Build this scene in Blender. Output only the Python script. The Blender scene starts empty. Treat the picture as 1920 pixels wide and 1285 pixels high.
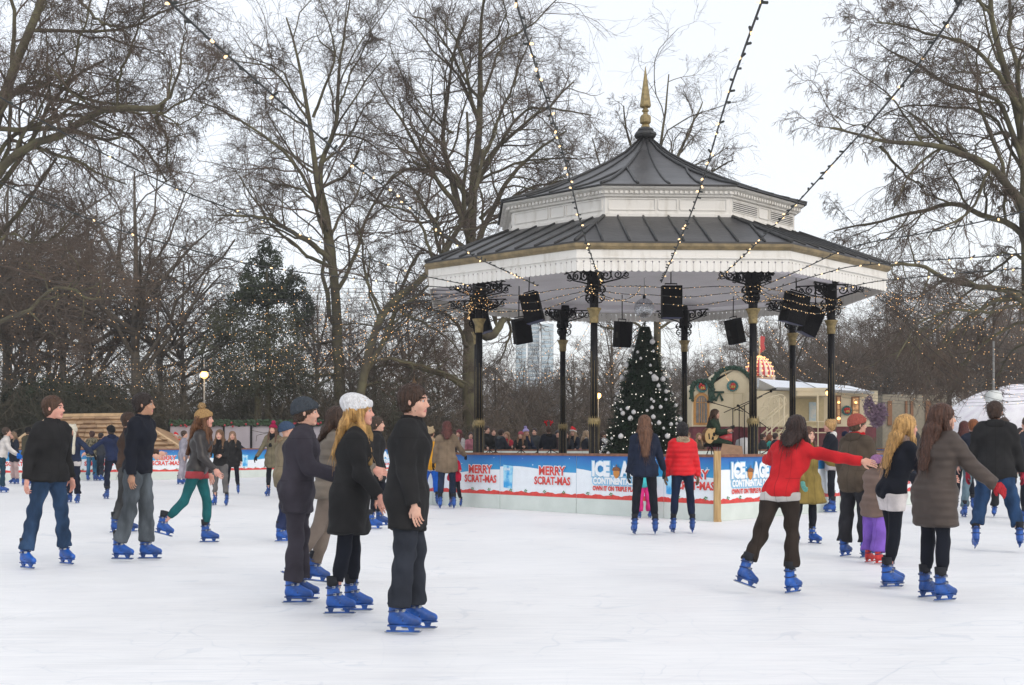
import bpy, math, random
import numpy as np
from mathutils import Vector, Matrix

# ---------------------------------------------------------------- camera, sky, sun, exposure
C = bpy.context.scene.collection
SC = bpy.context.scene
FPX, CX, HY, CAMH = 2340.0, 960.0, 832.0, 1.36       # focal length and horizon measured in the 1920 px photograph
cam_d = bpy.data.cameras.new('camera'); cam = bpy.data.objects.new('camera', cam_d); C.objects.link(cam)
cam.location = (0, 0, CAMH); cam.rotation_euler = (math.radians(90), 0, 0)
cam_d.sensor_width = 36.0; cam_d.lens = 36.0*FPX/1920.0
cam_d.shift_y = (HY-642.5)/1920.0
cam_d.clip_start = 0.1; cam_d.clip_end = 3000
SC.camera = cam
W = bpy.data.worlds.new("World"); SC.world = W; W.use_nodes = True
wn = W.node_tree; wn.nodes.clear()
SUN_EL, SUN_AZ = math.radians(32), math.radians(35)
wout = wn.nodes.new('ShaderNodeOutputWorld')
sky = wn.nodes.new('ShaderNodeTexSky'); sky.sky_type = 'NISHITA'; sky.sun_disc = False
sky.sun_elevation = SUN_EL; sky.sun_rotation = SUN_AZ; sky.dust_density = 3.0; sky.air_density = 1.0
b1 = wn.nodes.new('ShaderNodeBackground'); b1.inputs[1].default_value = 0.05
b2 = wn.nodes.new('ShaderNodeBackground'); b2.inputs[1].default_value = 0.84
tc = wn.nodes.new('ShaderNodeTexCoord'); mp = wn.nodes.new('ShaderNodeMapping')
mp.inputs['Scale'].default_value = (1.0, 1.0, 2.6)
nz = wn.nodes.new('ShaderNodeTexNoise'); nz.inputs['Scale'].default_value = 1.6; nz.inputs['Detail'].default_value = 4
cr = wn.nodes.new('ShaderNodeValToRGB')
cr.color_ramp.elements[0].position = 0.3; cr.color_ramp.elements[0].color = (0.89, 0.90, 0.93, 1)
cr.color_ramp.elements[1].position = 0.75; cr.color_ramp.elements[1].color = (0.975, 0.98, 0.99, 1)
wn.links.new(tc.outputs['Generated'], mp.inputs[0]); wn.links.new(mp.outputs[0], nz.inputs['Vector'])
wn.links.new(nz.outputs['Fac'], cr.inputs[0]); wn.links.new(cr.outputs[0], b2.inputs[0])
wn.links.new(sky.outputs[0], b1.inputs[0])
ad = wn.nodes.new('ShaderNodeAddShader')
wn.links.new(b1.outputs[0], ad.inputs[0]); wn.links.new(b2.outputs[0], ad.inputs[1]); wn.links.new(ad.outputs[0], wout.inputs[0])
sl = bpy.data.lights.new('sun', 'SUN'); sl.energy = 0.5; sl.angle = math.radians(25); sl.color = (1, 0.96, 0.9)
so = bpy.data.objects.new('sun', sl); C.objects.link(so)
sdir = Vector((math.sin(SUN_AZ)*math.cos(SUN_EL), -math.cos(SUN_AZ)*math.cos(SUN_EL), math.sin(SUN_EL)))
so.rotation_euler = sdir.to_track_quat('Z', 'Y').to_euler(); so.location = (20, -30, 40)
sky.sun_rotation = math.pi - SUN_AZ
SC.view_settings.view_transform = 'Standard'; SC.view_settings.look = 'None'
SC.view_settings.exposure = 0.20; SC.view_settings.gamma = 1.0; SC.view_settings.use_curve_mapping = False
SC.cycles.max_bounces = 6; SC.cycles.diffuse_bounces = 3; SC.cycles.glossy_bounces = 3
SC.cycles.transmission_bounces = 4; SC.cycles.transparent_max_bounces = 8

def P(px, py, Z): return Vector(((px-CX)*Z/FPX, Z, CAMH+(HY-py)*Z/FPX))
def XZ(px, Z): return (px-CX)*Z/FPX
def footZ(py): return CAMH*FPX/(py-HY)

# ---------------------------------------------------------------- tags and mesh helpers
def tag(o, label=None, cat=None, group=None, kind=None):
    if label: o['label'] = label
    if cat: o['category'] = cat
    if group: o['group'] = group
    if kind: o['kind'] = kind
    return o
def empty(name, loc=(0, 0, 0), rz=0.0):
    o = bpy.data.objects.new(name, None); C.objects.link(o); o.location = loc; o.rotation_euler = (0, 0, rz)
    o.empty_display_size = 0.2
    return o
def thing(name, label, cat, loc=(0, 0, 0), rz=0.0, group=None):
    return tag(empty(name, loc, rz), label, cat, group)
def link_mesh(name, me, mats, parent=None):
    for m in (mats if isinstance(mats, (list, tuple)) else [mats]):
        if m.name not in [x.name for x in me.materials if x]: me.materials.append(m)
    o = bpy.data.objects.new(name, me); C.objects.link(o); o.parent = parent
    return o
def mesh_np(name, V, Q, smooth=True, mi=None):
    V = np.asarray(V, dtype=np.float32); Q = np.asarray(Q, dtype=np.int32)
    me = bpy.data.meshes.new(name)
    n = Q.shape[1]
    me.vertices.add(len(V)); me.vertices.foreach_set('co', V.ravel())
    me.loops.add(Q.size); me.loops.foreach_set('vertex_index', Q.ravel())
    me.polygons.add(len(Q)); me.polygons.foreach_set('loop_start', np.arange(0, Q.size, n, dtype=np.int32))
    me.polygons.foreach_set('loop_total', np.full(len(Q), n, dtype=np.int32))
    if mi is not None: me.polygons.foreach_set('material_index', np.asarray(mi, dtype=np.int32))
    me.polygons.foreach_set('use_smooth', np.full(len(Q), smooth))
    me.update(calc_edges=True)
    return me
class MB:
    def __init__(s): s.v = []; s.f = []; s.sm = []
    def add(s, vs, fs, smooth=False):
        b = len(s.v); s.v += [tuple(v) for v in vs]; s.f += [tuple(i+b for i in f) for f in fs]; s.sm += [smooth]*len(fs)
        return s
    def box(s, c, d, M=None):
        x, y, z = d[0]/2, d[1]/2, d[2]/2
        vs = [Vector((a*x, b*y, e*z)) for a in (-1, 1) for b in (-1, 1) for e in (-1, 1)]
        c = Vector(c)
        vs = [(M @ v if M else v)+c for v in vs]
        return s.add(vs, [(0, 1, 3, 2), (4, 6, 7, 5), (0, 4, 5, 1), (2, 3, 7, 6), (0, 2, 6, 4), (1, 5, 7, 3)])
    def beam(s, p, q, w, h, up=(0, 0, 1)):
        p, q = Vector(p), Vector(q); d = (q-p); L = d.length; d.normalize(); u = Vector(up)
        sd = d.cross(u)
        if sd.length < 1e-4: sd = d.cross(Vector((1, 0, 0)))
        sd.normalize(); u = sd.cross(d); M = Matrix((sd, d, u)).transposed()
        return s.box((p+q)/2, (w, L, h), M)
    def tube(s, pts, r, n=8, cap=True, smooth=True):
        pts = [Vector(p) for p in pts]; R = r if hasattr(r, '__len__') else [r]*len(pts)
        rings = []; ref = Vector((0.13, 0.21, 0.97))
        for i, p in enumerate(pts):
            t = (pts[min(i+1, len(pts)-1)]-pts[max(i-1, 0)]).normalized()
            a = t.cross(ref)
            if a.length < 0.15: a = t.cross(Vector((1, 0.1, 0)))
            a.normalize(); b = t.cross(a)
            rings.append([p+(a*math.cos(2*math.pi*k/n)+b*math.sin(2*math.pi*k/n))*R[i] for k in range(n)])
        vs = [v for g in rings for v in g]
        fs = [(i*n+k, i*n+(k+1) % n, (i+1)*n+(k+1) % n, (i+1)*n+k) for i in range(len(pts)-1) for k in range(n)]
        if cap: fs += [tuple(range(n))[::-1], tuple((len(pts)-1)*n+k for k in range(n))]
        return s.add(vs, fs, smooth)
    def lathe(s, prof, c=(0, 0, 0), n=16, rot=0.0, smooth=True, wide=1.0):
        vs = []; c = Vector(c)
        for r, z in prof:
            for k in range(n):
                a = rot+2*math.pi*k/n; vs.append(c+Vector((r*math.cos(a)*wide, r*math.sin(a), z)))
        m = len(prof)
        fs = [(i*n+k, i*n+(k+1) % n, (i+1)*n+(k+1) % n, (i+1)*n+k) for i in range(m-1) for k in range(n)]
        fs += [tuple(range(n))[::-1], tuple((m-1)*n+k for k in range(n))]
        return s.add(vs, fs, smooth)
    def prism(s, poly, M, depth):
        """poly: 2D outline (x,z) placed by 4x4 M, extruded along local y by depth"""
        n = len(poly)
        vs = [M @ Vector((x, 0, z)) for x, z in poly]+[M @ Vector((x, depth, z)) for x, z in poly]
        fs = [tuple(range(n)), tuple(range(2*n-1, n-1, -1))]+[(i, i+n, (i+1) % n+n, (i+1) % n) for i in range(n)]
        return s.add(vs, fs)
    def ball(s, c, r, n=8, m=6, sc=(1, 1, 1)):
        c = Vector(c); vs = [c+Vector((0, 0, r*sc[2]))]
        for i in range(1, m):
            p = math.pi*i/m
            for k in range(n):
                a = 2*math.pi*k/n
                vs.append(c+Vector((r*sc[0]*math.sin(p)*math.cos(a), r*sc[1]*math.sin(p)*math.sin(a), r*sc[2]*math.cos(p))))
        vs.append(c-Vector((0, 0, r*sc[2])))
        fs = [(0, 1+k, 1+(k+1) % n) for k in range(n)]
        fs += [(1+i*n+k, 1+(i+1)*n+k, 1+(i+1)*n+(k+1) % n, 1+i*n+(k+1) % n) for i in range(m-2) for k in range(n)]
        e = len(vs)-1; b = 1+(m-2)*n
        fs += [(e, b+(k+1) % n, b+k) for k in range(n)]
        return s.add(vs, fs, True)
    def build(s, name, mat, parent=None, recalc=False):
        me = bpy.data.meshes.new(name); me.from_pydata(s.v, [], s.f)
        me.polygons.foreach_set('use_smooth', s.sm)
        me.update()
        if recalc:
            import bmesh
            b = bmesh.new(); b.from_mesh(me); bmesh.ops.recalc_face_normals(b, faces=b.faces); b.to_mesh(me); b.free()
        return link_mesh(name, me, mat, parent)

# ---------------------------------------------------------------- materials
MATS = {}
def nodes(m):
    m.use_nodes = True; nt = m.node_tree; return nt, nt.nodes['Principled BSDF']
def mat(key, col, rough=0.6, metal=0.0, var=0.12, scale=8.0, bump=0.0, bscale=40.0, emit=None, es=0.0, spec=0.5, stretch=None, col2=None, thr=(0.35, 0.7), detail=4):
    if key in MATS: return MATS[key]
    m = bpy.data.materials.new(key); nt, bs = nodes(m); N = nt.nodes; L = nt.links
    bs.inputs['Roughness'].default_value = rough; bs.inputs['Metallic'].default_value = metal
    bs.inputs['Specular IOR Level'].default_value = spec
    c = (*col, 1)
    t = N.new('ShaderNodeTexCoord'); vec = t.outputs['Object']
    if stretch:
        mpn = N.new('ShaderNodeMapping'); mpn.inputs['Scale'].default_value = stretch; L.new(vec, mpn.inputs[0]); vec = mpn.outputs[0]
    if var > 0 or col2:
        n1 = N.new('ShaderNodeTexNoise'); n1.inputs['Scale'].default_value = scale; n1.inputs['Detail'].default_value = detail
        L.new(vec, n1.inputs['Vector'])
        r = N.new('ShaderNodeValToRGB')
        lo = col2 if col2 else tuple(max(0, x*(1-var)) for x in col); hi = col if col2 else tuple(min(1, x*(1+var)) for x in col)
        r.color_ramp.elements[0].position = thr[0]; r.color_ramp.elements[1].position = thr[1]
        r.color_ramp.elements[0].color = (*lo, 1); r.color_ramp.elements[1].color = (*hi, 1)
        L.new(n1.outputs['Fac'], r.inputs[0]); L.new(r.outputs[0], bs.inputs['Base Color'])
    else: bs.inputs['Base Color'].default_value = c
    if bump > 0:
        n2 = N.new('ShaderNodeTexNoise'); n2.inputs['Scale'].default_value = bscale; n2.inputs['Detail'].default_value = 6
        L.new(vec, n2.inputs['Vector']); b = N.new('ShaderNodeBump'); b.inputs['Strength'].default_value = bump; b.inputs['Distance'].default_value = 0.02
        L.new(n2.outputs['Fac'], b.inputs['Height']); L.new(b.outputs[0], bs.inputs['Normal'])
    if emit:
        bs.inputs['Emission Color'].default_value = (*emit, 1); bs.inputs['Emission Strength'].default_value = es
    MATS[key] = m
    return m
def cloth(col, kind='plain'):
    key = 'cloth_%s_%02d_%02d_%02d' % (kind, col[0]*99, col[1]*99, col[2]*99)
    if key in MATS: return MATS[key]
    if kind == 'denim': return mat(key, col, 0.9, var=0.45, scale=7, bump=0.5, bscale=260, spec=0.2, stretch=(1, 1, 0.35))
    if kind == 'knit': return mat(key, col, 0.95, var=0.18, scale=60, bump=1.0, bscale=120, spec=0.15, stretch=(1, 1, 0.5))
    if kind == 'shiny': return mat(key, col, 0.38, var=0.15, scale=6, bump=0.5, bscale=14, spec=0.45)
    if kind == 'fur': return mat(key, col, 0.95, var=0.4, scale=60, bump=1.0, bscale=150, spec=0.1)
    if kind == 'hair': return mat(key, col, 0.5, var=0.45, scale=70, bump=0.8, bscale=90, spec=0.35, stretch=(1, 1, 0.08))
    if kind == 'quilt':
        m = mat(key, col, 0.6, var=0.15, scale=6, spec=0.3); nt = m.node_tree; bs = nt.nodes['Principled BSDF']
        t = nt.nodes.new('ShaderNodeTexCoord'); w = nt.nodes.new('ShaderNodeTexWave'); w.bands_direction = 'Z'; w.inputs['Scale'].default_value = 4.4; w.inputs['Distortion'].default_value = 0.6; w.inputs['Detail'].default_value = 1
        b = nt.nodes.new('ShaderNodeBump'); b.inputs['Strength'].default_value = 0.45; b.inputs['Distance'].default_value = 0.02
        nt.links.new(t.outputs['Object'], w.inputs['Vector']); nt.links.new(w.outputs['Fac'], b.inputs['Height']); nt.links.new(b.outputs[0], bs.inputs['Normal']); return m
    if kind == 'camo': return mat(key, col, 0.9, scale=14, col2=tuple(x*0.28 for x in col), thr=(0.46, 0.52), bump=0.3, bscale=60, spec=0.2)
    m = mat(key, col, 0.85, var=0.25, scale=5, bump=0.45, bscale=11, spec=0.2)
    # tailored seams: centre front / back seam with a zip, side panels, a pocket line and a fine weave
    nt = m.node_tree; N = nt.nodes; L = nt.links; bs = N['Principled BSDF']; t = N.new('ShaderNodeTexCoord'); sp = N.new('ShaderNodeSeparateXYZ'); L.new(t.outputs['Object'], sp.inputs[0])
    def M(op, a, b=None):
        n = N.new('ShaderNodeMath'); n.operation = op
        for i, x in enumerate((a, b)):
            if x is None: continue
            if isinstance(x, (int, float)): n.inputs[i].default_value = x
            else: L.new(x, n.inputs[i])
        return n.outputs[0]
    ax = M('ABSOLUTE', sp.outputs[0]); s1 = M('LESS_THAN', ax, 0.005); s2 = M('LESS_THAN', M('ABSOLUTE', M('SUBTRACT', ax, 0.105)), 0.0022)
    pz = M('MULTIPLY', M('LESS_THAN', M('ABSOLUTE', M('SUBTRACT', sp.outputs[2], 1.045)), 0.004), M('LESS_THAN', M('ABSOLUTE', M('SUBTRACT', ax, 0.13)), 0.055))
    yz = M('LESS_THAN', M('ABSOLUTE', M('SUBTRACT', sp.outputs[2], 1.40)), 0.003)
    sm = M('MINIMUM', M('ADD', M('ADD', s1, s2), M('ADD', pz, yz)), 1.0)
    src = bs.inputs['Base Color'].links[0].from_socket; mx = N.new('ShaderNodeMix'); mx.data_type = 'RGBA'; L.new(M('MULTIPLY', sm, 0.45), mx.inputs[0]); L.new(src, mx.inputs[6]); mx.inputs[7].default_value = (col[0]*0.25, col[1]*0.25, col[2]*0.25, 1); L.new(mx.outputs[2], bs.inputs['Base Color'])
    b0 = bs.inputs['Normal'].links[0].from_node; nf = N.new('ShaderNodeTexNoise'); nf.inputs['Scale'].default_value = 260; L.new(t.outputs['Object'], nf.inputs['Vector'])
    b2_ = N.new('ShaderNodeBump'); b2_.inputs['Strength'].default_value = 0.5; b2_.inputs['Distance'].default_value = 0.006; L.new(M('SUBTRACT', nf.outputs['Fac'], sm), b2_.inputs['Height']); L.new(b0.outputs[0], b2_.inputs['Normal']); L.new(b2_.outputs[0], bs.inputs['Normal'])
    return m
# ---------------------------------------------------------------- ground and ice
def ground():
    g = MB(); g.add([(-300, -60, -0.12), (300, -60, -0.12), (300, 740, -0.12), (-300, 740, -0.12)], [(0, 1, 2, 3)])
    o = g.build('ground', mat('park_ground', (0.10, 0.095, 0.07), 0.95, scale=0.7, col2=(0.055, 0.06, 0.035), thr=(0.4, 0.6), bump=0.6, bscale=6)); tag(o, kind='structure')
    m = bpy.data.materials.new('ice'); nt, bs = nodes(m); N = nt.nodes; L = nt.links
    t = N.new('ShaderNodeTexCoord')
    def noise(sc, st, det=5, rot=0.0):
        mp_ = N.new('ShaderNodeMapping'); mp_.inputs['Scale'].default_value = st; mp_.inputs['Rotation'].default_value = (0, 0, rot)
        n_ = N.new('ShaderNodeTexNoise'); n_.inputs['Scale'].default_value = sc; n_.inputs['Detail'].default_value = det
        L.new(t.outputs['Object'], mp_.inputs[0]); L.new(mp_.outputs[0], n_.inputs['Vector']); return n_.outputs['Fac']
    def ramp(fac, a, b, ca, cb):
        r = N.new('ShaderNodeValToRGB'); r.color_ramp.elements[0].position = a; r.color_ramp.elements[1].position = b
        r.color_ramp.elements[0].color = (*ca, 1); r.color_ramp.elements[1].color = (*cb, 1); L.new(fac, r.inputs[0]); return r.outputs[0]
    big = ramp(noise(0.35, (1, 1, 1), 6), 0.3, 0.75, (0.82, 0.825, 0.832), (0.90, 0.90, 0.902))
    mul = N.new('ShaderNodeMix'); mul.data_type = 'RGBA'; mul.blend_type = 'MULTIPLY'; mul.inputs[0].default_value = 1.0
    s1 = ramp(noise(5.0, (0.35, 3.5, 1), 6, 0.25), 0.36, 0.62, (0.93, 0.935, 0.945), (1, 1, 1))
    s2 = ramp(noise(6.0, (0.2, 6, 1), 4, -0.45), 0.32, 0.5, (0.93, 0.935, 0.945), (1, 1, 1))
    mul2 = N.new('ShaderNodeMix'); mul2.data_type = 'RGBA'; mul2.blend_type = 'MULTIPLY'; mul2.inputs[0].default_value = 1.0
    L.new(big, mul.inputs[6]); L.new(s1, mul.inputs[7]); L.new(mul.outputs[2], mul2.inputs[6]); L.new(s2, mul2.inputs[7])
    def cuts(sc, st, rot, wd):      # thin curved blade cuts
        f_ = noise(sc, st, 1, rot); s_ = N.new('ShaderNodeMath'); s_.operation = 'SUBTRACT'; s_.inputs[1].default_value = 0.5; L.new(f_, s_.inputs[0])
        a_ = N.new('ShaderNodeMath'); a_.operation = 'ABSOLUTE'; L.new(s_.outputs[0], a_.inputs[0]); l_ = N.new('ShaderNodeMath'); l_.operation = 'LESS_THAN'; l_.inputs[1].default_value = wd; L.new(a_.outputs[0], l_.inputs[0]); return l_.outputs[0]
    col_ = mul2.outputs[2]
    for sc, st, rot, wd in ((0.9, (0.5, 1, 1), 0.3, 0.0016), (1.3, (1, 0.5, 1), 1.1, 0.0016), (2.1, (0.4, 1, 1), -0.5, 0.0022), (1.7, (0.25, 1, 1), 0.1, 0.0016)):
        m3 = N.new('ShaderNodeMix'); m3.data_type = 'RGBA'; m3.blend_type = 'MULTIPLY'; k_ = N.new('ShaderNodeMath'); k_.operation = 'MULTIPLY'; k_.inputs[1].default_value = 0.5; L.new(cuts(sc, st, rot, wd), k_.inputs[0])
        L.new(k_.outputs[0], m3.inputs[0]); L.new(col_, m3.inputs[6]); m3.inputs[7].default_value = (0.80, 0.83, 0.87, 1); col_ = m3.outputs[2]
    L.new(col_, bs.inputs['Base Color'])
    rr = N.new('ShaderNodeMapRange'); rr.inputs[3].default_value = 0.30; rr.inputs[4].default_value = 0.65
    L.new(noise(1.2, (1, 2, 1), 4), rr.inputs[0]); L.new(rr.outputs[0], bs.inputs['Roughness'])
    bs.inputs['Specular IOR Level'].default_value = 0.4
    b = N.new('ShaderNodeBump'); b.inputs['Strength'].default_value = 0.25; b.inputs['Distance'].default_value = 0.01
    L.new(noise(9, (0.4, 4, 1), 6, 0.15), b.inputs['Height']); L.new(b.outputs[0], bs.inputs['Normal'])
    ice = [(-30, -12), (30, -12), (26, 30), (25, 50), (11, 54.2), (-9.4, 52.4), (-12.4, 48), (-19.8, 45.2), (-32, 44)]
    g = MB(); n = len(ice)
    g.add([(x, y, 0.0) for x, y in ice]+[(x, y, -0.1) for x, y in ice], [tuple(range(n))]+[(i, i+n, (i+1) % n+n, (i+1) % n) for i in range(n)])
    tag(g.build('ice', m, recalc=True), kind='structure')
ground()

# ---------------------------------------------------------------- rink barriers with printed banners
M_board = mat('white_board', (0.66, 0.72, 0.68), 0.45, var=0.05, scale=3, col2=(0.58, 0.64, 0.60), thr=(0.3, 0.7))
M_rail = mat('brown_rail', (0.20, 0.085, 0.05), 0.5, var=0.3, scale=12)
M_snowp = mat('print_snow', (0.80, 0.85, 0.90), 0.4, var=0.03)
M_red = mat('print_red', (0.68, 0.05, 0.04), 0.45, var=0.15, scale=14)
M_white = mat('print_white', (0.82, 0.86, 0.90), 0.4, var=0)
M_green = mat('print_green', (0.05, 0.22, 0.07), 0.5, var=0.3)
M_iceblue = mat('print_iceblue', (0.25, 0.55, 0.80), 0.4, var=0)
M_dvd = mat('print_dvd', (0.03, 0.35, 0.75), 0.35, scale=5, col2=(0.35, 0.7, 0.9), thr=(0.45, 0.6))
M_acorn = mat('print_acorn', (0.60, 0.24, 0.04), 0.4, var=0.2)
M_acap = mat('print_acorn_cap', (0.20, 0.07, 0.02), 0.5, var=0.3, scale=40)
def mat_blue():
    m = bpy.data.materials.new('print_blue_sky'); nt, bs = nodes(m); N = nt.nodes; L = nt.links
    t = N.new('ShaderNodeTexCoord'); s = N.new('ShaderNodeSeparateXYZ'); L.new(t.outputs['Object'], s.inputs[0])
    r = N.new('ShaderNodeMapRange'); r.inputs[1].default_value = 0.66; r.inputs[2].default_value = 1.12; L.new(s.outputs[2], r.inputs[0])
    n = N.new('ShaderNodeTexNoise'); n.inputs['Scale'].default_value = 1.3; L.new(t.outputs['Object'], n.inputs['Vector'])
    a = N.new('ShaderNodeMath'); a.operation = 'MULTIPLY_ADD'; a.inputs[1].default_value = 0.5; L.new(n.outputs['Fac'], a.inputs[0])
    a2 = N.new('ShaderNodeMath'); a2.operation = 'SUBTRACT'; a2.inputs[1].default_value = 0.25; L.new(r.outputs[0], a2.inputs[0]); L.new(a2.outputs[0], a.inputs[2])
    c = N.new('ShaderNodeValToRGB'); c.color_ramp.elements[0].color = (0.035, 0.38, 0.68, 1); c.color_ramp.elements[1].color = (0.006, 0.10, 0.42, 1)
    L.new(a.outputs[0], c.inputs[0])
    v = N.new('ShaderNodeTexVoronoi'); v.inputs['Scale'].default_value = 7; L.new(t.outputs['Object'], v.inputs['Vector'])
    lt = N.new('ShaderNodeMath'); lt.operation = 'LESS_THAN'; lt.inputs[1].default_value = 0.085; L.new(v.outputs['Distance'], lt.inputs[0])
    mx = N.new('ShaderNodeMix'); mx.data_type = 'RGBA'; L.new(lt.outputs[0], mx.inputs[0]); L.new(c.outputs[0], mx.inputs[6]); mx.inputs[7].default_value = (0.7, 0.85, 0.95, 1)
    L.new(mx.outputs[2], bs.inputs['Base Color']); bs.inputs['Roughness'].default_value = 0.4
    return m
M_blue = mat_blue()
TXT = {}
def text_mesh(s, size, bold, fit=None, ls=1.0):
    k = (s, size, bold, fit, ls)
    if k in TXT: return TXT[k]
    cu = bpy.data.curves.new('t', 'FONT'); cu.body = s; cu.size = size; cu.offset = bold; cu.align_x = 'CENTER'; cu.resolution_u = 2; cu.space_character = ls
    o = bpy.data.objects.new('t', cu); me = bpy.data.meshes.new_from_object(o)
    vs = [v.co.copy() for v in me.vertices]; fs = [tuple(p.vertices) for p in me.polygons]
    bpy.data.objects.remove(o); bpy.data.curves.remove(cu); bpy.data.meshes.remove(me)
    w = max(v.x for v in vs)-min(v.x for v in vs); cx = (max(v.x for v in vs)+min(v.x for v in vs))/2
    f = (fit/w) if fit else 1.0
    TXT[k] = ([Vector(((v.x-cx)*f, v.y, 0)) for v in vs], fs)
    return TXT[k]
def put_text(mb, s, x, z, size, off, bold, fit=None, ls=1.0):
    vs, fs = text_mesh(s, size, bold, fit, ls)
    mb.add([(v.x+x, off, v.y+z) for v in vs], fs)
# every panel is built in its own frame: x along the run, -y towards the skaters, z up
def banner(w, design, parent, seed):
    rg = random.Random(seed)
    Z0, Z1 = 0.34, 1.12; y0 = -0.004
    bn = MB(); bn.add([(0.004, y0, Z0), (w-0.004, y0, Z0), (w-0.004, y0, Z1), (0.004, y0, Z1)], [(0, 1, 2, 3)])
    B = bn.build('banner', M_blue, parent)
    sn = MB(); K = 24; ph = rg.uniform(0, 6)
    top = [(0.004+(w-0.008)*i/K, 0.80-0.07*math.sin(ph+2.2*i/K*w/2.2)-0.03*math.sin(5*i/K+ph)) for i in range(K+1)]
    sn.add([(x, y0-0.004, z) for x, z in top]+[(x, y0-0.004, Z0) for x, z in top], [(i, i+K+1, i+K+2, i+1) for i in range(K)])
    sn.build('snow_print', M_snowp, B)
    rd = MB(); top = [(0.004+(w-0.008)*i/48, 0.375+0.014*math.sin(i*0.7*w/2.2+ph)+0.006*math.sin(i*1.9)) for i in range(49)]
    rd.add([(x, y0-0.008, z) for x, z in top]+[(x, y0-0.008, 0.30) for x, z in top], [(i, i+49, i+50, i+1) for i in range(48)])
    rd.build('ribbon_print', M_red, B)
    k = int(w/0.5)
    for i in range(k):
        x = (i+0.5+rg.uniform(-0.2, 0.2))*w/k
        hl = MB()
        for a in (0.5, 1.9, 3.4, 5.0):
            a += rg.uniform(-0.3, 0.3); px_, pz_ = x+0.03*math.cos(a), 0.395+0.022*math.sin(a)
            hl.add([(px_-0.022, y0-0.012, pz_), (px_, y0-0.012, pz_-0.016), (px_+0.022, y0-0.012, pz_), (px_, y0-0.012, pz_+0.016)], [(0, 1, 2, 3)])
        hl.build('holly_print', M_green, B)
    tr, tw, tb = MB(), MB(), MB()
    def merry(x, sc=1.0):
        for s, z, h, f in (('MERRY', 0.735, 0.185, 0.76), ('SCRAT-MAS', 0.545, 0.165, 1.04)):
            put_text(tw, s, x, z, h*sc*1.3, y0-0.012, 0.022, f*sc+0.03); put_text(tr, s, x, z, h*sc*1.3, y0-0.016, 0.008, f*sc)
    def logo(x, sc=1.0):
        for s, xx, f in (('ICE', -0.52, 0.46), ('AGE', 0.27, 0.58), ('4', 0.73, 0.16)):
            put_text(tb, s, x+xx*sc, 0.745, 0.38, y0-0.012, 0.036, (f+0.05)*sc); put_text(tw, s, x+xx*sc, 0.75, 0.37, y0-0.016, 0.022, f*sc)
        put_text(tb, 'CONTINENTAL DRIFT', x, 0.59, 0.175, y0-0.012, 0.030, 1.52*sc); put_text(tw, 'CONTINENTAL DRIFT', x, 0.593, 0.165, y0-0.016, 0.010, 1.46*sc)
        put_text(tr, 'OWN IT ON TRIPLE PLAY & DVD', x, 0.465, 0.115, y0-0.016, 0.006, 1.48*sc)
        ac = MB(); ax = x-0.11*sc
        ac.add([(ax+0.085*sc*math.sin(a)*(1-0.25*max(0, -math.cos(a))), y0-0.02, 0.80-0.10*math.cos(a)*-1-0.0) for a in [i*2*math.pi/20 for i in range(20)]], [tuple(range(20))])
        ac.build('acorn_print', M_acorn, B, recalc=False)
        cp = MB(); cp.add([(ax+0.105*sc*math.cos(a), y0-0.024, 0.865+0.055*math.sin(a)) for a in [i*math.pi/10 for i in range(11)]]+[(ax-0.1*sc, y0-0.024, 0.845), (ax+0.1*sc, y0-0.024, 0.845)], [tuple(range(11))+(11, 12)])
        cp.add([(ax-0.012, y0-0.025, 0.91), (ax+0.012, y0-0.025, 0.91), (ax+0.018, y0-0.025, 0.965), (ax-0.006, y0-0.025, 0.965)], [(0, 1, 2, 3)])
        cp.build('acorn_cap_print', M_acap, B)
    def dvd(x):
        d = MB(); M = Matrix.Translation((x, y0-0.012, 0.45)) @ Matrix.Rotation(0.05, 4, 'Y')
        d.prism([(0, 0), (0.26, -0.01), (0.27, 0.46), (-0.03, 0.47)], M, 0.003); d.build('case_print', M_dvd, B, recalc=True)
        tc_ = MB(); put_text(tc_, 'ICE AGE', x+0.12, 0.81, 0.07, y0-0.018, 0.003, 0.18); tc_.build('case_lettering', M_white, B)
    if design == 'merry': dvd(0.12); merry(w*0.70)
    elif design == 'merry_small': dvd(0.06); merry(w-0.50, 0.92)
    elif design == 'merry_right': merry(w-0.62)
    elif design == 'logo': logo(w*0.53)
    if tr.v: tr.build('red_lettering', M_red, B)
    if tw.v: tw.build('white_lettering', M_white, B)
    if tb.v: tb.build('blue_lettering', M_iceblue, B)
def barrier_run(p, q, label, widths, designs, two_sided=False, zrail=1.17, blank=False):
    p, q = Vector((*p, 0)), Vector((*q, 0)); d = q-p; L = d.length; a = math.atan2(d.y, d.x)
    t = thing('rink_barrier', label, 'barrier', p, a, 'barriers of the ice rink')
    if len(set(widths)) == 1: n_ = max(1, round(L/widths[0])); widths = [L/n_]*n_
    x = 0.0
    for i, w in enumerate(widths):
        w = min(w, L-x)
        if w < 0.15: break
        m = MB(); m.box((x+w/2, 0.02, 0.56), (w-0.008, 0.04, 1.12))
        o = m.build('panel', M_board, t)
        k = MB(); k.box((x+w/2, -0.006, 0.15), (w-0.016, 0.01, 0.296)); k.build('kick_strip', M_board, o)
        if not blank:
            e = empty('banner_mount', (x, 0, 0)); e.parent = o
            # banner meshes are parented straight to the panel; the frame is only used to place them
            banner(w, designs[i % len(designs)], e, i+int(abs(p.x)*7))
            for b_ in list(e.children):
                b_.parent = o; b_.location = (x, 0, 0)
            bpy.data.objects.remove(e)
        x += w
    r = MB(); n = max(1, int(L/2.4))
    for i in range(n): r.box(((i+0.5)*L/n, 0.01, 1.145), (L/n-0.004, 0.075, 0.05))
    r.build('top_rail', M_rail, t)
    return t
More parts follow.
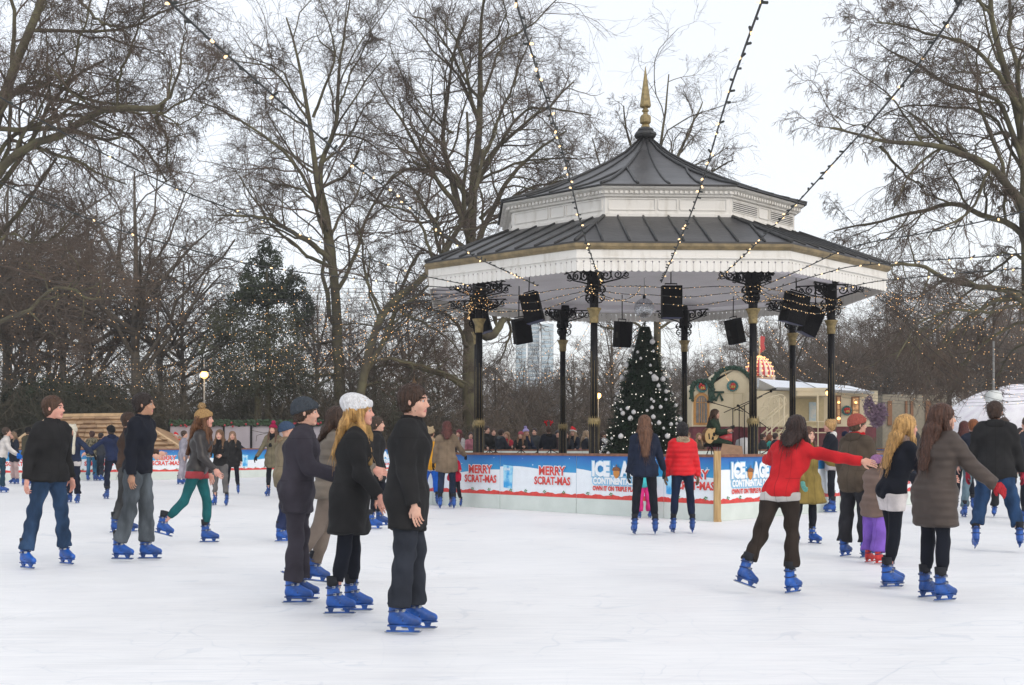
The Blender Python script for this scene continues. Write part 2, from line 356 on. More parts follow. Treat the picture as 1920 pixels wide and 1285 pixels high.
Cn = Vector((3.57, 21.8)); dl = Vector((-math.cos(math.radians(48)), math.sin(math.radians(48)))); dr = Vector((math.cos(math.radians(48.5)), math.sin(math.radians(48.5))))
L1 = Cn+dl*9.0; R1 = Cn+dr*9.2
barrier_run(L1, Cn, 'bannered rink barrier left of the wooden corner post, in front of the bandstand', [1.05, 2.25, 2.25, 2.25, 1.2], ['plain', 'merry_right', 'merry', 'logo', 'merry_small'])
barrier_run(Cn, R1, 'bannered rink barrier right of the wooden corner post, behind the skater in red', [2.3, 2.3, 2.3, 2.3], ['logo', 'plain', 'merry', 'logo'])
barrier_run((-3.4, 38), L1, 'short rink barrier side running back from the taupe coat woman', [2.4]*4, ['plain', 'merry'])
barrier_run(R1, (10.8, 38), 'rink barrier side running back on the right of the bandstand', [2.4]*4, ['merry', 'plain'])
barrier_run((10.2, 40.6), (-3.0, 40.6), 'plain pale rink barrier with brown rail behind the bandstand columns', [2.4]*6, ['plain'], blank=True)
barrier_run((-19.6, 44.9), (-12.4, 47.6), 'far bannered rink barrier in front of the shingled hut roof', [2.4]*4, ['merry', 'merry_right', 'merry', 'merry'])
barrier_run((-12.4, 47.6), (-9.3, 52.0), 'far bannered rink barrier at the bend by the white wall', [2.4]*3, ['merry_right', 'merry'])
barrier_run((-9.3, 52.0), (11.0, 54.0), 'far bannered rink barrier across the back of the rink', [2.4]*9, ['merry', 'logo', 'merry_right'])
barrier_run((11.0, 54.0), (25.0, 50.0), 'far bannered rink barrier on the right under the caravans', [2.4]*7, ['merry', 'logo'])
# wooden corner post
m = MB(); m.box((0, 0, 0.615), (0.11, 0.11, 1.23), Matrix.Rotation(math.radians(2), 3, 'Z'))
m.box((0, -0.045, 0.02), (0.13, 0.03, 0.04))
o = m.build('corner_post', mat('pine', (0.52, 0.36, 0.17), 0.7, scale=3, col2=(0.33, 0.20, 0.08), thr=(0.35, 0.65), stretch=(14, 14, 1)))
o.location = (Cn.x, Cn.y-0.09, 0); tag(o, 'pale pine corner post between the two bannered barriers', 'post')
# ---------------------------------------------------------------- bandstand
BX, BY = 3.42, 32.0
BROT = math.radians(2.3)
OCT = [math.radians(-90+22.5+45*i) for i in range(8)]            # vertex 0/7 bracket the side that faces the rink
def ov(R, i, z=0.0): a = OCT[i % 8]; return Vector((R*math.cos(a), R*math.sin(a), z))
M_lead = mat('lead_roof', (0.055, 0.054, 0.056), 0.40, var=0.35, scale=1.6, bump=0.35, bscale=7, spec=0.45, detail=8, col2=(0.022, 0.022, 0.024), thr=(0.3, 0.75))
M_leadrib = mat('lead_roll', (0.028, 0.029, 0.030), 0.5, var=0.3, scale=7, bump=0.3)
M_bwhite = mat('bandstand_white_paint', (0.72, 0.70, 0.66), 0.55, scale=2.4, col2=(0.50, 0.47, 0.41), thr=(0.2, 0.48), bump=0.08, bscale=60, stretch=(2.2, 2.2, 0.5), detail=9)
M_ceil = mat('ceiling_paint', (0.82, 0.79, 0.84), 0.7, scale=1.2, col2=(0.72, 0.69, 0.72), thr=(0.2, 0.55))
M_gold = mat('gold_paint', (0.27, 0.205, 0.09), 0.5, var=0.3, scale=12, metal=0.2, bump=0.1)
M_gutter = mat('gutter_ochre', (0.20, 0.15, 0.075), 0.55, var=0.3, scale=5)
M_black = mat('black_iron', (0.009, 0.009, 0.011), 0.5, var=0.4, scale=20, bump=0.2, bscale=60, spec=0.2)
M_stone = mat('plinth_stone', (0.34, 0.30, 0.26), 0.85, var=0.2, scale=5, bump=0.4)
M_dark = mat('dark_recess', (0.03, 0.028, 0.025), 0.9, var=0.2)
M_moss = mat('gutter_stain', (0.09, 0.075, 0.03), 0.9, var=0.5, scale=30)
bs_ = thing('bandstand', 'octagonal white bandstand with dark lead roofs and a gold spire finial', 'bandstand', (BX, BY, 0), BROT)
def octring(prof, mat_, name, parent=bs_, close=False, smooth=False):
    m = MB(); n = len(prof)
    vs = [ov(r, i, z) for r, z in prof for i in range(8)]
    fs = [(j*8+i, j*8+(i+1) % 8, (j+1)*8+(i+1) % 8, (j+1)*8+i) for j in range(n-1) for i in range(8)]
    if close: fs += [tuple(range(8))[::-1], tuple((n-1)*8+i for i in range(8))]
    m.add(vs, fs, smooth)
    return m.build(name, mat_, parent, recalc=True)
FZ = 0.78; RC = 4.64; RE = 5.96
octring([(5.35, 0.0), (5.35, FZ-0.1), (5.5, FZ-0.1), (5.5, FZ), (0.01, FZ)], M_stone, 'plinth', close=True)
# lower roof, drum, upper roof
lower = octring([(RE+0.06, 5.60), (RE+0.06, 5.645), (3.86, 6.53), (3.80, 6.53)], M_lead, 'lower_roof')
rl = MB()
for i in range(8):
    a0, a1 = ov(RE+0.07, i, 5.66), ov(RE+0.07, i+1, 5.66); b0, b1 = ov(3.86, i, 6.545), ov(3.86, i+1, 6.545)
    rl.tube([a0, b0], 0.045, 6)
    e = (a1-a0).normalized(); L = (a1-a0).length; Lb = (b1-b0).length
    for k in range(7):
        u = (k+0.5)/7*L if L else 0
        xa = -L/2+ (k+1)*L/8; p = (a0+a1)/2+e*xa
        if abs(xa) <= Lb/2: q = (b0+b1)/2+e*xa
        else:
            t = (L/2-abs(xa))/(L/2-Lb/2); mid = (a0+a1)/2; q = mid.lerp((b0+b1)/2, t)+e*xa
        rl.tube([p, q], 0.028, 6)
rl.build('roof_roll', M_leadrib, lower)
drum = octring([(3.80, 6.40), (3.80, 6.60), (3.76, 6.62), (3.76, 7.0), (3.80, 7.01)], M_bwhite, 'drum_wall')
cor = octring([(3.77, 6.98), (3.83, 7.0), (3.83, 7.045), (3.87, 7.05), (3.87, 7.115), (3.97, 7.16), (4.0, 7.20), (3.9, 7.20)], M_bwhite, 'cornice', drum)
dn, pn, lv, lb = MB(), MB(), MB(), MB()
for i in range(8):
    a0, a1 = ov(3.87, i), ov(3.87, i+1); e = (a1-a0).normalized(); out = ((a0+a1)/2).normalized(); L = (a1-a0).length
    M3 = Matrix((e, out, Vector((0, 0, 1)))).transposed(); n = 26
    for k in range(n):
        c = a0+e*((k+0.5)*L/n)+out*0.025; c.z = 7.082; dn.box(c, (L/n*0.52, 0.05, 0.06), M3)
    b0, b1 = ov(3.76, i), ov(3.76, i+1); L = (b1-b0).length; mid = (b0+b1)/2
    segs = [(-0.47, -0.10), (-0.075, 0.075), (0.10, 0.47)]
    for s0, s1 in segs:
        x0, x1 = s0*L, s1*L; z0, z1 = 6.70, 6.95
        for (ca, cb, w_, h_) in (((x0+x1)/2, z0, x1-x0, 0.022), ((x0+x1)/2, z1, x1-x0, 0.022), (x0, (z0+z1)/2, 0.022, z1-z0-0.024), (x1, (z0+z1)/2, 0.022, z1-z0-0.024)):
            pn.box(mid+e*ca+out*0.010+Vector((0, 0, cb)), (w_, 0.024, h_), M3)
        if i == 0 and s1-s0 > 0.2:
            lv, lb = MB(), MB()
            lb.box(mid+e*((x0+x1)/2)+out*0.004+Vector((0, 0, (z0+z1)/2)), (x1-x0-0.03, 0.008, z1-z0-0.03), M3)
            for q in range(5):
                lv.box(mid+e*((x0+x1)/2)+out*0.022+Vector((0, 0, z0+0.035+q*0.045)), (x1-x0-0.03, 0.022, 0.02), M3)
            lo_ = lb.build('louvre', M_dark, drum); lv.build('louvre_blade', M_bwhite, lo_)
dn.build('dentil', M_bwhite, drum); pn.build('panel_moulding', M_bwhite, drum)
prof = [(4.06, 7.205), (4.06, 7.235), (3.5, 7.40), (2.95, 7.60), (2.4, 7.82), (1.9, 8.04), (1.5, 8.24), (1.05, 8.48), (0.6, 8.76), (0.19, 9.12)]
up = octring(prof, M_lead, 'upper_roof')
rl = MB()
for i in range(8):
    rl.tube([ov(r, i, z+0.02) for r, z in prof[1:]], [0.042]*6+[0.036, 0.03, 0.026], 6)
    for sgn in (-1, 1):      # rolls that branch from the hip down to the eaves
        pts = []
        for (r, z), f in zip(prof[1:6], (0.27, 0.235, 0.19, 0.12, 0.0)):
            v0, v1 = ov(r, i, z), ov(r, i+sgn, z); pts.append(v0.lerp(v1, f)+Vector((0, 0, 0.02)))
        rl.tube(pts, 0.03, 6)
    pts = []
    for r, z in prof[1:]:
        m_ = (ov(r, i, z)+ov(r, i+1, z))/2
        pts.append(m_+Vector((0, 0, 0.015)))
    rl.tube(pts, 0.026, 6)
rl.build('roof_roll', M_leadrib, up)
cp = MB(); cp.lathe([(0.23, 9.04), (0.19, 9.10), (0.17, 9.13), (0.21, 9.17), (0.27, 9.21), (0.30, 9.27), (0.27, 9.33), (0.21, 9.36), (0.22, 9.39), (0.18, 9.44), (0.10, 9.47)], n=8, rot=math.radians(22.5), smooth=False)
cp.build('spire_cap', M_leadrib, up)
fn = MB(); fn.lathe([(0.12, 9.46), (0.11, 9.51), (0.08, 9.54), (0.13, 9.57), (0.145, 9.59), (0.145, 9.73), (0.12, 9.77), (0.065, 9.80), (0.06, 9.85), (0.09, 9.88), (0.095, 9.90), (0.06, 9.93), (0.065, 9.96), (0.14, 9.99), (0.148, 10.02), (0.006, 11.03)], n=8, rot=math.radians(22.5), smooth=False)
fn.build('finial', M_gold, bs_)
# eaves: gutter, boarded fascia, pierced valance
gut = octring([(RE-0.02, 5.47), (RE+0.04, 5.49), (RE+0.085, 5.54), (RE+0.085, 5.60), (RE, 5.605)], M_gutter, 'gutter')
fas = octring([(RE-0.06, 5.30), (RE-0.015, 5.30), (RE-0.015, 5.475), (RE-0.06, 5.475)], M_bwhite, 'fascia')
fl = octring([(RE-0.03, 5.296), (RE+0.012, 5.292), (RE+0.012, 5.325), (RE-0.014, 5.33)], M_bwhite, 'fascia_moulding', fas)
val = MB(); st = MB(); rg = random.Random(3)
for i in range(8):
    a0, a1 = ov(RE-0.03, i), ov(RE-0.03, i+1); e = (a1-a0).normalized(); out = ((a0+a1)/2).normalized(); L = (a1-a0).length; n = 31; w = L/n
    M4 = Matrix((e, -out, Vector((0, 0, 1)))).transposed().to_4x4()
    for k in range(n):
        o = a0+e*((k+0.5)*w); M = Matrix.Translation(o) @ M4
        h = w/2; s = 0.0032
        arc = [(h-s, 5.25)]
        def hole(sg):    # half of the round keyhole
            return [(sg*(h-0.020*math.sin(q)), 5.222+0.020*math.cos(q)) for q in [math.pi*0.02, math.pi*.3, math.pi*.55, math.pi*.8]]
        right = [(h, 5.30), (h, 5.244)]+hole(1)+[(h-s, 5.20), (h-s, 5.045), (h-0.012, 5.032)]
        tip = [(h*0.55, 5.018), (0, 5.012), (-h*0.55, 5.018)]
        left = [(-x, z) for x, z in right[::-1]]
        val.prism(right+tip+left, M, 0.022)
    if i in (7, 0):
        for k in range(16):
            c = ov(RE-0.008, i)+e*rg.uniform(-0.05, 0.9)*(1 if rg.random() < .8 else .3); c.z = rg.uniform(5.3, 5.46)
            st.box(c+out*0.004, (rg.uniform(0.02, 0.12), 0.004, rg.uniform(0.008, 0.05)), M4.to_3x3())
val.build('valance', M_bwhite, fas, recalc=True)
# ceiling and ring beam
octring([(RE-0.07, 5.28), (5.2, 5.34), (4.75, 5.36), (4.74, 5.24), (4.54, 5.24), (4.53, 5.36), (3.9, 5.46), (2.0, 5.60), (0.02, 5.62)], M_ceil, 'ceiling')
# columns
def spiral(cx, cz, r0, turns, a0, w, sg=1, n=22):
    pts = []
    for k in range(n):
        t = k/(n-1); a = a0+sg*turns*2*math.pi*t; r = r0*(1-0.86*t); pts.append((cx+r*math.cos(a), cz+r*math.sin(a)))
    return pts
def strip(mb, pts, M, wd=0.026, th=0.03):
    q = [Vector((x, 0, z)) for x, z in pts]; n = len(q); ring = []
    for i, p in enumerate(q):
        t = (q[min(i+1, n-1)]-q[max(i-1, 0)]).normalized(); nn = Vector((-t.z, 0, t.x)); w = wd*(1-0.35*i/n)/2
        for a, b in ((1, -1), (1, 1), (-1, 1), (-1, -1)): ring.append(M @ (p+nn*w*a+Vector((0, th/2*b, 0))))
    fs = [(i*4+k, i*4+(k+1) % 4, (i+1)*4+(k+1) % 4, (i+1)*4+k) for i in range(n-1) for k in range(4)]
    mb.add(ring, fs+[(0, 1, 2, 3), tuple((n-1)*4+k for k in range(4))])
def wing(mb, M):
    """scrolled spandrel in the xz plane, post face at x=0, beam above"""
    strip(mb, [(0.04, 0.30), (0.72, 0.30)], M, 0.03)
    strip(mb, spiral(0.17, 0.17, 0.125, 1.5, math.pi*0.5, 0.03, -1), M, 0.034)
    strip(mb, spiral(0.42, 0.19, 0.095, 1.5, math.pi*0.5, 0.03, -1), M, 0.030)
    strip(mb, [(0.03, -0.05), (0.10, 0.00), (0.22, 0.035), (0.36, 0.07), (0.48, 0.10), (0.56, 0.17), (0.60, 0.25)], M, 0.036)
    strip(mb, spiral(0.62, 0.20, 0.06, 1.2, math.pi*1.1, 0.03, 1), M, 0.026)
    strip(mb, [(0.56, 0.20), (0.66, 0.28), (0.76, 0.27)], M, 0.024); strip(mb, [(0.30, 0.28), (0.27, 0.20), (0.31, 0.09)], M, 0.024)
    strip(mb, [(0.52, 0.12), (0.60, 0.10), (0.68, 0.13)], M, 0.022)
    for x, z in ((0.06, -0.16), (0.04, -0.34)):
        strip(mb, spiral(x+0.03, z, 0.075, 1.25, math.pi*0.5, 0.03, -1), M, 0.028)
        strip(mb, [(0.0, z-0.1), (0.06, z-0.09), (0.12, z-0.02), (0.13, z+0.06), (0.08, z+0.11)], M, 0.024)
names = {7: 'front left of the Christmas tree', 0: 'front right, beside the guitarist', 1: 'outer right, nearest the blonde woman', 6: 'outer left, nearest the taupe coat woman'}
for i in range(8):
    p = ov(RC, i); col = empty('column', (p.x, p.y, 0), OCT[i]+math.pi/2); col.parent = bs_
    m = MB(); m.lathe([(0.16, FZ), (0.16, FZ+0.12), (0.115, FZ+0.16), (0.115, 1.80)], n=12); m.lathe([(0.088, 1.92), (0.080, 4.05)], n=12)
    m.lathe([(0.11, 4.33), (0.10, 4.40), (0.105, 4.85)], n=10); m.box((0, 0, 4.98), (0.25, 0.25, 0.52)); m.box((0, 0, 5.30), (0.32, 0.32, 0.12))
    sh = m.build('shaft', M_black, col)
    g = MB(); g.lathe([(0.095, 4.03), (0.10, 4.07), (0.105, 4.22), (0.15, 4.32), (0.165, 4.335), (0.165, 4.36), (0.10, 4.365)], n=12)
    g.build('capital', M_gold, col)
    g = MB(); g.lathe([(0.12, 1.80), (0.135, 1.83), (0.15, 1.86), (0.135, 1.89), (0.12, 1.92)], n=16)
    for k in range(16):
        a = 2*math.pi*k/16; c = Vector((0.138*math.cos(a), 0.138*math.sin(a), 0))
        g.add([c*1.0+Vector((-0.018*math.sin(a), 0.018*math.cos(a), 1.88)), c+Vector((0.018*math.sin(a), -0.018*math.cos(a), 1.88)), c*0.98+Vector((0, 0, 1.99))], [(0, 1, 2)])
        g.add([c*1.0+Vector((-0.018*math.sin(a), 0.018*math.cos(a), 1.83)), c+Vector((0.018*math.sin(a), -0.018*math.cos(a), 1.83)), c*0.96+Vector((0, 0, 1.72))], [(0, 1, 2)])
    g.build('collar', M_gold, col)
    g = MB()
    for k in range(8):
        a = 2*math.pi*(k+.5)/8; c = Vector((0.085*math.cos(a), 0.085*math.sin(a), 0)); g.tube([c+Vector((0, 0, 1.99)), c*0.94+Vector((0, 0, 3.2+0.1*(k % 3)))], 0.0035, 4)
        c = c*1.36; g.tube([c+Vector((0, 0, FZ+0.2)), c+Vector((0, 0, 1.74))], 0.004, 4)
    g.build('gilding', M_gold, col)
    br = MB()
    for ang in (22.5, 180-22.5, 90, -90):
        wing(br, Matrix.Rotation(math.radians(ang), 4, 'Z') @ Matrix.Translation((0.10, 0, 4.92)))
    br.build('scroll_bracket', M_black, col, recalc=True)
# suspension ring wires under the eaves
def cablemesh(pts, r, n=5): m = MB(); m.tube(pts, r, n); return m
# ---------------------------------------------------------------- things hanging from and standing on the bandstand
M_speaker = mat('speaker_black', (0.007, 0.007, 0.008), 0.65, var=0.2, scale=30, bump=0.3, bscale=300, spec=0.15)
M_grille = mat('speaker_grille', (0.009, 0.009, 0.011), 0.8, var=0.5, scale=120, bump=0.6, bscale=400, spec=0.15)
M_steel = mat('steel', (0.35, 0.35, 0.36), 0.35, metal=0.8, var=0.2)
def speaker(px, py, Z, w, h, yaw, pitch, roll, label):
    p = P(px, py, Z); t = thing('loudspeaker', label, 'loudspeaker', p, 0, 'loudspeakers hung under the bandstand roof')
    t.rotation_euler = (math.radians(pitch), math.radians(roll), math.radians(yaw))
    m = MB(); d = 0.42
    vs = []
    for z in (-h/2, h/2):
        vs += [(-w/2, -d/2, z), (w/2, -d/2, z), (w/2, d*0.05, z), (w*0.3, d/2, z), (-w*0.3, d/2, z), (-w/2, d*0.05, z)]
    m.add(vs, [(0, 1, 2, 3, 4, 5)[::-1], (6, 7, 8, 9, 10, 11)]+[(i, (i+1) % 6, (i+1) % 6+6, i+6) for i in range(6)])
    cb = m.build('cabinet', M_speaker, t, recalc=True)
    g = MB(); g.box((0, -d/2-0.012, 0), (w*0.92, 0.02, h*0.94)); g.build('grille', M_grille, t)
    bp = MB(); bp.box((0, -.02, -h/2-0.006), (w*.9, d*.8, .01)); bp.build('blue_light_tint', mat('speaker_blue_light_tint', (.03, .04, .13), .5, var=.1), t)  # added sheet; blue light on the underside is painted into its colour
    hd = MB()
    for sg in (-1, 1): hd.box((sg*(w/2+0.003), -d*0.2, -0.02), (0.012, 0.11, 0.16))
    hd.build('handle', M_dark, t)
    y = MB(); R = t.rotation_euler.to_matrix().inverted()
    up_ = R @ Vector((0, 0, 1)); top = Vector((0, 0, h/2))
    y.tube([Vector((-w*0.3, 0, h/2-0.02)), Vector((-w*0.3, 0, h/2+0.06)), Vector((w*0.3, 0, h/2+0.06)), Vector((w*0.3, 0, h/2-0.02))], 0.015, 6)
    y.tube([top+Vector((0, 0, 0.05)), top+up_*(5.35-p.z-h/2)], 0.014, 6)
    y.build('yoke', M_speaker, t)
SPK = [(999, 578, 29.6, .50, .76, -14, 0, -14, 'black loudspeaker tilted outward, upper one of the left hanging pair'),
       (976, 621, 31.6, .50, .66, 22, 10, -12, 'black loudspeaker showing its underside tinted as blue light, lower one of the left hanging pair'),
       (1258, 567, 28.4, .52, .80, 2, 0, 0, 'large upright black loudspeaker hanging in the middle under the front eave'),
       (1165, 627, 33.5, .46, .76, 30, 6, 0, 'black loudspeaker hanging just left of the Christmas tree top'),
       (1380, 621, 33.8, .42, .74, 205, 0, 14, 'slim loudspeaker hanging alone behind the second front column'),
       (1486, 578, 29.3, .66, .78, 28, 8, 10, 'biggest black loudspeaker, front one of the right hanging pair'),
       (1518, 603, 30.8, .48, .74, 20, 8, 22, 'tilted black loudspeaker at the back of the right hanging pair'),
       (903, 604, 31.5, .50, .62, -10, 0, -16, 'black loudspeaker half hidden behind the outer left column')]
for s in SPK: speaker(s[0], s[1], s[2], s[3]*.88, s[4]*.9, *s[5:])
# mirror ball
mbp = P(1208, 578, 31.2); t = thing('mirror_ball', 'silver mirror ball hanging above the Christmas tree', 'mirror ball', mbp)
m = MB(); m.ball((0, 0, 0), 0.25, 24, 16); o = m.build('ball', mat('mirror_tiles', (0.62, 0.64, 0.68), 0.16, metal=0.9, var=0.35, scale=26, bump=0.9, bscale=26), t)
for p_ in o.data.polygons: p_.use_smooth = False
m = MB(); m.tube([(0, 0, 0.24), (0, 0, 0.32)], 0.04, 8); m.tube([(0, 0, 0.3), (0, 0, 5.5-mbp.z)], 0.006, 5); m.build('motor_hanger', M_black, t)

# ---------------------------------------------------------------- Christmas tree
def christmas_tree():
    base = P(1209, 853, 30.9); base.z = FZ; top = 4.40-FZ; rg = np.random.default_rng(5)
    t = thing('christmas_tree', 'dark green Christmas tree covered in white baubles on the bandstand', 'christmas tree', base)
    m = MB(); m.tube([(0, 0, 0), (0, 0, top-0.3)], [0.07, 0.03], 8); m.build('trunk', mat('ct_trunk', (0.06, 0.04, 0.025), 0.9, var=0.2), t)
    def rad(z): u = 1-z/top; return 0.10+1.08*u**0.88
    V = []; n = 0
    # branch tips with needle tufts
    N = 3400; z = top*(1-np.sqrt(rg.uniform(0.0, 1, N)))*0.98+0.05; a = rg.uniform(0, 2*np.pi, N); r = np.array([rad(x) for x in z])*rg.uniform(0.45, 1.06, N)
    tip = np.stack([r*np.cos(a), r*np.sin(a), z-0.05], 1); dirn = np.stack([np.cos(a), np.sin(a), rg.uniform(-0.25, 0.5, N)], 1)
    M_ = 26; T = np.repeat(tip, M_, 0); D = np.repeat(dirn, M_, 0)
    off = rg.uniform(0, 1, (len(T), 1)); P0 = T-D*off*0.22
    nd = D+rg.normal(0, 0.75, D.shape); nd /= np.linalg.norm(nd, axis=1, keepdims=True)
    sd = np.cross(nd, rg.normal(0, 1, nd.shape)); sd /= np.linalg.norm(sd, axis=1, keepdims=True)
    L = rg.uniform(0.05, 0.11, (len(T), 1)); w = 0.007
    V = np.stack([P0-sd*w, P0+sd*w, P0+nd*L+sd*w*.3, P0+nd*L-sd*w*.3], 1).reshape(-1, 3)
    Q = np.arange(len(V)).reshape(-1, 4)
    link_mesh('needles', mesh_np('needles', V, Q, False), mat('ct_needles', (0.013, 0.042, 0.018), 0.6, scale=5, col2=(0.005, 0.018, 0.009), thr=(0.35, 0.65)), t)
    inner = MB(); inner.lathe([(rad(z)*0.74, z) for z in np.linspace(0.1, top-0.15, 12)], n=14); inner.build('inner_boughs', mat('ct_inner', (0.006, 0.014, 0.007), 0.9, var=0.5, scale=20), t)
    bm = mat('bauble', (0.72, 0.72, 0.74), 0.3, var=0.06); sm_ = mat('bauble_small', (0.75, 0.75, 0.78), 0.35, var=0.05)
    proto = {}
    for k in range(120):
        zz = top*(1-math.sqrt(rg.uniform(0.01, 0.99)))*0.95+0.08; aa = rg.uniform(0, 2*math.pi); rr = rad(zz)*rg.uniform(0.93, 1.02)
        s = rg.choice([0.048, 0.056, 0.066, 0.035])
        s = round(float(s), 3)
        if s not in proto:
            b = MB(); b.ball((0, 0, 0), s, 14, 10); b.lathe([(0.012, s*0.96), (0.012, s*1.15)], n=6); proto[s] = b.build('bauble', bm, t)
            o = proto[s]
        else:
            o = proto[s].copy(); C.objects.link(o); o.parent = t
        o.location = (rr*math.cos(aa), rr*math.sin(aa), zz)
    fb = MB()
    for k in range(300):
        zz = top*(1-math.sqrt(rg.uniform(0.0, 1)))*0.97+0.05; aa = rg.uniform(0, 2*math.pi); rr = rad(zz)*rg.uniform(0.9, 1.05)
        fb.ball((rr*math.cos(aa), rr*math.sin(aa), zz), rg.uniform(0.009, 0.017), 5, 4)
    tag(fb.build('fairy_light', mat('fairy_white', (0.9, 0.9, 0.85), 0.3, var=0, emit=(1, 0.93, 0.8), es=0.8), t), kind='stuff')
christmas_tree()
# chain fence round the plinth
def chain_posts():
    pm = None; k = 0; pts = []
    for i in range(8):
        if i == 7: continue
        a, b = ov(5.30, i), ov(5.30, i+1)
        for u in (0.02, 0.34, 0.66): pts.append((a.lerp(b, u), i))
    R = Matrix.Rotation(BROT, 3, 'Z'); t = thing('chain_fence', 'low black iron posts and drooping chains round the bandstand floor', 'fence', (BX, BY, FZ), BROT)
    prev = None
    for p, i in pts:
        if pm is None:
            m = MB(); m.lathe([(0.035, 0), (0.035, 0.02), (0.018, 0.04), (0.018, 0.42), (0.026, 0.44), (0.03, 0.47), (0.018, 0.50), (0.004, 0.52)], n=8); pm = m.build('post', M_black, t); o = pm
        else: o = pm.copy(); C.objects.link(o); o.parent = t
        o.location = p
        if prev is not None and (p-prev).length < 2.0:
            q = []
            for s in range(9):
                u = s/8; c = prev.lerp(p, u); c.z = 0.40-0.20*4*u*(1-u); q.append(c)
            m = MB(); m.tube(q, 0.014, 5); m.build('chain', M_black, t)
        prev = p
chain_posts()
# ---------------------------------------------------------------- bare trees
def tubes(Pt, R, S, rng):
    """Pt (N,K,3), R (N,K) -> verts, quads"""
    N, K, _ = Pt.shape
    T = np.gradient(Pt, axis=1); T /= np.linalg.norm(T, axis=2, keepdims=True)+1e-9
    ref = rng.normal(0, 1, (N, 1, 3)); m = T.mean(1, keepdims=True); ref = ref-m*(ref*m).sum(2, keepdims=True)/((m*m).sum(2, keepdims=True)+1e-9)
    A = ref-T*(ref*T).sum(2, keepdims=True); A /= np.linalg.norm(A, axis=2, keepdims=True)+1e-9
    B = np.cross(T, A); ph = np.arange(S)*2*np.pi/S
    V = Pt[:, :, None, :]+R[:, :, None, None]*(A[:, :, None, :]*np.cos(ph)[None, None, :, None]+B[:, :, None, :]*np.sin(ph)[None, None, :, None])
    V = V.reshape(-1, 3)
    n = np.arange(N)[:, None, None]*K*S; k = np.arange(K-1)[None, :, None]*S; s = np.arange(S)[None, None, :]; s2 = (s+1) % S
    Q = np.stack([n+k+s, n+k+s2, n+k+S+s2, n+k+S+s], -1).reshape(-1, 4)
    return V, Q
def resample(pts, K, rng=None, wob=0.0):
    p = np.array(pts, float); d = np.r_[0, np.cumsum(np.linalg.norm(np.diff(p, axis=0), axis=1))]; u = np.linspace(0, d[-1], K)
    q = np.stack([np.interp(u, d, p[:, i]) for i in range(3)], 1)
    for _ in range(2): q[1:-1] = 0.5*q[1:-1]+0.25*(q[:-2]+q[2:])
    if wob: q[1:] += np.cumsum(rng.normal(0, wob, (K-1, 3)), 0)*0.5
    return q
def grow(Pt, R, m, lf, ang, K, wig, grav, rng, tmin=0.15, rs=0.55, rmin=0.006, Labs=None, up=0.0):
    N, KK, _ = Pt.shape
    t = (tmin+(1-tmin)*(np.arange(m)[None, :]+rng.uniform(0, 1, (N, m)))/m); x = t*(KK-1.001); i = x.astype(int); f = (x-i)[..., None]
    n = np.arange(N)[:, None]; P0 = Pt[n, i]*(1-f)+Pt[n, i+1]*f; T = Pt[n, i+1]-Pt[n, i]; T /= np.linalg.norm(T, axis=2, keepdims=True)+1e-9
    PL = np.linalg.norm(np.diff(Pt, axis=1), axis=2).sum(1)[:, None]
    rr = R[n, i]*rs
    pr = rng.normal(0, 1, T.shape); pr -= T*(pr*T).sum(2, keepdims=True); pr /= np.linalg.norm(pr, axis=2, keepdims=True)+1e-9
    a = np.radians(ang)*rng.uniform(0.6, 1.35, (N, m, 1)); D = T*np.cos(a)+pr*np.sin(a); D[..., 2] += up
    L = lf*PL*(1.15-0.55*t)*rng.uniform(0.6, 1.25, (N, m)) if Labs is None else Labs*rng.uniform(0.5, 1.3, (N, m))
    P0 = P0.reshape(-1, 3); D = D.reshape(-1, 3); L = L.reshape(-1); rr = rr.reshape(-1)
    out = [P0]; p = P0
    for k in range(K-1):
        D = D/np.linalg.norm(D, axis=1, keepdims=True); D = D+rng.normal(0, wig, D.shape); D[:, 2] += grav*(1 if grav > 0 else (k+1)/K*2)
        D = D/np.linalg.norm(D, axis=1, keepdims=True); p = p+D*(L/(K-1))[:, None]; out.append(p)
    Pn = np.stack(out, 1); tp = np.linspace(1, 0.35, K)[None, :]
    Rn = np.maximum(rr[:, None]*tp, rmin)
    return Pn, Rn
M_bark = mat('bark', (0.120, 0.110, 0.060), 0.9, scale=1.4, col2=(0.060, 0.050, 0.034), thr=(0.38, 0.62), bump=0.5, bscale=9)
M_twig = mat('twigs', (0.115, 0.084, 0.064), 0.9, scale=0.5, col2=(0.072, 0.054, 0.042), thr=(0.4, 0.6))
M_twigb = mat('twigs_brown', (0.145, 0.108, 0.084), 0.9, scale=0.4, col2=(0.09, 0.068, 0.054), thr=(0.4, 0.6))
M_barkfar = mat('bark_far', (0.12, 0.10, 0.078), 0.9, scale=1.0, col2=(0.075, 0.062, 0.048), thr=(0.38, 0.62))
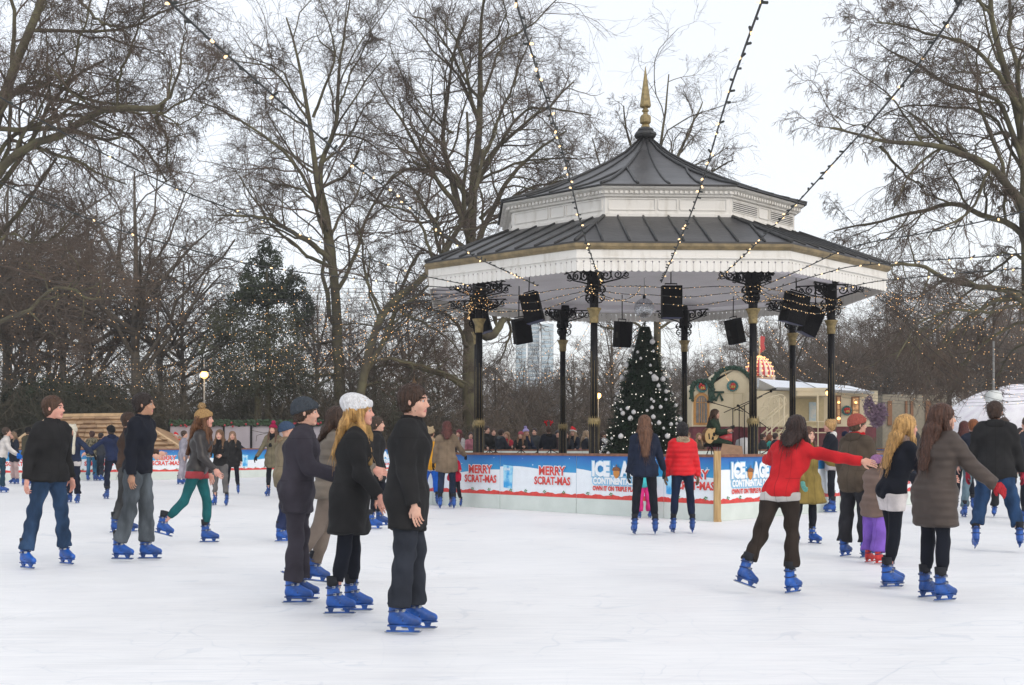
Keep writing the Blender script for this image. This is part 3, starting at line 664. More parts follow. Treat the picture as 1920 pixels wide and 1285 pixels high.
def tree_from(name, label, limbs, base, seed, spec, group=None, tw=None, bk=None, cat='tree', balls=0, K0=22, rmin=0.007, wob=0.05, rz=0.0):
    """limbs: list of (points Nx3 relative to base, r0, r1); spec: list of dict per level"""
    rng = np.random.default_rng(seed); t = thing(name, label, cat, base, rz, group)
    Pl = np.stack([resample(p, K0, rng, wob) for p, a, b in limbs]); Rl = np.stack([np.linspace(a, b, K0) for p, a, b in limbs])
    V, Q = tubes(Pl, Rl, 9, rng); vs, qs, off = [V], [Q], len(V)
    cv, cq, co = [], [], 0
    Pp, Rp = Pl, Rl
    for li, s in enumerate(spec):
        Pp, Rp = grow(Pp, Rp, rng=rng, rmin=rmin*(1.0 if li > 1 else 1.4), **s)
        if li == 0: V, Q = tubes(Pp, Rp, 6, rng); vs.append(V); qs.append(Q+off); off += len(V)
        else: V, Q = tubes(Pp, Rp, 4 if li == 1 else 3, rng); cv.append(V); cq.append(Q+co); co += len(V)
    link_mesh('trunk', mesh_np('trunk', np.concatenate(vs), np.concatenate(qs)), bk or M_bark, t)
    if balls:
        tips = Pp[rng.integers(0, len(Pp), balls), -1]; o = np.array([[1, 0, 0], [0, 1, 0], [-1, 0, 0], [0, -1, 0], [0, 0, 1], [0, 0, -1]])*0.028
        Vb = (tips[:, None, :]+o[None]-np.array([0, 0, 0.06])).reshape(-1, 3); q = np.array([[0, 1, 4, 4], [1, 2, 4, 4], [2, 3, 4, 4], [3, 0, 4, 4], [1, 0, 5, 5], [2, 1, 5, 5], [3, 2, 5, 5], [0, 3, 5, 5]])
        q = np.array([[0, 1, 4, 5], [1, 2, 4, 5], [2, 3, 4, 5], [3, 0, 4, 5]])
        Qb = (np.arange(balls)[:, None, None]*6+q[None]).reshape(-1, 4); cv.append(Vb); cq.append(Qb+co); co += len(Vb)
    link_mesh('crown', mesh_np('crown', np.concatenate(cv), np.concatenate(cq), False), tw or M_twig, t)
    return t
def traced(base_px, Z, limbs):
    """limbs given as pixel polylines with a width in pixels; depth offset spreads them around the trunk"""
    base = P(base_px, HY, Z); base.z = -0.1; out = []
    for pts, w0, w1, dz in limbs:
        n = len(pts); q = []
        for i, (x, y) in enumerate(pts):
            zz = Z+dz*(i/(n-1)); v = P(x, y, zz)-base; q.append(tuple(v))
        out.append((q, w0*Z/FPX/2*0.74, w1*Z/FPX/2*0.75))
    return base, out
SPEC = [dict(m=8, lf=0.42, ang=50, K=9, wig=0.21, grav=0.03, tmin=0.25, rs=0.5),
        dict(m=8, lf=0.6, ang=46, K=8, wig=0.23, grav=0.0, tmin=0.2, rs=0.55),
        dict(m=6, lf=0.62, ang=42, K=6, wig=0.28, grav=-0.03, tmin=0.15, rs=0.6),
        dict(m=5, lf=0.66, ang=36, K=3, wig=0.2, grav=-0.05, tmin=0.1, rs=0.7)]
def spec(**k):
    s = [dict(d) for d in SPEC]
    for kk, v in k.items():
        if kk == 'm':
            for d, mv in zip(s, v): d['m'] = mv
        if kk == 'grav':
            for d, mv in zip(s, v): d['grav'] = mv
        if kk == 'lf':
            for d, mv in zip(s, v): d['lf'] = mv
    return s
# 1: near tree whose long mossy limbs reach in from the left edge
b, l = traced(-40, 40, [([(-40, 840), (-38, 600), (-30, 380), (-5, 215), (30, 120), (68, 55), (90, -20), (100, -120)], 44, 16, 0),
    ([(-34, 420), (-10, 330), (20, 292), (55, 275), (95, 268), (130, 245), (165, 222), (205, 217), (240, 222), (292, 220)], 24, 14, -2),
    ([(-30, 380), (0, 262), (35, 240), (80, 226), (125, 219), (155, 222), (200, 240), (250, 262), (285, 300), (310, 345)], 13, 5, 3),
    ([(-20, 300), (5, 195), (40, 178), (85, 165), (125, 168), (155, 195), (185, 206), (222, 200), (245, 208)], 14, 7, 1),
    ([(-15, 240), (25, 150), (60, 140), (100, 155), (125, 120), (140, 60), (160, -30)], 9, 4, -3),
    ([(292, 220), (310, 175), (325, 120), (333, 60), (335, -10)], 8, 2.5, 1), ([(292, 220), (345, 190), (380, 150), (410, 115)], 6, 2, -1),
    ([(292, 220), (305, 245), (320, 290), (330, 330)], 9, 3, 1), ([(292, 222), (330, 235), (370, 215), (410, 180), (440, 160)], 4, 1.5, 2),
    ([(215, 218), (220, 160), (245, 115), (262, 60), (275, 0)], 8, 3, -2), ([(150, 0), (180, 30), (215, 45), (240, 65)], 9, 3, -2),
    ([(-20, 620), (20, 590), (60, 570), (95, 545), (115, 543), (150, 565), (210, 560)], 12, 4, -2), ([(-20, 470), (30, 440), (70, 455), (110, 450), (160, 400)], 8, 3, 3),
    ([(60, 70), (80, 20), (40, -60)], 8, 4, 2)])
tree_from('plane_tree', 'bare plane tree leaning in from the left edge with long mossy limbs', l, b, 11, spec(m=(10, 8, 6, 4), lf=(0.44, 0.6, 0.62, 0.7), grav=(0.05, -0.01, -0.04, -0.07)), balls=900, rmin=0.0045, wob=0.07)
# 2: slim tall tree behind the far barrier, left of centre
b, l = traced(636, 60, [([(638, 840), (636, 700), (630, 600), (627, 520), (615, 440), (600, 360), (585, 280), (575, 200), (560, 120), (530, 30)], 34, 4, 0),
    ([(627, 520), (622, 440), (612, 380), (596, 320), (610, 280), (632, 245), (632, 180), (636, 110), (650, 20), (655, -30)], 20, 3, 2),
    ([(632, 200), (655, 140), (690, 70), (700, 30)], 6, 2, -2), ([(587, 220), (605, 170), (628, 110), (618, 60), (600, 0)], 8, 2, -2),
    ([(620, 490), (585, 460), (540, 435), (500, 415), (460, 410), (400, 415)], 16, 3, -3), ([(618, 500), (580, 485), (540, 450), (510, 430), (480, 380), (450, 330)], 10, 3, 3),
    ([(610, 400), (585, 370), (560, 350), (520, 345), (490, 330)], 9, 3, -1), ([(595, 330), (550, 285), (500, 255), (450, 230)], 7, 2, 2),
    ([(580, 240), (540, 220), (500, 190), (470, 150)], 5, 2, -1), ([(622, 440), (640, 400), (665, 385), (680, 350), (700, 300)], 8, 2, 1),
    ([(575, 170), (555, 130), (520, 105), (490, 95)], 4, 1.5, 1), ([(632, 640), (600, 650), (575, 625), (568, 590)], 8, 3, 1), ([(640, 700), (600, 700), (560, 690), (510, 680)], 9, 3, 1)])
tree_from('plane_tree', 'slim tall bare tree whose forked trunk rises behind the white beanie woman', l, b, 12, spec(m=(10, 8, 5, 4), lf=(0.42, 0.6, 0.62, 0.68)), rmin=0.0055, wob=0.06)
# 3: leaning tree to the right of it
b, l = traced(662, 57, [([(664, 830), (672, 720), (690, 650), (705, 590), (735, 555), (775, 535), (815, 495), (840, 440), (870, 400), (885, 340), (890, 280)], 26, 8, 0),
    ([(664, 830), (680, 710), (710, 660), (735, 610), (752, 560), (765, 510), (790, 480)], 20, 7, 3),
    ([(815, 495), (790, 430), (760, 400), (720, 395), (680, 385)], 9, 3, -2), ([(735, 555), (760, 590), (800, 600), (850, 640), (880, 680)], 9, 3, 2),
    ([(705, 590), (690, 530), (700, 480), (680, 440)], 7, 2, 2), ([(700, 680), (740, 670), (790, 680), (840, 700), (880, 720)], 9, 5, 1)])
tree_from('plane_tree', 'bare tree leaning right towards the bandstand roof from behind the skaters', l, b, 13, spec(m=(9, 8, 6, 4), lf=(0.40, 0.6, 0.62, 0.68)), rmin=0.0055, wob=0.06)
# 4: the biggest tree, its trunk behind the outer left column
b, l = traced(886, 62, [([(884, 850), (884, 700), (886, 560), (890, 440), (893, 340), (903, 250), (905, 150), (900, 80), (915, 0)], 46, 6, 0),
    ([(888, 520), (900, 430), (925, 380), (950, 330), (985, 290), (1020, 270), (1060, 240)], 20, 4, -3), ([(886, 470), (865, 400), (845, 330), (835, 250), (845, 170), (850, 100), (880, 30)], 18, 4, 3),
    ([(884, 440), (850, 380), (810, 330), (780, 280), (750, 230), (715, 190), (700, 160)], 16, 3, -2), ([(890, 400), (860, 350), (845, 320), (790, 325), (750, 320), (710, 350), (670, 370)], 16, 3, 4),
    ([(905, 300), (930, 240), (960, 180), (980, 120), (1000, 80)], 10, 3, 3), ([(890, 360), (915, 300), (965, 220), (1000, 200), (1060, 210), (1100, 220)], 10, 3, -4),
    ([(900, 410), (940, 380), (1000, 350), (1060, 345), (1100, 330)], 10, 3, 2), ([(903, 200), (880, 150), (860, 80), (830, 20)], 9, 3, -2), ([(905, 180), (930, 110), (960, 60), (950, 10)], 8, 2, 2),
    ([(890, 620), (920, 640), (950, 600), (985, 560), (1020, 520)], 24, 8, 3), ([(880, 730), (840, 705), (790, 690), (750, 680), (700, 685)], 16, 4, -2),
    ([(880, 660), (860, 610), (830, 580), (800, 575)], 12, 3, -3), ([(900, 340), (935, 320), (990, 300), (1060, 290), (1120, 290)], 8, 2, -1), ([(850, 250), (800, 220), (770, 170), (760, 130)], 7, 2, 1)])
tree_from('plane_tree', 'largest bare tree with a broad round crown rising behind the left end of the bandstand', l, b, 14, spec(m=(11, 8, 5, 4), lf=(0.42, 0.6, 0.62, 0.66)), rmin=0.0055, wob=0.07)
# 5: tree behind the spire
b, l = traced(1232, 70, [([(1235, 850), (1232, 600), (1228, 400), (1232, 280), (1245, 200), (1250, 140)], 26, 3, 0), ([(1230, 400), (1260, 300), (1290, 230), (1310, 190)], 14, 3, 2), ([(1230, 420), (1200, 330), (1180, 260), (1170, 200)], 12, 3, -2),
    ([(1230, 480), (1280, 380), (1330, 320), (1370, 300)], 12, 3, -2), ([(1232, 500), (1170, 400), (1130, 320), (1110, 260)], 12, 3, 2), ([(1225, 640), (1190, 600), (1160, 620), (1100, 600)], 8, 3, 1), ([(1228, 620), (1300, 580), (1340, 600)], 8, 3, 1)])
tree_from('bare_tree', 'bare tree whose thin top shows on both sides of the gold spire', l, b, 15, spec(m=(8, 7, 5, 3), lf=(0.34, 0.6, 0.6, 0.66)), rmin=0.0055)
# 6: tree at the right edge
b, l = traced(1935, 42, [([(1940, 850), (1934, 600), (1928, 420), (1922, 300), (1910, 200), (1880, 130), (1858, 60), (1850, 20), (1858, -60)], 40, 10, 0),
    ([(1932, 470), (1920, 395), (1885, 345), (1850, 308), (1810, 298), (1770, 282), (1720, 272), (1660, 272), (1610, 265), (1580, 248), (1545, 240)], 26, 4, -2),
    ([(1930, 520), (1915, 420), (1870, 402), (1830, 398), (1800, 370), (1770, 378), (1730, 395), (1700, 390), (1660, 410), (1620, 420), (1570, 425)], 20, 4, 3),
    ([(1934, 600), (1910, 545), (1860, 545), (1800, 535), (1760, 528), (1745, 512), (1725, 508), (1690, 512), (1640, 520)], 20, 5, -3),
    ([(1925, 330), (1890, 230), (1870, 185), (1830, 165), (1780, 158), (1745, 130), (1710, 105), (1670, 80), (1640, 60)], 16, 3, 2),
    ([(1915, 210), (1880, 160), (1850, 110), (1800, 70), (1755, 60), (1700, 40), (1640, 30)], 14, 3, -2), ([(1910, 190), (1900, 100), (1890, 40), (1900, -40)], 14, 5, 3),
    ([(1925, 330), (1880, 240), (1830, 200), (1790, 200), (1740, 200), (1700, 195), (1650, 215)], 10, 3, 4), ([(1850, 308), (1860, 340), (1890, 360)], 8, 4, 0),
    ([(1650, 275), (1680, 320), (1710, 350), (1745, 372)], 8, 3, 1), ([(1928, 560), (1880, 560), (1840, 580), (1800, 610), (1770, 640), (1750, 680)], 14, 4, -1),
    ([(1858, 30), (1820, 0), (1790, -40)], 8, 4, 0), ([(1932, 500), (1895, 480), (1860, 520), (1820, 540)], 10, 4, 2),
    ([(1932, 600), (1900, 610), (1850, 640), (1805, 690), (1790, 740)], 9, 3, 1), ([(1930, 560), (1860, 590), (1780, 580), (1720, 610), (1690, 670)], 9, 3, -3), ([(1934, 640), (1890, 670), (1860, 720), (1850, 760)], 8, 3, 3)])
tree_from('plane_tree', 'bare plane tree at the right edge whose limbs reach over the caravans', l, b, 16, spec(m=(10, 8, 6, 4), lf=(0.42, 0.56, 0.6, 0.66), grav=(0.0, -0.06, -0.13, -0.22)), rmin=0.0055, wob=0.06)
# generic trees: prototypes, then copies
def generic(seed, h, spread, nl=7, r=0.3, lean=0.0, bf=0.28):
    rg = random.Random(seed); L = [([(0, 0, 0), (lean*0.1*h, 0, h*0.2), (lean*h*0.25, 0, h*0.45), (lean*h*0.35, rg.uniform(-.4, .4), h*0.7), (lean*h*0.3, 0, h)], r, r*0.14)]
    for i in range(nl):
        a = 2*math.pi*(i/nl)+rg.uniform(-.4, .4); z0 = h*(bf+0.4*rg.random()); s = spread*rg.uniform(0.6, 1.1); up_ = h*rg.uniform(0.12, 0.42)
        x0 = lean*h*0.3*z0/h; L.append(([(x0, 0, z0), (x0+s*.35*math.cos(a), s*.35*math.sin(a), z0+up_*0.35), (x0+s*.7*math.cos(a), s*.7*math.sin(a), z0+up_*0.75), (x0+s*math.cos(a), s*math.sin(a), z0+up_)], r*0.5, r*0.12))
    return L
def copy_tree(o, loc, rz, sc, label=None):
    c = o.copy(); C.objects.link(c); c.location = loc; c.rotation_euler = (0, 0, rz); c.scale = (sc, sc, sc)
    if label: c['label'] = label
    for ch in o.children:
        d = ch.copy(); C.objects.link(d); d.parent = c
    return c
GS = spec(m=(7, 6, 5, 3), lf=(0.5, 0.58, 0.58, 0.62))
WL = 'bare brown winter tree in the dense wood behind the rink'; WG = 'bare trees of the wood behind the rink'
protos = []
for k, (sd_, h, s, r) in enumerate([(1, 13, 5.5, 0.24), (2, 15, 6.5, 0.3), (3, 12, 5.0, 0.2), (4, 16, 6, 0.28)]):
    px_, Z_ = [(60, 66), (255, 62), (340, 72), (12, 68)][k]
    b = P(px_, HY, Z_); b.z = -0.1
    protos.append(tree_from('bare_tree', WL, generic(sd_, h, s, 8, r), b, 30+k, GS, WG, tw=M_twigb if k % 2 else M_twig, bk=M_barkfar, K0=14, rmin=0.0085))
rg = random.Random(77)
# left of the bandstand the wood is nearer and darker; right of it farther, lower and browner
for px_, Z_, sc in [(-60, 60, 1.0), (20, 84, 1.15), (120, 70, 1.0), (170, 84, 1.1), (300, 70, .8), (345, 92, .9), (590, 95, .8), (700, 80, .62),
                    (760, 92, .75), (820, 76, .6), (930, 84, .5), (985, 92, .5), (1075, 80, .55), (1110, 98, .55), (1150, 90, .6), (1290, 110, .66), (-20, 74, 1.1), (90, 74, 1.0),  (660, 104, .8), (880, 104, .75), (1020, 104, .5)]:
    b = P(px_, HY, Z_); b.z = -0.1; copy_tree(protos[rg.randrange(4)], b, rg.uniform(0, 6.3), sc)
WL2 = 'bare tree of the distant brown wood beyond the caravans'
for k in range(34):
    px_ = 1285+k*21+rg.uniform(-10, 10); Z_ = rg.uniform(92, 150); h = 0.52+0.20*rg.random()+(0.26 if px_ > 1450 else 0)
    b = P(px_, HY, Z_); b.z = -0.1; c = copy_tree(protos[rg.choice([1, 3, 1, 0])], b, rg.uniform(0, 6.3), h*Z_/110, WL2); c['group'] = 'trees of the wood beyond the caravans'
# undergrowth that reads as one mass
def undergrowth(name, x0, x1, y0, y1, n, h, col, col2, label, seed, leaf=0.0):
    rng = np.random.default_rng(seed); N = n; p0 = np.stack([rng.uniform(x0, x1, N), rng.uniform(y0, y1, N), np.full(N, -0.1)], 1)
    d = rng.normal(0, 0.35, (N, 3)); d[:, 2] = 1; L = h*rng.uniform(0.4, 1.1, N); K = 5; out = [p0]; p = p0
    for k in range(K-1):
        d = d/np.linalg.norm(d, axis=1, keepdims=True)+rng.normal(0, 0.22, d.shape); p = p+d*(L/(K-1))[:, None]; out.append(p)
    A = np.stack(out, 1); R = np.tile(np.linspace(0.035, 0.012, K), (N, 1)); vs, qs, off = [], [], 0
    V, Q = tubes(A, R, 3, rng); vs.append(V); qs.append(Q); off = len(V)
    for s in (dict(m=6, lf=0.6, ang=45, K=4, wig=0.3, grav=0.0), dict(m=5, lf=0.6, ang=45, K=3, wig=0.3, grav=-0.05)):
        A, R = grow(A, R, rng=rng, rmin=0.012, **s); V, Q = tubes(A, R, 3, rng); vs.append(V); qs.append(Q+off); off += len(V)
    o = link_mesh(name, mesh_np(name, np.concatenate(vs), np.concatenate(qs), False), mat(name+'_twig%d' % seed, col, 0.9, scale=0.3, col2=col2, thr=(0.4, 0.6)))
    tag(o, label, 'undergrowth', kind='stuff')
undergrowth('undergrowth', -34, -4, 58, 66, 760, 4.3, (0.10, 0.082, 0.058), (0.045, 0.048, 0.03), 'dark tangled undergrowth behind the far left barrier', 1)
undergrowth('undergrowth', -10, 12, 58, 72, 560, 3.2, (0.13, 0.10, 0.075), (0.075, 0.058, 0.044), 'brown tangled undergrowth seen between the bandstand columns', 2)
undergrowth('undergrowth', 12, 60, 78, 92, 460, 4.6, (0.17, 0.13, 0.10), (0.10, 0.08, 0.064), 'brown scrub beyond the caravans on the right', 3)
undergrowth('undergrowth', -60, 15, 95, 125, 1300, 7.0, (0.13, 0.105, 0.09), (0.07, 0.06, 0.05), 'far brown scrub under the wood on the left', 4)
# evergreens
def leafy(name, label, base, blobs, seed, leafs, size, col, col2, trunk_h=0, tr=0.2, cat='tree'):
    rng = np.random.default_rng(seed); t = thing(name, label, cat, base)
    if trunk_h: m = MB(); m.tube([(0, 0, 0), (0.1, 0, trunk_h*.5), (0, 0, trunk_h)], [tr, tr*.8, tr*.35], 8); m.build('trunk', M_bark, t)
    Ps = []
    tot = sum(b[3]*b[4]*b[5] for b in blobs)
    for (x, y, z, rx, ry, rz_) in blobs:
        n = int(leafs*rx*ry*rz_/tot); v = rng.normal(0, 1, (n, 3)); v /= np.linalg.norm(v, axis=1, keepdims=True); r = rng.uniform(0.35, 1, (n, 1))**0.5
        Ps.append(v*r*np.array([rx, ry, rz_])*(1+0.16*rng.normal(0, 1, (n, 1)))+np.array([x, y, z]))
    c = np.concatenate(Ps); # clumps
    keep = (np.sin(c[:, 0]*3.1+seed)*np.sin(c[:, 1]*2.7)*np.sin(c[:, 2]*3.7+1)) < 0.35; c = c[keep]; N = len(c)
    a = rng.normal(0, 1, (N, 3)); a /= np.linalg.norm(a, axis=1, keepdims=True); b = np.cross(a, rng.normal(0, 1, (N, 3))); b /= np.linalg.norm(b, axis=1, keepdims=True)
    s = size*rng.uniform(0.5, 1.3, (N, 1)); V = np.stack([c-a*s-b*s*.35, c+a*s-b*s*.35, c+a*s+b*s*.35, c-a*s+b*s*.35], 1).reshape(-1, 3)
    link_mesh('crown', mesh_np('crown', V, np.arange(len(V)).reshape(-1, 4), False), mat('leaf_%s%d' % (name, seed), col, 0.7, scale=0.9, col2=col2, thr=(0.4, 0.62)), t)
def lp(px, py, Z): v = P(px, py, Z); return v
b = P(500, HY, 59); b.z = 0
def bl(px, py, rpx, rpy, Z, base, dz=0): v = P(px, py, Z)-base; s = Z/FPX; return (v.x, dz, v.z, rpx*s, rpx*s, rpy*s)
leafy('conifer', 'dark green evergreen with a rounded top standing among the bare trees', b, [bl(497, 462, 14, 18, 59, b), bl(504, 486, 26, 24, 59, b), bl(478, 508, 22, 26, 59, b), bl(520, 520, 26, 24, 59, b, .6), bl(466, 536, 16, 24, 59, b, -.5), bl(556, 536, 20, 22, 59, b), bl(540, 512, 14, 16, 59, b, .8), bl(498, 552, 52, 24, 59, b), bl(448, 566, 22, 22, 59, b), bl(565, 575, 26, 30, 59, b)], 3, 13000, 0.062, (0.050, 0.068, 0.036), (0.02, 0.03, 0.018), 9.5, 0.16)
b = P(480, HY, 58.5); b.z = 0
leafy('ivy_clad_tree', 'loose olive green ivy mass around the bare stems below the round evergreen', b, [bl(460, 610, 80, 50, 58.5, b, 1), bl(535, 640, 50, 60, 58.5, b, -1), bl(420, 600, 34, 34, 58.5, b), bl(490, 700, 100, 50, 58.5, b), bl(400, 660, 40, 40, 58.5, b)], 6, 21000, 0.058, (0.075, 0.082, 0.045), (0.034, 0.038, 0.022), 6, 0.2)
b = P(140, HY, 64); b.z = 0
leafy('evergreen_bush', 'dark green holly bush in the wood above the shingled roof', b, [bl(90, 750, 70, 40, 64, b), bl(160, 740, 60, 30, 64, b, 1), bl(40, 770, 50, 40, 64, b), bl(210, 770, 40, 30, 64, b)], 4, 14000, 0.09, (0.035, 0.06, 0.026), (0.012, 0.022, 0.012), 0, cat='bush')
# ---------------------------------------------------------------- strings of fairy lights
M_wire = mat('cable_black', (0.02, 0.022, 0.022), 0.6, var=0.2)
M_bulb = mat('warm_bulb', (0.9, 0.7, 0.45), 0.3, var=0, emit=(1.0, 0.62, 0.26), es=1.5)
M_bulbfar = mat('warm_bulb_far', (0.9, 0.6, 0.3), 0.3, var=0, emit=(1.0, 0.52, 0.17), es=1.5)
M_sock = mat('bulb_socket', (0.015, 0.02, 0.018), 0.5, var=0.1)
def bulb_proto():
    b = MB(); b.lathe([(0.004, -0.045), (0.011, -0.038), (0.012, -0.02), (0.008, 0.0)], n=6)
    me = bpy.data.meshes.new('bulb'); me.from_pydata(b.v, [], b.f); me.materials.append(M_bulb); me.update()
    s = MB(); s.lathe([(0.010, -0.004), (0.013, 0.0), (0.013, 0.05), (0.006, 0.056)], n=6)
    ms = bpy.data.meshes.new('socket'); ms.from_pydata(s.v, [], s.f); ms.materials.append(M_sock); ms.update()
    return me, ms
BM, BSK = bulb_proto()
def smooth_path(pts, K):
    p = resample([tuple(q) for q in pts], K); return [Vector(q) for q in p]
def light_string(pts, label, group, K=40, r=0.010, spacing=0.33, single=True, seed=0, bs=1.0, maxb=96, lit=1.0):
    pts = smooth_path(pts, K); o0 = pts[0]; t = thing('light_string', label, 'string lights', o0, 0, group)
    w = MB(); w.tube([p-o0 for p in pts], r, 5); w.build('wire', M_wire, t)
    L = sum((pts[i+1]-pts[i]).length for i in range(K-1)); n = min(maxb, int(L/spacing)); rg = random.Random(seed)
    cum = [0]
    for i in range(K-1): cum.append(cum[-1]+(pts[i+1]-pts[i]).length)
    for k in range(n):
        d = (k+0.5)*L/n; i = max(j for j in range(K) if cum[j] <= d); i = min(i, K-2); u = (d-cum[i])/(cum[i+1]-cum[i]+1e-9); p = pts[i].lerp(pts[i+1], u)-o0
        q = (rg.uniform(-1.9, 1.9), rg.uniform(-1.9, 1.9), rg.uniform(0, 6.3))
        s = bpy.data.objects.new('bulb_holder', BSK); C.objects.link(s); s.parent = t; s.location = p; s.rotation_euler = q; s.scale = (bs,)*3
        if rg.random() < lit: b = bpy.data.objects.new('bulb', BM); C.objects.link(b); b.parent = s
    return t
def plan(p0, p1, px):
    """point of the straight ground line p0-p1 that is seen at pixel column px -> depth"""
    k = (px-CX)/FPX; dx, dz = p1[0]-p0[0], p1[1]-p0[1]; t = (k*p0[1]-p0[0])/(dx-k*dz); return p0[1]+t*dz
def overhead(pix, Z0, Z1, label, seed):
    p0 = (XZ(pix[0][0], Z0), Z0); p1 = (XZ(pix[-1][0], Z1), Z1); pts = [P(x, y, plan(p0, p1, x)) for x, y in pix]
    d = pts[-1]-pts[-2]; d.normalize(); pts.append(pts[-1]+d*3+Vector((0, 0, 0.1)))
    return light_string(pts, label, 'overhead light strings fanning out from the bandstand', seed=seed, r=0.0105, spacing=0.36, lit=0.4)
G = 'overhead light strings fanning out from the bandstand'
overhead([(1008, 536), (963, 515), (885, 480), (800, 415), (730, 355), (651, 303), (623, 277), (560, 222), (480, 150), (400, 82), (312, 0)], 27.6, 9.5, 'overhead light string running down from the top left past the slim tree to the bandstand', 1)
overhead([(1128, 532), (1112, 490), (1088, 420), (1070, 340), (1045, 250), (1022, 180), (1000, 110), (982, 50), (966, 0)], 27.6, 10.5, 'overhead light string falling onto the front left column bracket', 2)
overhead([(1240, 530), (1262, 480), (1290, 415), (1315, 350), (1335, 280), (1358, 200), (1382, 130), (1405, 65), (1430, 0)], 27.2, 10, 'overhead light string crossing the empty sky right of the gold spire', 3)
overhead([(1345, 525), (1405, 470), (1450, 425), (1500, 375), (1545, 325), (1600, 265), (1650, 210), (1700, 150), (1750, 85), (1805, 0)], 27.4, 10, 'overhead light string crossing the twigs of the right edge tree', 4)
overhead([(935, 545), (800, 537), (640, 520), (540, 508), (436, 490), (336, 462), (264, 446), (150, 405), (60, 370), (-30, 330)], 29.0, 16, 'light string passing low across the left trees below the mossy limb', 5)
overhead([(930, 545), (780, 515), (640, 468), (520, 425), (430, 390), (355, 366), (265, 323), (140, 262), (28, 200), (-40, 160)], 29.0, 14, 'light string crossing under the long mossy limb at the left', 6)
overhead([(1420, 540), (1470, 520), (1530, 493), (1575, 470), (1640, 452), (1720, 440), (1800, 425), (1930, 395)], 28.0, 17, 'light string leaving the right front column above the others', 7)
overhead([(1440, 545), (1520, 520), (1590, 500), (1680, 492), (1800, 485), (1930, 475)], 28.4, 18, 'light string leaving the right front column just under the gutter', 8)
overhead([(1560, 545), (1640, 528), (1720, 520), (1820, 510), (1930, 503)], 29.0, 20, 'light string leaving the outer right column almost level', 9)
# garland of bulbs bundled round the brackets
def ringpt(i, u, z, R=4.86): a = ov(R, i, z).lerp(ov(R, i+1, z), u); a = Matrix.Rotation(BROT, 3, 'Z') @ a; return a+Vector((BX, BY, 0))
for i, lb_ in ((7, 'front'), (0, 'right'), (6, 'left'), (1, 'far right'), (5, 'far left')):
    nm = {7: 'on the front side', 0: 'on the right front side', 6: 'on the left front side', 1: 'on the outer right side', 5: 'on the outer left side'}[i]
    for j in range(2 if i in (5, 1) else 3):
        z = 4.86-0.10*j; sag = 0.06+0.10*j; pts = []
        for k in range(13):
            u = -0.02+1.04*k/12; p = ringpt(i, u, z-sag*4*u*(1-u)+0.02*math.sin(5*k+j), 4.84+0.05*j); pts.append(p)
        light_string(pts, 'light bulb swag looped under the eaves %s of the bandstand, %s' % (nm, ('topmost', 'middle', 'lowest')[j]), 'light garlands under the eaves', K=30, spacing=0.11, seed=i*7+j, r=0.009, bs=0.58, maxb=48)
for i, nm in ((0, 'front right'), (7, 'front left')):
    p = ringpt(i, 0.0, 4.80, 4.95); pts = [p+Vector((0.55*math.cos(a)*1.0+ (0.55 if i == 7 else -0.1), -0.05, -0.32*abs(math.sin(a)))) for a in [k*math.pi/10 for k in range(11)]]
    light_string(pts, 'short hanging loop of bulbs beside the %s bracket of the bandstand' % nm, 'light garlands under the eaves', K=20, spacing=0.05, seed=i, r=0.007, bs=0.55, maxb=32)
# tie wires from the ceiling
tw_ = [(6, 0.5, 3), (7, 0.3, 5), (0, 0.4, 2)]
# far fan of strings from the bandstand to the poles round the rink
def far_string(p, q, sag, label, group, seed, spacing=0.42, rb=0.0092, rw=0.006):
    p, q = Vector(p), Vector(q); L = (q-p).length; K = 26; t = thing('light_string', label, 'string lights', p, 0, group); w = MB(); pts = []
    for k in range(K): u = k/(K-1); c = p.lerp(q, u)-p; c.z -= sag*4*u*(1-u); pts.append(c)
    w.tube(pts, rw, 3, cap=False); w.build('wire', M_wire, t)
    b = MB(); rg = random.Random(seed); n = int(L/spacing)
    for k in range(n):
        u = (k+rg.uniform(0.1, 0.9))/n
        if rg.random() < 0.40: continue
        c = p.lerp(q, u)-p; c.z -= sag*4*u*(1-u)+rg.uniform(0.0, 0.06); b.ball(c, rb*rg.uniform(0.7, 1.15), 5, 4)
    tag(b.build('bulb', M_bulbfar, t), kind='stuff')
GF = 'far light strings from the bandstand to the left of the rink'; GFL = 'one of the many dotted light strings fanning left in front of the dark trees'
rg = random.Random(8)
for k in range(24):
    a = k/23; q = P(-120+rg.uniform(-60, 40)+a*120, 470+a*230+rg.uniform(-12, 12), 34+16*rg.random()); p = P(905+rg.uniform(-25, 30), 548+rg.uniform(-6, 22), 29.5)
    far_string(p, q, 0.25+1.5*a*rg.uniform(.6, 1.1), GFL, GF, k)
for k in range(12):
    a = k/11; q = P(80+a*520+rg.uniform(-20, 20), 688+rg.uniform(-8, 8), 50); p = P(905+rg.uniform(-20, 20), 560+rg.uniform(-6, 16), 31)
    far_string(p, q, 0.5, GFL, GF, 40+k)
for k in range(5):
    far_string(P(-60, 668+k*9+rg.uniform(-3, 3), 48), P(640, 694+k*5+rg.uniform(-3, 3), 54), 0.25, GFL, GF, 60+k, spacing=0.35)
GR = 'far light strings from the bandstand to the right of the rink'; GRL = 'one of the many dotted light strings fanning right beyond the outer right column'
for k in range(26):
    a = k/25; p = P(1640+rg.uniform(-40, 30), 530+rg.uniform(-5, 25), 31); q = P(1990+rg.uniform(-40, 60), 520+a*215+rg.uniform(-8, 8), 32+14*rg.random()); far_string(p, q, 0.2+0.8*a, GRL, GR, 80+k)
for k in range(8):
    far_string(P(1560, 700+k*6, 46), P(1990, 690+k*9+rg.uniform(-5, 5), 44), 0.3, GRL, GR, 120+k, spacing=0.3)
GB = 'light strings hanging behind the bandstand'; GBL = 'thin light string slanting down behind the bandstand columns'
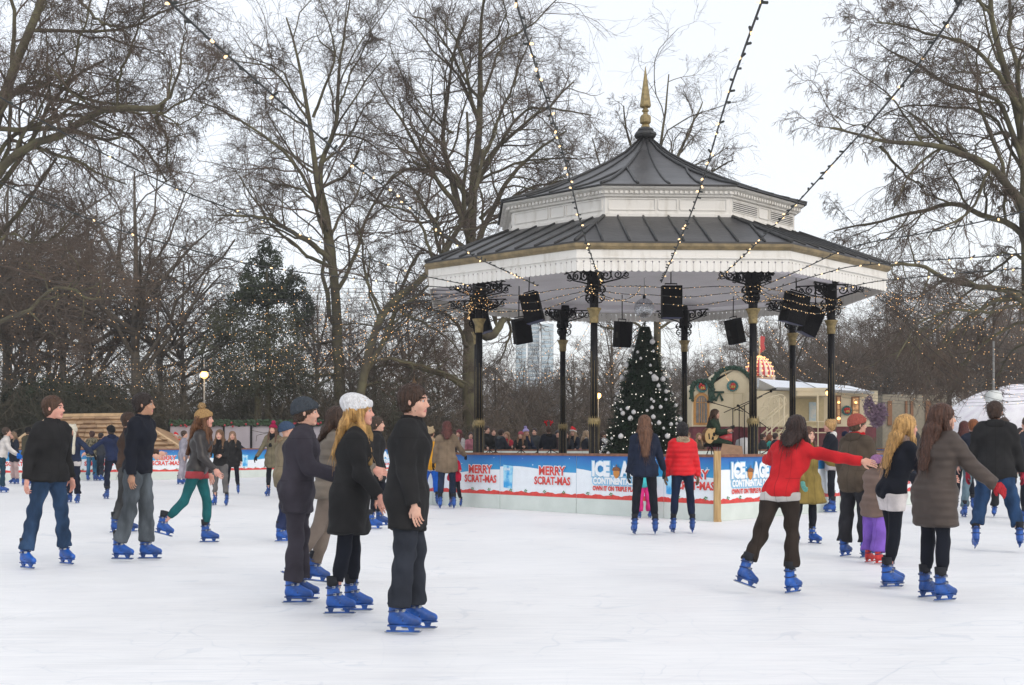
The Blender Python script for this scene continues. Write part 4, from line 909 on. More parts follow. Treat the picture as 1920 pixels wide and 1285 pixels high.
for k in range(14):
    p = P(1080+k*32+rg.uniform(-8, 8), 598, 36.8); q = P(960+k*52+rg.uniform(-20, 20), 705+rg.uniform(-8, 12), 50); far_string(p, q, 0.35, GBL, GB, 150+k, spacing=0.5, rb=0.013)
for k in range(3): far_string(P(900, 688+k*9, 50), P(1290, 690+k*8, 50), 0.25, GBL, GB, 170+k, spacing=0.3, rb=0.015)
# perimeter poles that carry them
def pole(px, py_top, Z, label, lantern=False, glow=True):
    p = P(px, py_top, Z); t = thing('light_pole', label, 'pole', (p.x, p.y, 0)); m = MB(); m.tube([(0, 0, 0), (0, 0, p.z)], [0.045, 0.03], 8)
    m.build('mast', mat('pole_grey', (0.22, 0.22, 0.21), 0.5, var=0.1), t); return t, p
GLOWM = mat('lamp_glow', (1, 0.8, 0.5), 0.4, var=0, emit=(1.0, 0.50, 0.13), es=3.4)
def lamp(px, py, Z, r, label, h_top=None, w=25):
    t, p = pole(px, (h_top or py), Z, label); t.name = 'street_lamp'; t['category'] = 'street lamp'
    b = MB(); b.ball((0, 0, P(px, py, Z).z), r, 12, 9); b.build('lamp_globe', GLOWM, t)
    c = MB(); z = P(px, py, Z).z; c.lathe([(r*1.25, z+r*0.75), (r*0.9, z+r*1.35), (0.03, z+r*1.6)], n=10); c.build('lamp_cap', M_black, t)
    l = bpy.data.lights.new('lamp_light', 'POINT'); l.energy = w; l.color = (1, 0.66, 0.32); l.shadow_soft_size = r*1.3; o = bpy.data.objects.new('lamp_light', l); C.objects.link(o); o.parent = t; o.location = (0, -0.45, z)
lamp(383, 703, 54, 0.17, 'lit street lamp on a thin pale pole above the tan beanie woman', 672)
lamp(777, 731, 58, 0.14, 'lit street lamp glowing beside the dark haired man in the long black coat')
lamp(1121, 742, 50, 0.13, 'lit street lamp glowing just right of the front left bandstand column')
lamp(1553, 737, 47, 0.10, 'small lit lamp at the corner of the cream caravan porch', w=10)
t, p = pole(1863, 640, 40, 'tall grey mast with a pale hanging lantern in front of the white dome'); z = P(0, 742, 40).z
m = MB(); m.lathe([(0.13, z+0.16), (0.24, z+0.08), (0.27, z-0.06), (0.26, z-0.16), (0.14, z-0.22)], n=12, c=(0, 0, 0)); m.build('lantern', mat('lantern_white', (0.7, 0.73, 0.72), 0.5, var=0.05), t)
# ---------------------------------------------------------------- shingled hut, white wall, caravans, dome, tower
M_shing = mat('cedar_shingle', (0.50, 0.335, 0.19), 0.8, scale=2.3, col2=(0.34, 0.215, 0.12), thr=(0.35, 0.65), bump=0.3, bscale=30)
M_shing2 = mat('cedar_shingle_dark', (0.40, 0.26, 0.145), 0.8, scale=3, col2=(0.26, 0.16, 0.09), thr=(0.35, 0.65), bump=0.3, bscale=30)
M_lumber = mat('new_timber', (0.58, 0.41, 0.24), 0.7, var=0.15, scale=5)
def hut():
    Z = 50.5; A, B, Cc, D = P(4, 850, Z), P(98, 782, Z+3), P(243, 780, Z+3), P(345, 846, Z)
    base = Vector((A.x, Z, 0)); t = thing('shingled_hut', 'low hut with a pale cedar shingle hipped roof behind the far left barrier', 'hut', base)
    for v in (A, B, Cc, D): v -= base
    m = MB(); m.add([A, B, Cc, D, Vector((A.x+0.2, 6, A.z)), Vector((D.x-.2, 6, D.z))], [(0, 3, 2, 1), (0, 1, 4), (3, 5, 2), (1, 2, 5, 4)]); r = m.build('roof', M_shing2, t)
    rows = 8; sh = [MB(), MB()]; rg = random.Random(4)
    for i in range(rows):
        u0, u1 = i/rows, (i+1.15)/rows; u1 = min(u1, 1)
        l0, r0 = A.lerp(B, u0), D.lerp(Cc, u0); l1, r1 = A.lerp(B, u1), D.lerp(Cc, u1); x = 0
        L = (r0-l0).length; nrm_ = Vector((0, -0.035, 0.03))
        while x < 1:
            w = rg.uniform(0.25, 0.8)/L; e = min(1, x+w-0.03/L); a, b = l0.lerp(r0, x), l0.lerp(r0, e); c, d = l1.lerp(r1, e), l1.lerp(r1, x); jl = Vector((0, 0, rg.uniform(-0.03, 0.02)))
            k = sh[rg.random() < 0.35]; k.add([a+nrm_*2.6+jl, b+nrm_*2.6+jl, c+nrm_*0.4, d+nrm_*0.4, a+jl, b+jl], [(0, 1, 2, 3), (4, 5, 1, 0)]); x += w
    sh[0].build('shingle', M_shing, r); sh[1].build('shingle', M_shing2, r)
    tr = MB(); up = Vector((0, -0.05, 0.06)); tr.beam(A+up, B+up, 0.13, 0.09); tr.beam(B+up, Cc+up, 0.13, 0.13); tr.beam(Cc+up, D+up, 0.13, 0.09); tr.build('hip_board', M_lumber, r)
    w = MB(); w.box(((A.x+D.x)/2, 3, A.z/2), ((D.x-A.x)*0.9, 5.2, A.z)); w.build('wall', M_lumber, t)
hut()
def whitewall():
    Z = 55.5; a, b = P(318, 798, Z), P(625, 801, Z); t = thing('marquee_wall', 'long white marquee wall with fairy lights along its top behind the magenta hat woman', 'marquee', (a.x, Z, 0)); L = b.x-a.x
    m = MB()
    n = 6
    for i in range(n): m.box(((i+0.5)*L/n, 0.06*(i % 2), a.z/2), (L/n-0.03, 0.12, a.z))
    m.build('canvas', mat('marquee_canvas', (0.50, 0.47, 0.52), 0.7, scale=0.8, col2=(0.38, 0.35, 0.40), thr=(.3, .7)), t)
    p = MB()
    for i in range(n+1): p.box((i*L/n, -0.06, a.z/2+0.1), (0.08, 0.08, a.z+0.2))
    p.build('post', M_black, t)
    g = MB(); g.box((L/2, -0.02, a.z+0.06), (L, 0.2, 0.12)); rgx = random.Random(1)
    for k in range(400): g.ball((rgx.uniform(0, L), -0.08, a.z+rgx.uniform(0, .22)), rgx.uniform(.04, .09), 5, 4)
    g.build('garland', mat('garland', (0.03, 0.06, 0.03), 0.8, var=.4, scale=12), t)
    g = MB()
    for k in range(26): g.ball((rgx.uniform(0, L), -0.17, a.z+rgx.uniform(-.05, .15)), .05, 6, 5)
    g.build('red_ornament', mat('ornament_red', (0.4, 0.03, 0.05), 0.4, var=.1), t)
whitewall()
M_cream = mat('cream_paint', (0.66, 0.57, 0.40), 0.55, scale=1.2, col2=(0.58, 0.50, 0.34), thr=(.3, .7))
M_cream2 = mat('cream_dark_panel', (0.50, 0.42, 0.25), 0.6, var=0.06)  # darker cream for joints, porch wall, deck and treads
M_burg = mat('burgundy_skirt', (0.13, 0.02, 0.03), 0.5, var=0.2)
M_ochre = mat('ochre_frame', (0.42, 0.20, 0.045), 0.45, var=0.2)
M_glassd = mat('dark_window', (0.09, 0.085, 0.08), 0.12, var=0.4, scale=6, spec=0.7)
M_roofw = mat('white_roof', (0.80, 0.83, 0.88), 0.5, var=0.04)
M_fir = mat('fir_garland', (0.018, 0.055, 0.035), 0.8, var=0.5, scale=25)
M_bow = mat('bow_red', (0.50, 0.03, 0.03), 0.5, var=0.25, scale=15)
M_warmwin = mat('warm_window', (0.5, 0.3, 0.15), 0.4, scale=7, col2=(0.12, 0.08, 0.05), thr=(.4, .6), emit=(1.0, 0.5, 0.2), es=0.22)
M_bellgold = mat('bell_gold', (0.5, 0.33, 0.06), 0.35, var=.2)
def wreath(mb_r, mb_g, mb_y, x, z, r):
    rg = random.Random(int(x*10))
    for k in range(16): a = k*math.pi/8; mb_g.ball((x+r*math.cos(a), -0.06, z+r*0.95*math.sin(a)), r*.26, 5, 4)
    for k in range(9): a = k*2*math.pi/9; q = r*rg.uniform(.2, .65); mb_r.ball((x+q*math.cos(a), -0.12, z+q*math.sin(a)), r*rg.uniform(.2, .32), 6, 5)
    for s in (-1, 1): mb_y.lathe([(r*.26, z-r*.45), (r*.2, z-r*.25), (r*.12, z+.0), (0.01, z+r*.1)], c=(x+s*r*.22, -0.2, 0), n=8)
def caravan_left():
    Z = 52; x0, x1 = XZ(1297, Z), XZ(1470, Z); t = thing('show_wagon', 'cream show wagon with two arched garlanded gables and an ochre arched window', 'wagon', (x0, Z, 0)); L = x1-x0; s = FPX/Z
    def lx(px): return (px-1297)/s
    def lz(py): return CAMH+(HY-py)/s
    body = MB(); arch = []
    def arcpts(cx, cz, r, n=14, sq=1.0): return [(cx-r*math.cos(math.pi*i/n), cz+r*sq*math.sin(math.pi*i/n)) for i in range(n+1)]
    out = [(0, lz(800))]+arcpts(lx(1316), lz(733), lx(1316)-0.02, 14, 0.95)+arcpts(lx(1373), lz(736), lx(1413)-lx(1373), 18, 1.12)+[(L, lz(736)), (L, lz(800))]
    body.prism(out, Matrix.Identity(4), 2.6); w = body.build('wall', M_cream, t, recalc=True)
    k = MB(); k.box((L/2, 1.3, lz(800)/2), (L-0.1, 2.5, lz(800))); k.build('skirt', M_burg, t)
    g = MB(); rg = random.Random(2)
    for cx, cz, r, sq in ((lx(1316), lz(733), lx(1316)-0.02, .95), (lx(1373), lz(736), lx(1413)-lx(1373), 1.12)):
        pts = [Vector((a, -0.04, b)) for a, b in arcpts(cx, cz, r+0.03, 24, sq)]
        pts = [Vector((pts[0].x, -0.04, pts[0].z-0.35))]+pts+[Vector((pts[-1].x, -0.04, pts[-1].z-0.35))]
        g.tube(pts, 0.09, 7)
        for q in pts:
            for _ in range(5): g.ball(q+Vector((rg.uniform(-.08, .08), rg.uniform(-.1, .02), rg.uniform(-.08, .08))), 0.055, 4, 3)
    for cx in (1336, 1348):
        for dx in (-0.16, 0.14): g.tube([(lx(cx), -0.08, lz(737)), (lx(cx)+dx, -0.09, lz(752))], [0.03, 0.06], 5)
        g.tube([(lx(cx)-.2, -0.08, lz(736)), (lx(cx)+.2, -0.08, lz(736))], 0.05, 5)
    g.build('fir_garland', M_fir, t)
    r_, g_, y_ = MB(), MB(), MB()
    for cx, cz in ((1316, 726), (1373, 724)): wreath(r_, g_, y_, lx(cx), lz(cz), 0.20)
    r_.build('bow', M_bow, t); g_.build('wreath', mat('wreath_blue', (0.06, 0.20, 0.20), .6, var=.3), t); y_.build('bell', M_bellgold, t)
    f = MB(); wx, wz, wr = lx(1315), lz(755), 0.30
    fr = arcpts(wx, wz, wr+0.03, 16, 1.25)+[(wx+wr+.03, lz(797)), (wx-wr-.03, lz(797))]; f.prism(fr, Matrix.Translation((0, -0.05, 0)), 0.05); fo = f.build('window', M_ochre, t, recalc=True)
    f = MB(); fr = arcpts(wx, wz, wr-0.07, 16, 1.25)+[(wx+wr-.07, lz(793)), (wx-wr+.07, lz(793))]; f.prism(fr, Matrix.Translation((0, -0.062, 0)), 0.01); f.build('pane', M_glassd, fo, recalc=True)
    f = MB()
    for dx in (-.1, 0, .1): f.box((wx+dx, -0.075, (wz+lz(793))/2+.05), (.025, .02, wz-lz(793)+.3))
    f.box((wx, -0.075, wz), (.42, .02, .025)); f.build('glazing_bar', M_ochre, fo)
    d = MB()
    for px_ in (1376, 1402): d.box((lx(px_), -0.004, lz(768)), (0.02, 0.012, 1.4))
    d.box((lx(1389), -0.004, lz(738)), (1.4, 0.012, .02)); d.build('panel_joint', M_cream2, t)
    e = MB(); e.box((lx(1407), 0.2, lz(712)), (0.9, 0.2, 0.5)); 
    return t
caravan_left()
def caravan_right():
    Z = 49.5; s = FPX/Z; px0 = 1418; x0 = XZ(px0, Z); t = thing('caravan', 'long cream caravan with a snow white roof, porch and warm lit windows', 'caravan', (x0, Z, 0))
    lx = lambda px: (px-px0)/s
    lz = lambda py: CAMH+(HY-py)/s
    m = MB(); m.box((lx(1530), 1.6, (lz(733)+lz(800))/2), (lx(1650)-lx(1418), 3.2, lz(733)-lz(800))); w = m.build('wall', M_cream, t)
    m = MB(); m.box((lx(1530), 1.6, lz(800)/2), (lx(1650)-lx(1418)-.1, 3.1, lz(800)-0.02)); m.build('skirt', M_burg, t)
    r = MB(); A = [(lx(1452), -0.35, lz(728)), (lx(1634), -0.35, lz(736)), (lx(1612), 1.6, lz(720)), (lx(1434), 1.6, lz(706))]
    B = [(lx(1452), 3.5, lz(728)), (lx(1634), 3.5, lz(736))]
    r.add(A+B, [(0, 1, 2, 3), (3, 2, 5, 4), (0, 3, 4), (1, 5, 2)]); r.add([(x, y, z-0.07) for x, y, z in A[:2]+B[::-1]], [(3, 2, 1, 0)]); ro = r.build('roof', M_roofw, t, recalc=True)
    g = MB(); g.beam((lx(1452), -0.37, lz(729)), (lx(1634), -0.37, lz(737)), 0.06, 0.08); g.beam((lx(1418), -0.3, lz(728)), (lx(1436), 1.5, lz(707)), .08, .08); g.build('fascia_board', mat('roof_trim', (.35, .36, .36), .6), ro)
    c = MB(); c.tube([(lx(1530), -0.3, lz(730)), (lx(1522), .8, lz(718)), (lx(1512), 1.6, lz(708))], .02, 5); c.build('roof_seam', mat('roof_trim', (.35, .36, .36)), ro)
    p = MB(); p.box((lx(1512), -0.75, lz(733)), (lx(1546)-lx(1478), 1.2, 0.12)); p.box((lx(1512), -0.75, lz(740)), (lx(1546)-lx(1478)-.1, 1.15, 0.2)); p.build('porch_roof', M_cream, t)
    d = MB(); d.box((lx(1515), -0.015, lz(775)), (lx(1545)-lx(1486), 0.03, lz(745)-lz(800))); d.build('porch_wall', M_cream2, t)
    d = MB(); d.box((lx(1523), -0.05, lz(772)), (0.28, 0.03, 0.75)); dd = d.build('notice', mat('notice_blue', (0.42, 0.55, 0.62), .5, scale=7, col2=(.6, .62, .6), thr=(.4, .6)), t)
    d = MB()
    for px_ in (1518, 1545): d.box((lx(px_), -1.3, (lz(743)+lz(800))/2), (0.07, 0.07, lz(743)-lz(800)))
    d.build('porch_post', M_cream, t)
    d = MB(); d.box((lx(1512), -0.75, lz(801)), (lx(1548)-lx(1478), 1.2, .08)); d.build('porch_deck', M_cream2, t)
    d = MB()
    for z in (792, 812): d.tube([(lx(1490), -1.36, lz(z)), (lx(1545), -1.36, lz(z))], 0.022, 6)
    for x in (1492, 1518, 1543): d.tube([(lx(x), -1.36, 0.1), (lx(x), -1.36, lz(791))], 0.022, 6)
    d.build('porch_rail', M_cream, t)
    for (xa, xb, ya, yb) in ((1567, 1576, 742, 795), (1596, 1611, 744, 795)):
        f = MB(); f.box(((lx(xa)+lx(xb))/2, -0.03, (lz(ya)+lz(yb))/2), (lx(xb)-lx(xa), .06, lz(ya)-lz(yb))); fo = f.build('window', mat('brown_frame', (.22, .10, .045), .5), t)
        g = MB(); g.box(((lx(xa)+lx(xb))/2, -0.066, (lz(ya)+lz(yb))/2), (lx(xb)-lx(xa)-.1, .012, lz(ya)-lz(yb)-.1)); g.build('pane', M_warmwin, fo)
        g = MB()
        for q in (.3, .5, .7): g.box(((lx(xa)+lx(xb))/2, -0.08, lz(ya)+(lz(yb)-lz(ya))*q), (lx(xb)-lx(xa)-.1, .015, .02))
        g.build('glazing_bar', mat('brown_frame', (.22, .10, .045)), fo)
        g = MB(); g.ball(((lx(xa)+lx(xb))/2, -0.09, lz(755)), .045, 8, 6, (1.2, .2, 1)); g.ball(((lx(xa)+lx(xb))/2, -0.09, lz(785)), .06, 8, 6, (1.2, .2, 1)); g.build('lantern', mat('lantern_warm', (1, .6, .3), .4, var=0, emit=(1, .5, .15), es=3), fo)
    r_, g_, y_ = MB(), MB(), MB(); wreath(r_, g_, y_, lx(1587), lz(770), 0.17); r_.build('bow', M_bow, t); g_.build('wreath', mat('wreath_blue', (0.06, 0.20, 0.20)), t); y_.build('bell', M_bellgold, t)
    # curling iron steps
    return t
caravan_right()
def stairs():
    Z = 47.5; s = FPX/Z; px0 = 1425; t = thing('iron_steps', 'cream iron steps with curled handrails climbing to the caravan porch', 'steps', (XZ(px0, Z), Z, 0)); lx = lambda px: (px-px0)/s; lz = lambda py: CAMH+(HY-py)/s
    for yy in (0, 0.9):
        m = MB(); m.tube([(lx(1424), yy, lz(800)), (lx(1474), yy, lz(757))], .03, 6); m.tube([(lx(1436), yy, lz(815)), (lx(1478), yy, lz(778))], .03, 6); m.tube([(lx(1440), yy, lz(835)), (lx(1478), yy, lz(795))], .03, 6)
        m.tube([(lx(1470), yy, lz(850)), (lx(1470), yy, lz(745))], .04, 6); m.tube([(lx(1447), yy, 0), (lx(1447), yy, lz(780))], .03, 6)
        for cx, cz, rx_, rz_ in ((1455, 765, 15, 22), (1440, 780, 13, 18), (1463, 756, 12, 16), (1428, 795, 8, 12)):
            m.tube([(lx(cx+rx_*math.cos(a)), yy, lz(cz-rz_*math.sin(a))) for a in [0.0+k*math.pi*1.05/12 for k in range(13)]], .022, 5)
        m.build('handrail', M_cream, t)
    for k in range(7):
        m = MB(); m.box((lx(1440+k*6), .45, lz(833-k*5.4)), (0.26, 0.9, .04)); m.build('tread', M_cream2, t)
stairs()
def more():
    # far end wagon, grey behind the twigs
    Z = 56; s = FPX/Z; x0 = XZ(1655, Z); t = thing('caravan', 'dull cream caravan half hidden by twigs right of the lit windows', 'caravan', (x0, Z, 0)); lx = lambda px: (px-1655)/s; lz = lambda py: CAMH+(HY-py)/s
    m = MB(); m.box((lx(1715), 1.5, lz(740)/2), (lx(1775)-0, 3, lz(740))); m.build('wall', mat('dull_cream', (.27, .24, .185), .7, var=.12), t)
    for a, b in ((1664, 1672), (1697, 1701), (1707, 1712), (1735, 1745)):
        m = MB(); m.box(((lx(a)+lx(b))/2, -.03, lz(775)), (lx(b)-lx(a), .06, 1.1)); m.build('window', mat('brown_frame', (.22, .10, .045)), t)
    # plum coloured decorated tree cutout
    Z = 47.5; b = P(1640, HY, Z); b.z = 0; s = Z/FPX
    leafy('plum_shrub', 'plum purple leafy shrub against the end of the cream caravan', b, [((1630-1640)*s, 0, CAMH+(832-765)*s, 11*s, .25, 22*s), ((1650-1640)*s, 0, CAMH+(832-775)*s, 13*s, .25, 20*s), ((1643-1640)*s, 0, CAMH+(832-790)*s, 12*s, .25, 12*s)], 9, 3000, 0.04, (0.30, 0.20, 0.28), (0.16, 0.11, 0.18), 1.6, .05, 'shrub')
    # helter skelter dome
    Z = 75; s = Z/FPX; c = P(1424, 706, Z); t = thing('helter_skelter', 'red and white striped domed top of a fairground tower behind the caravans', 'fairground ride', (c.x, Z, 0))
    segs = 16
    for par, mm, nm in ((0, mat('stripe_red', (.55, .06, .06), .5, var=.1), 'red_stripes'), (1, mat('stripe_cream', (.80, .68, .58), .5, var=.05), 'cream_stripes')):
        m = MB(); R = 27*s
        for k in range(segs*2):
            if k % 2 != par: continue
            a0, a1 = k*math.pi/segs, (k+1)*math.pi/segs; prof = [(1.0, 0), (1.02, .25), (.92, .6), (.7, .95), (.42, 1.2), (.12, 1.36), (.02, 1.42)]
            vs = [(R*r*math.cos(a), R*r*math.sin(a), c.z+R*z) for r, z in prof for a in (a0, a1)]; m.add(vs, [(2*i, 2*i+1, 2*i+3, 2*i+2) for i in range(len(prof)-1)])
        m.build('dome' if par == 0 else 'dome_stripes', mm, t)
    m = MB()
    for k in range(16):
        a = k*2*math.pi/16
        for j in range(7):
            u = j/6; z = 1.38*math.sin(u*1.5); r = 1.04*math.cos(u*1.45); m.ball((R*r*math.cos(a), R*r*math.sin(a), c.z+R*z), .045, 5, 4)
    tag(m.build('bulb', M_bulbfar, t), kind='stuff')
    m = MB(); m.tube([(0, 0, c.z-0.3), (0, 0, 0)], [R*.95, R*1.25], 16); m.build('tower', mat('tower_cream', (.6, .5, .4), .6, var=.1), t)
    m = MB()
    for k in range(12): a = k*math.pi/6; m.box((R*1.0*math.cos(a), R*1.0*math.sin(a), c.z-.4), (.14, .14, .9))
    m.build('arcade_post', mat('stripe_cream', (.8, .68, .58)), t)
    m = MB(); m.tube([(0, 0, c.z+R*1.4), (0, 0, c.z+R*2.7)], .05, 6)
    m.build('flagpole', M_cream, t); m = MB(); m.prism([(0, 0), (.1, .2), (.34, .12), (.28, -.3), (.36, -.6), (.12, -.8), (0, -.9)], Matrix.Translation((0, 0, c.z+R*2.6)), .03); m.build('flag', mat('stripe_red', (.5, .06, .06)), t, recalc=True)
    # second kiosk peak beneath the dome
    Z = 58; s = Z/FPX; c = P(1440, 735, Z); t = thing('kiosk_gable', 'small lit pink gable of a stall in front of the striped dome', 'stall', (c.x, Z, 0)); m = MB()
    m.prism([(-45*s, c.z), (30*s, c.z), (5*s, c.z+28*s), (-35*s, c.z+28*s)], Matrix.Identity(4), 1.0); m.build('gable', mat('gable_pink', (.62, .42, .32), .6, var=.1), t, recalc=True)
    m = MB(); m.box((0, .5, c.z/2), (70*s, .9, c.z)); m.build('wall', M_cream, t)
    # big white dome at the right
    Z = 60; s = Z/FPX; c = P(1985, 850, Z); t = thing('white_dome', 'big white mottled dome tent at the right edge behind the twigs', 'dome tent', (c.x+.6, Z+5, 0)); m = MB()
    m.lathe([(6.3*math.cos(a)*0.92, max(0, 4.45*math.sin(a))) for a in [k*math.pi/2/12 for k in range(13)]], n=36, wide=0.95); m.build('canvas', mat('dome_canvas', (.86, .85, .88), .6, scale=1.6, col2=(.70, .66, .73), thr=(.3, .6), bump=.5, bscale=3), t)
    m = MB()
    for k in range(12):
        a = k*math.pi/6+.1; m.tube([(5.81*math.cos(q)*math.cos(a)*.95, 5.81*math.cos(q)*math.sin(a), 4.46*math.sin(q)) for q in [j*math.pi/2/10 for j in range(11)]], .03, 4)
    m.build('seam', mat('seam_grey', (.72, .70, .74), .6), t)
    # glass tower far away
    Z = 620; s = Z/FPX; x = XZ(1003, Z); t = thing('glass_tower', 'hazy blue glass apartment tower seen through the twigs between the columns', 'tower block', (x, Z, 0)); 
    gm = mat('tower_glass', (.36, .52, .64), .25, scale=0.06, col2=(.52, .62, .68), thr=(.35, .65), stretch=(1, 1, 4)); wm = mat('tower_white', (.62, .66, .68), .6, var=.05); gm2 = mat('tower_glass_dark', (.32, .42, .50), .25, var=.2, scale=.1)  # tones pulled towards the sky: part of the distance haze is painted in
    top = [(967, 987, 604), (990, 1012, 594), (1015, 1038, 607)]
    for i, (a, b_, y) in enumerate(top):
        z1 = CAMH+(HY-y)*s; m = MB(); m.box((((a+b_)/2-1003)*s, 8+3*(i == 1), z1/2), ((b_-a)*s, 16, z1)); w = m.build('wing', wm, t)
        g = MB(); gd = MB(); n = 30
        for q in range(n):
            z = (q+.5)*z1/n
            g.box((((a+b_)/2-1003)*s, 3*(i == 1)-.15, z), ((b_-a)*s*.94, .3, z1/n*.62)); 
        g.build('window', gm if i != 1 else gm2, w)
    m = MB(); m.box((0, 6, 14), (90*s, 20, 28)); m.build('podium', gm2, t)
    # santa figure on a board beyond the barrier handled with the people
more()
# ---------------------------------------------------------------- stage equipment
def stage():
    def sp(px, py, Z): v = P(px, py, Z); return v
    # floor monitor box of pale plywood
    b = sp(1370, 860, 29.3); t = thing('stage_box', 'tan wooden wedge box at the front of the stage by the guitarist', 'box', (b.x, b.y, FZ)); m = MB()
    M = Matrix.Rotation(math.radians(-12), 4, 'Z') @ Matrix.Translation((-0.32, -.25, 0)); m.prism([(0, 0), (.64, 0), (.58, .52), (.14, .58)], M, .5); m.build('box_body', mat('ply_tan', (.42, .25, .16), .6, var=.12), t, recalc=True)
    b = sp(1397, 850, 30.8); t = thing('white_drum_case', 'white rounded equipment case behind the tan stage box', 'case', (b.x, b.y, FZ)); m = MB(); m.lathe([(.20, 0), (.24, .05), (.25, .5), (.22, .66), (.1, .72), (.01, .73)], n=20); m.build('case_body', mat('case_white', (.62, .62, .64), .5, var=.08), t)
    # mic stands
    for i, (px, Z, h, dx, dz, lb) in enumerate(((1374, 29.9, 1.42, -.42, .12, 'microphone stand with a boom reaching to the guitarist'), (1386, 30.3, 1.50, .62, .28, 'taller boom stand just behind the first microphone stand'), (1396, 29.4, 1.48, .42, .22, 'boom stand nearest the front right column'), (1425, 30.4, 1.1, -.4, .3, 'short stand beside the front right column'))):
        b = sp(px, 0, Z); t = thing('microphone_stand', lb, 'microphone stand', (b.x, b.y, FZ), 0, 'stands on the stage'); m = MB(); m.tube([(0, 0, .12), (0, 0, h)], .012, 6)
        for k in range(3): a = k*2.1; m.tube([(0, 0, .16), (.28*math.cos(a), .28*math.sin(a), .01)], .010, 5)
        m.build('stand', M_black, t); m = MB(); m.tube([(-dx*.6, 0, h-dz*.6), (0, 0, h), (dx, 0, h+dz)], .010, 6); m.build('boom', M_black, t)
        if i != 2:
            m = MB(); e = Vector((dx, 0, h+dz)); d = Vector((dx, 0, dz)).normalized(); m.tube([e, e+d*.14], .014, 8); m.ball(e+d*.17, .034, 8, 6); m.build('microphone', M_speaker, t)
    # red drum kit piece
    b = sp(1355, 0, 32.3); t = thing('drum', 'red drum with a chrome rim behind the guitarist', 'drum', (b.x, b.y, FZ)); m = MB(); m.lathe([(.26, .55), (.26, .85)], n=20); m.build('shell', mat('drum_red', (.42, .02, .03), .3, var=.1), t)
    m = MB(); m.lathe([(.27, .84), (.275, .87), (.24, .875)], n=20); m.build('rim', M_steel, t); m = MB()
    for k in range(3): a = k*2.1; m.tube([(.2*math.cos(a), .2*math.sin(a), .6), (.28*math.cos(a), .28*math.sin(a), 0)], .012, 5)
    m.build('leg', M_steel, t)
    # stool
    b = sp(1333, 0, 30.0); t = thing('stool', 'black round stool under the guitarist', 'stool', (b.x, b.y, FZ)); m = MB(); m.lathe([(.17, .50), (.18, .53), (.17, .57), (.02, .58)], n=16); m.build('seat', M_black, t); m = MB()
    for k in range(3): a = k*2.1+.5; m.tube([(.03*math.cos(a), .03*math.sin(a), .5), (.24*math.cos(a), .24*math.sin(a), 0)], .014, 5)
    m.build('leg', M_black, t)
stage()
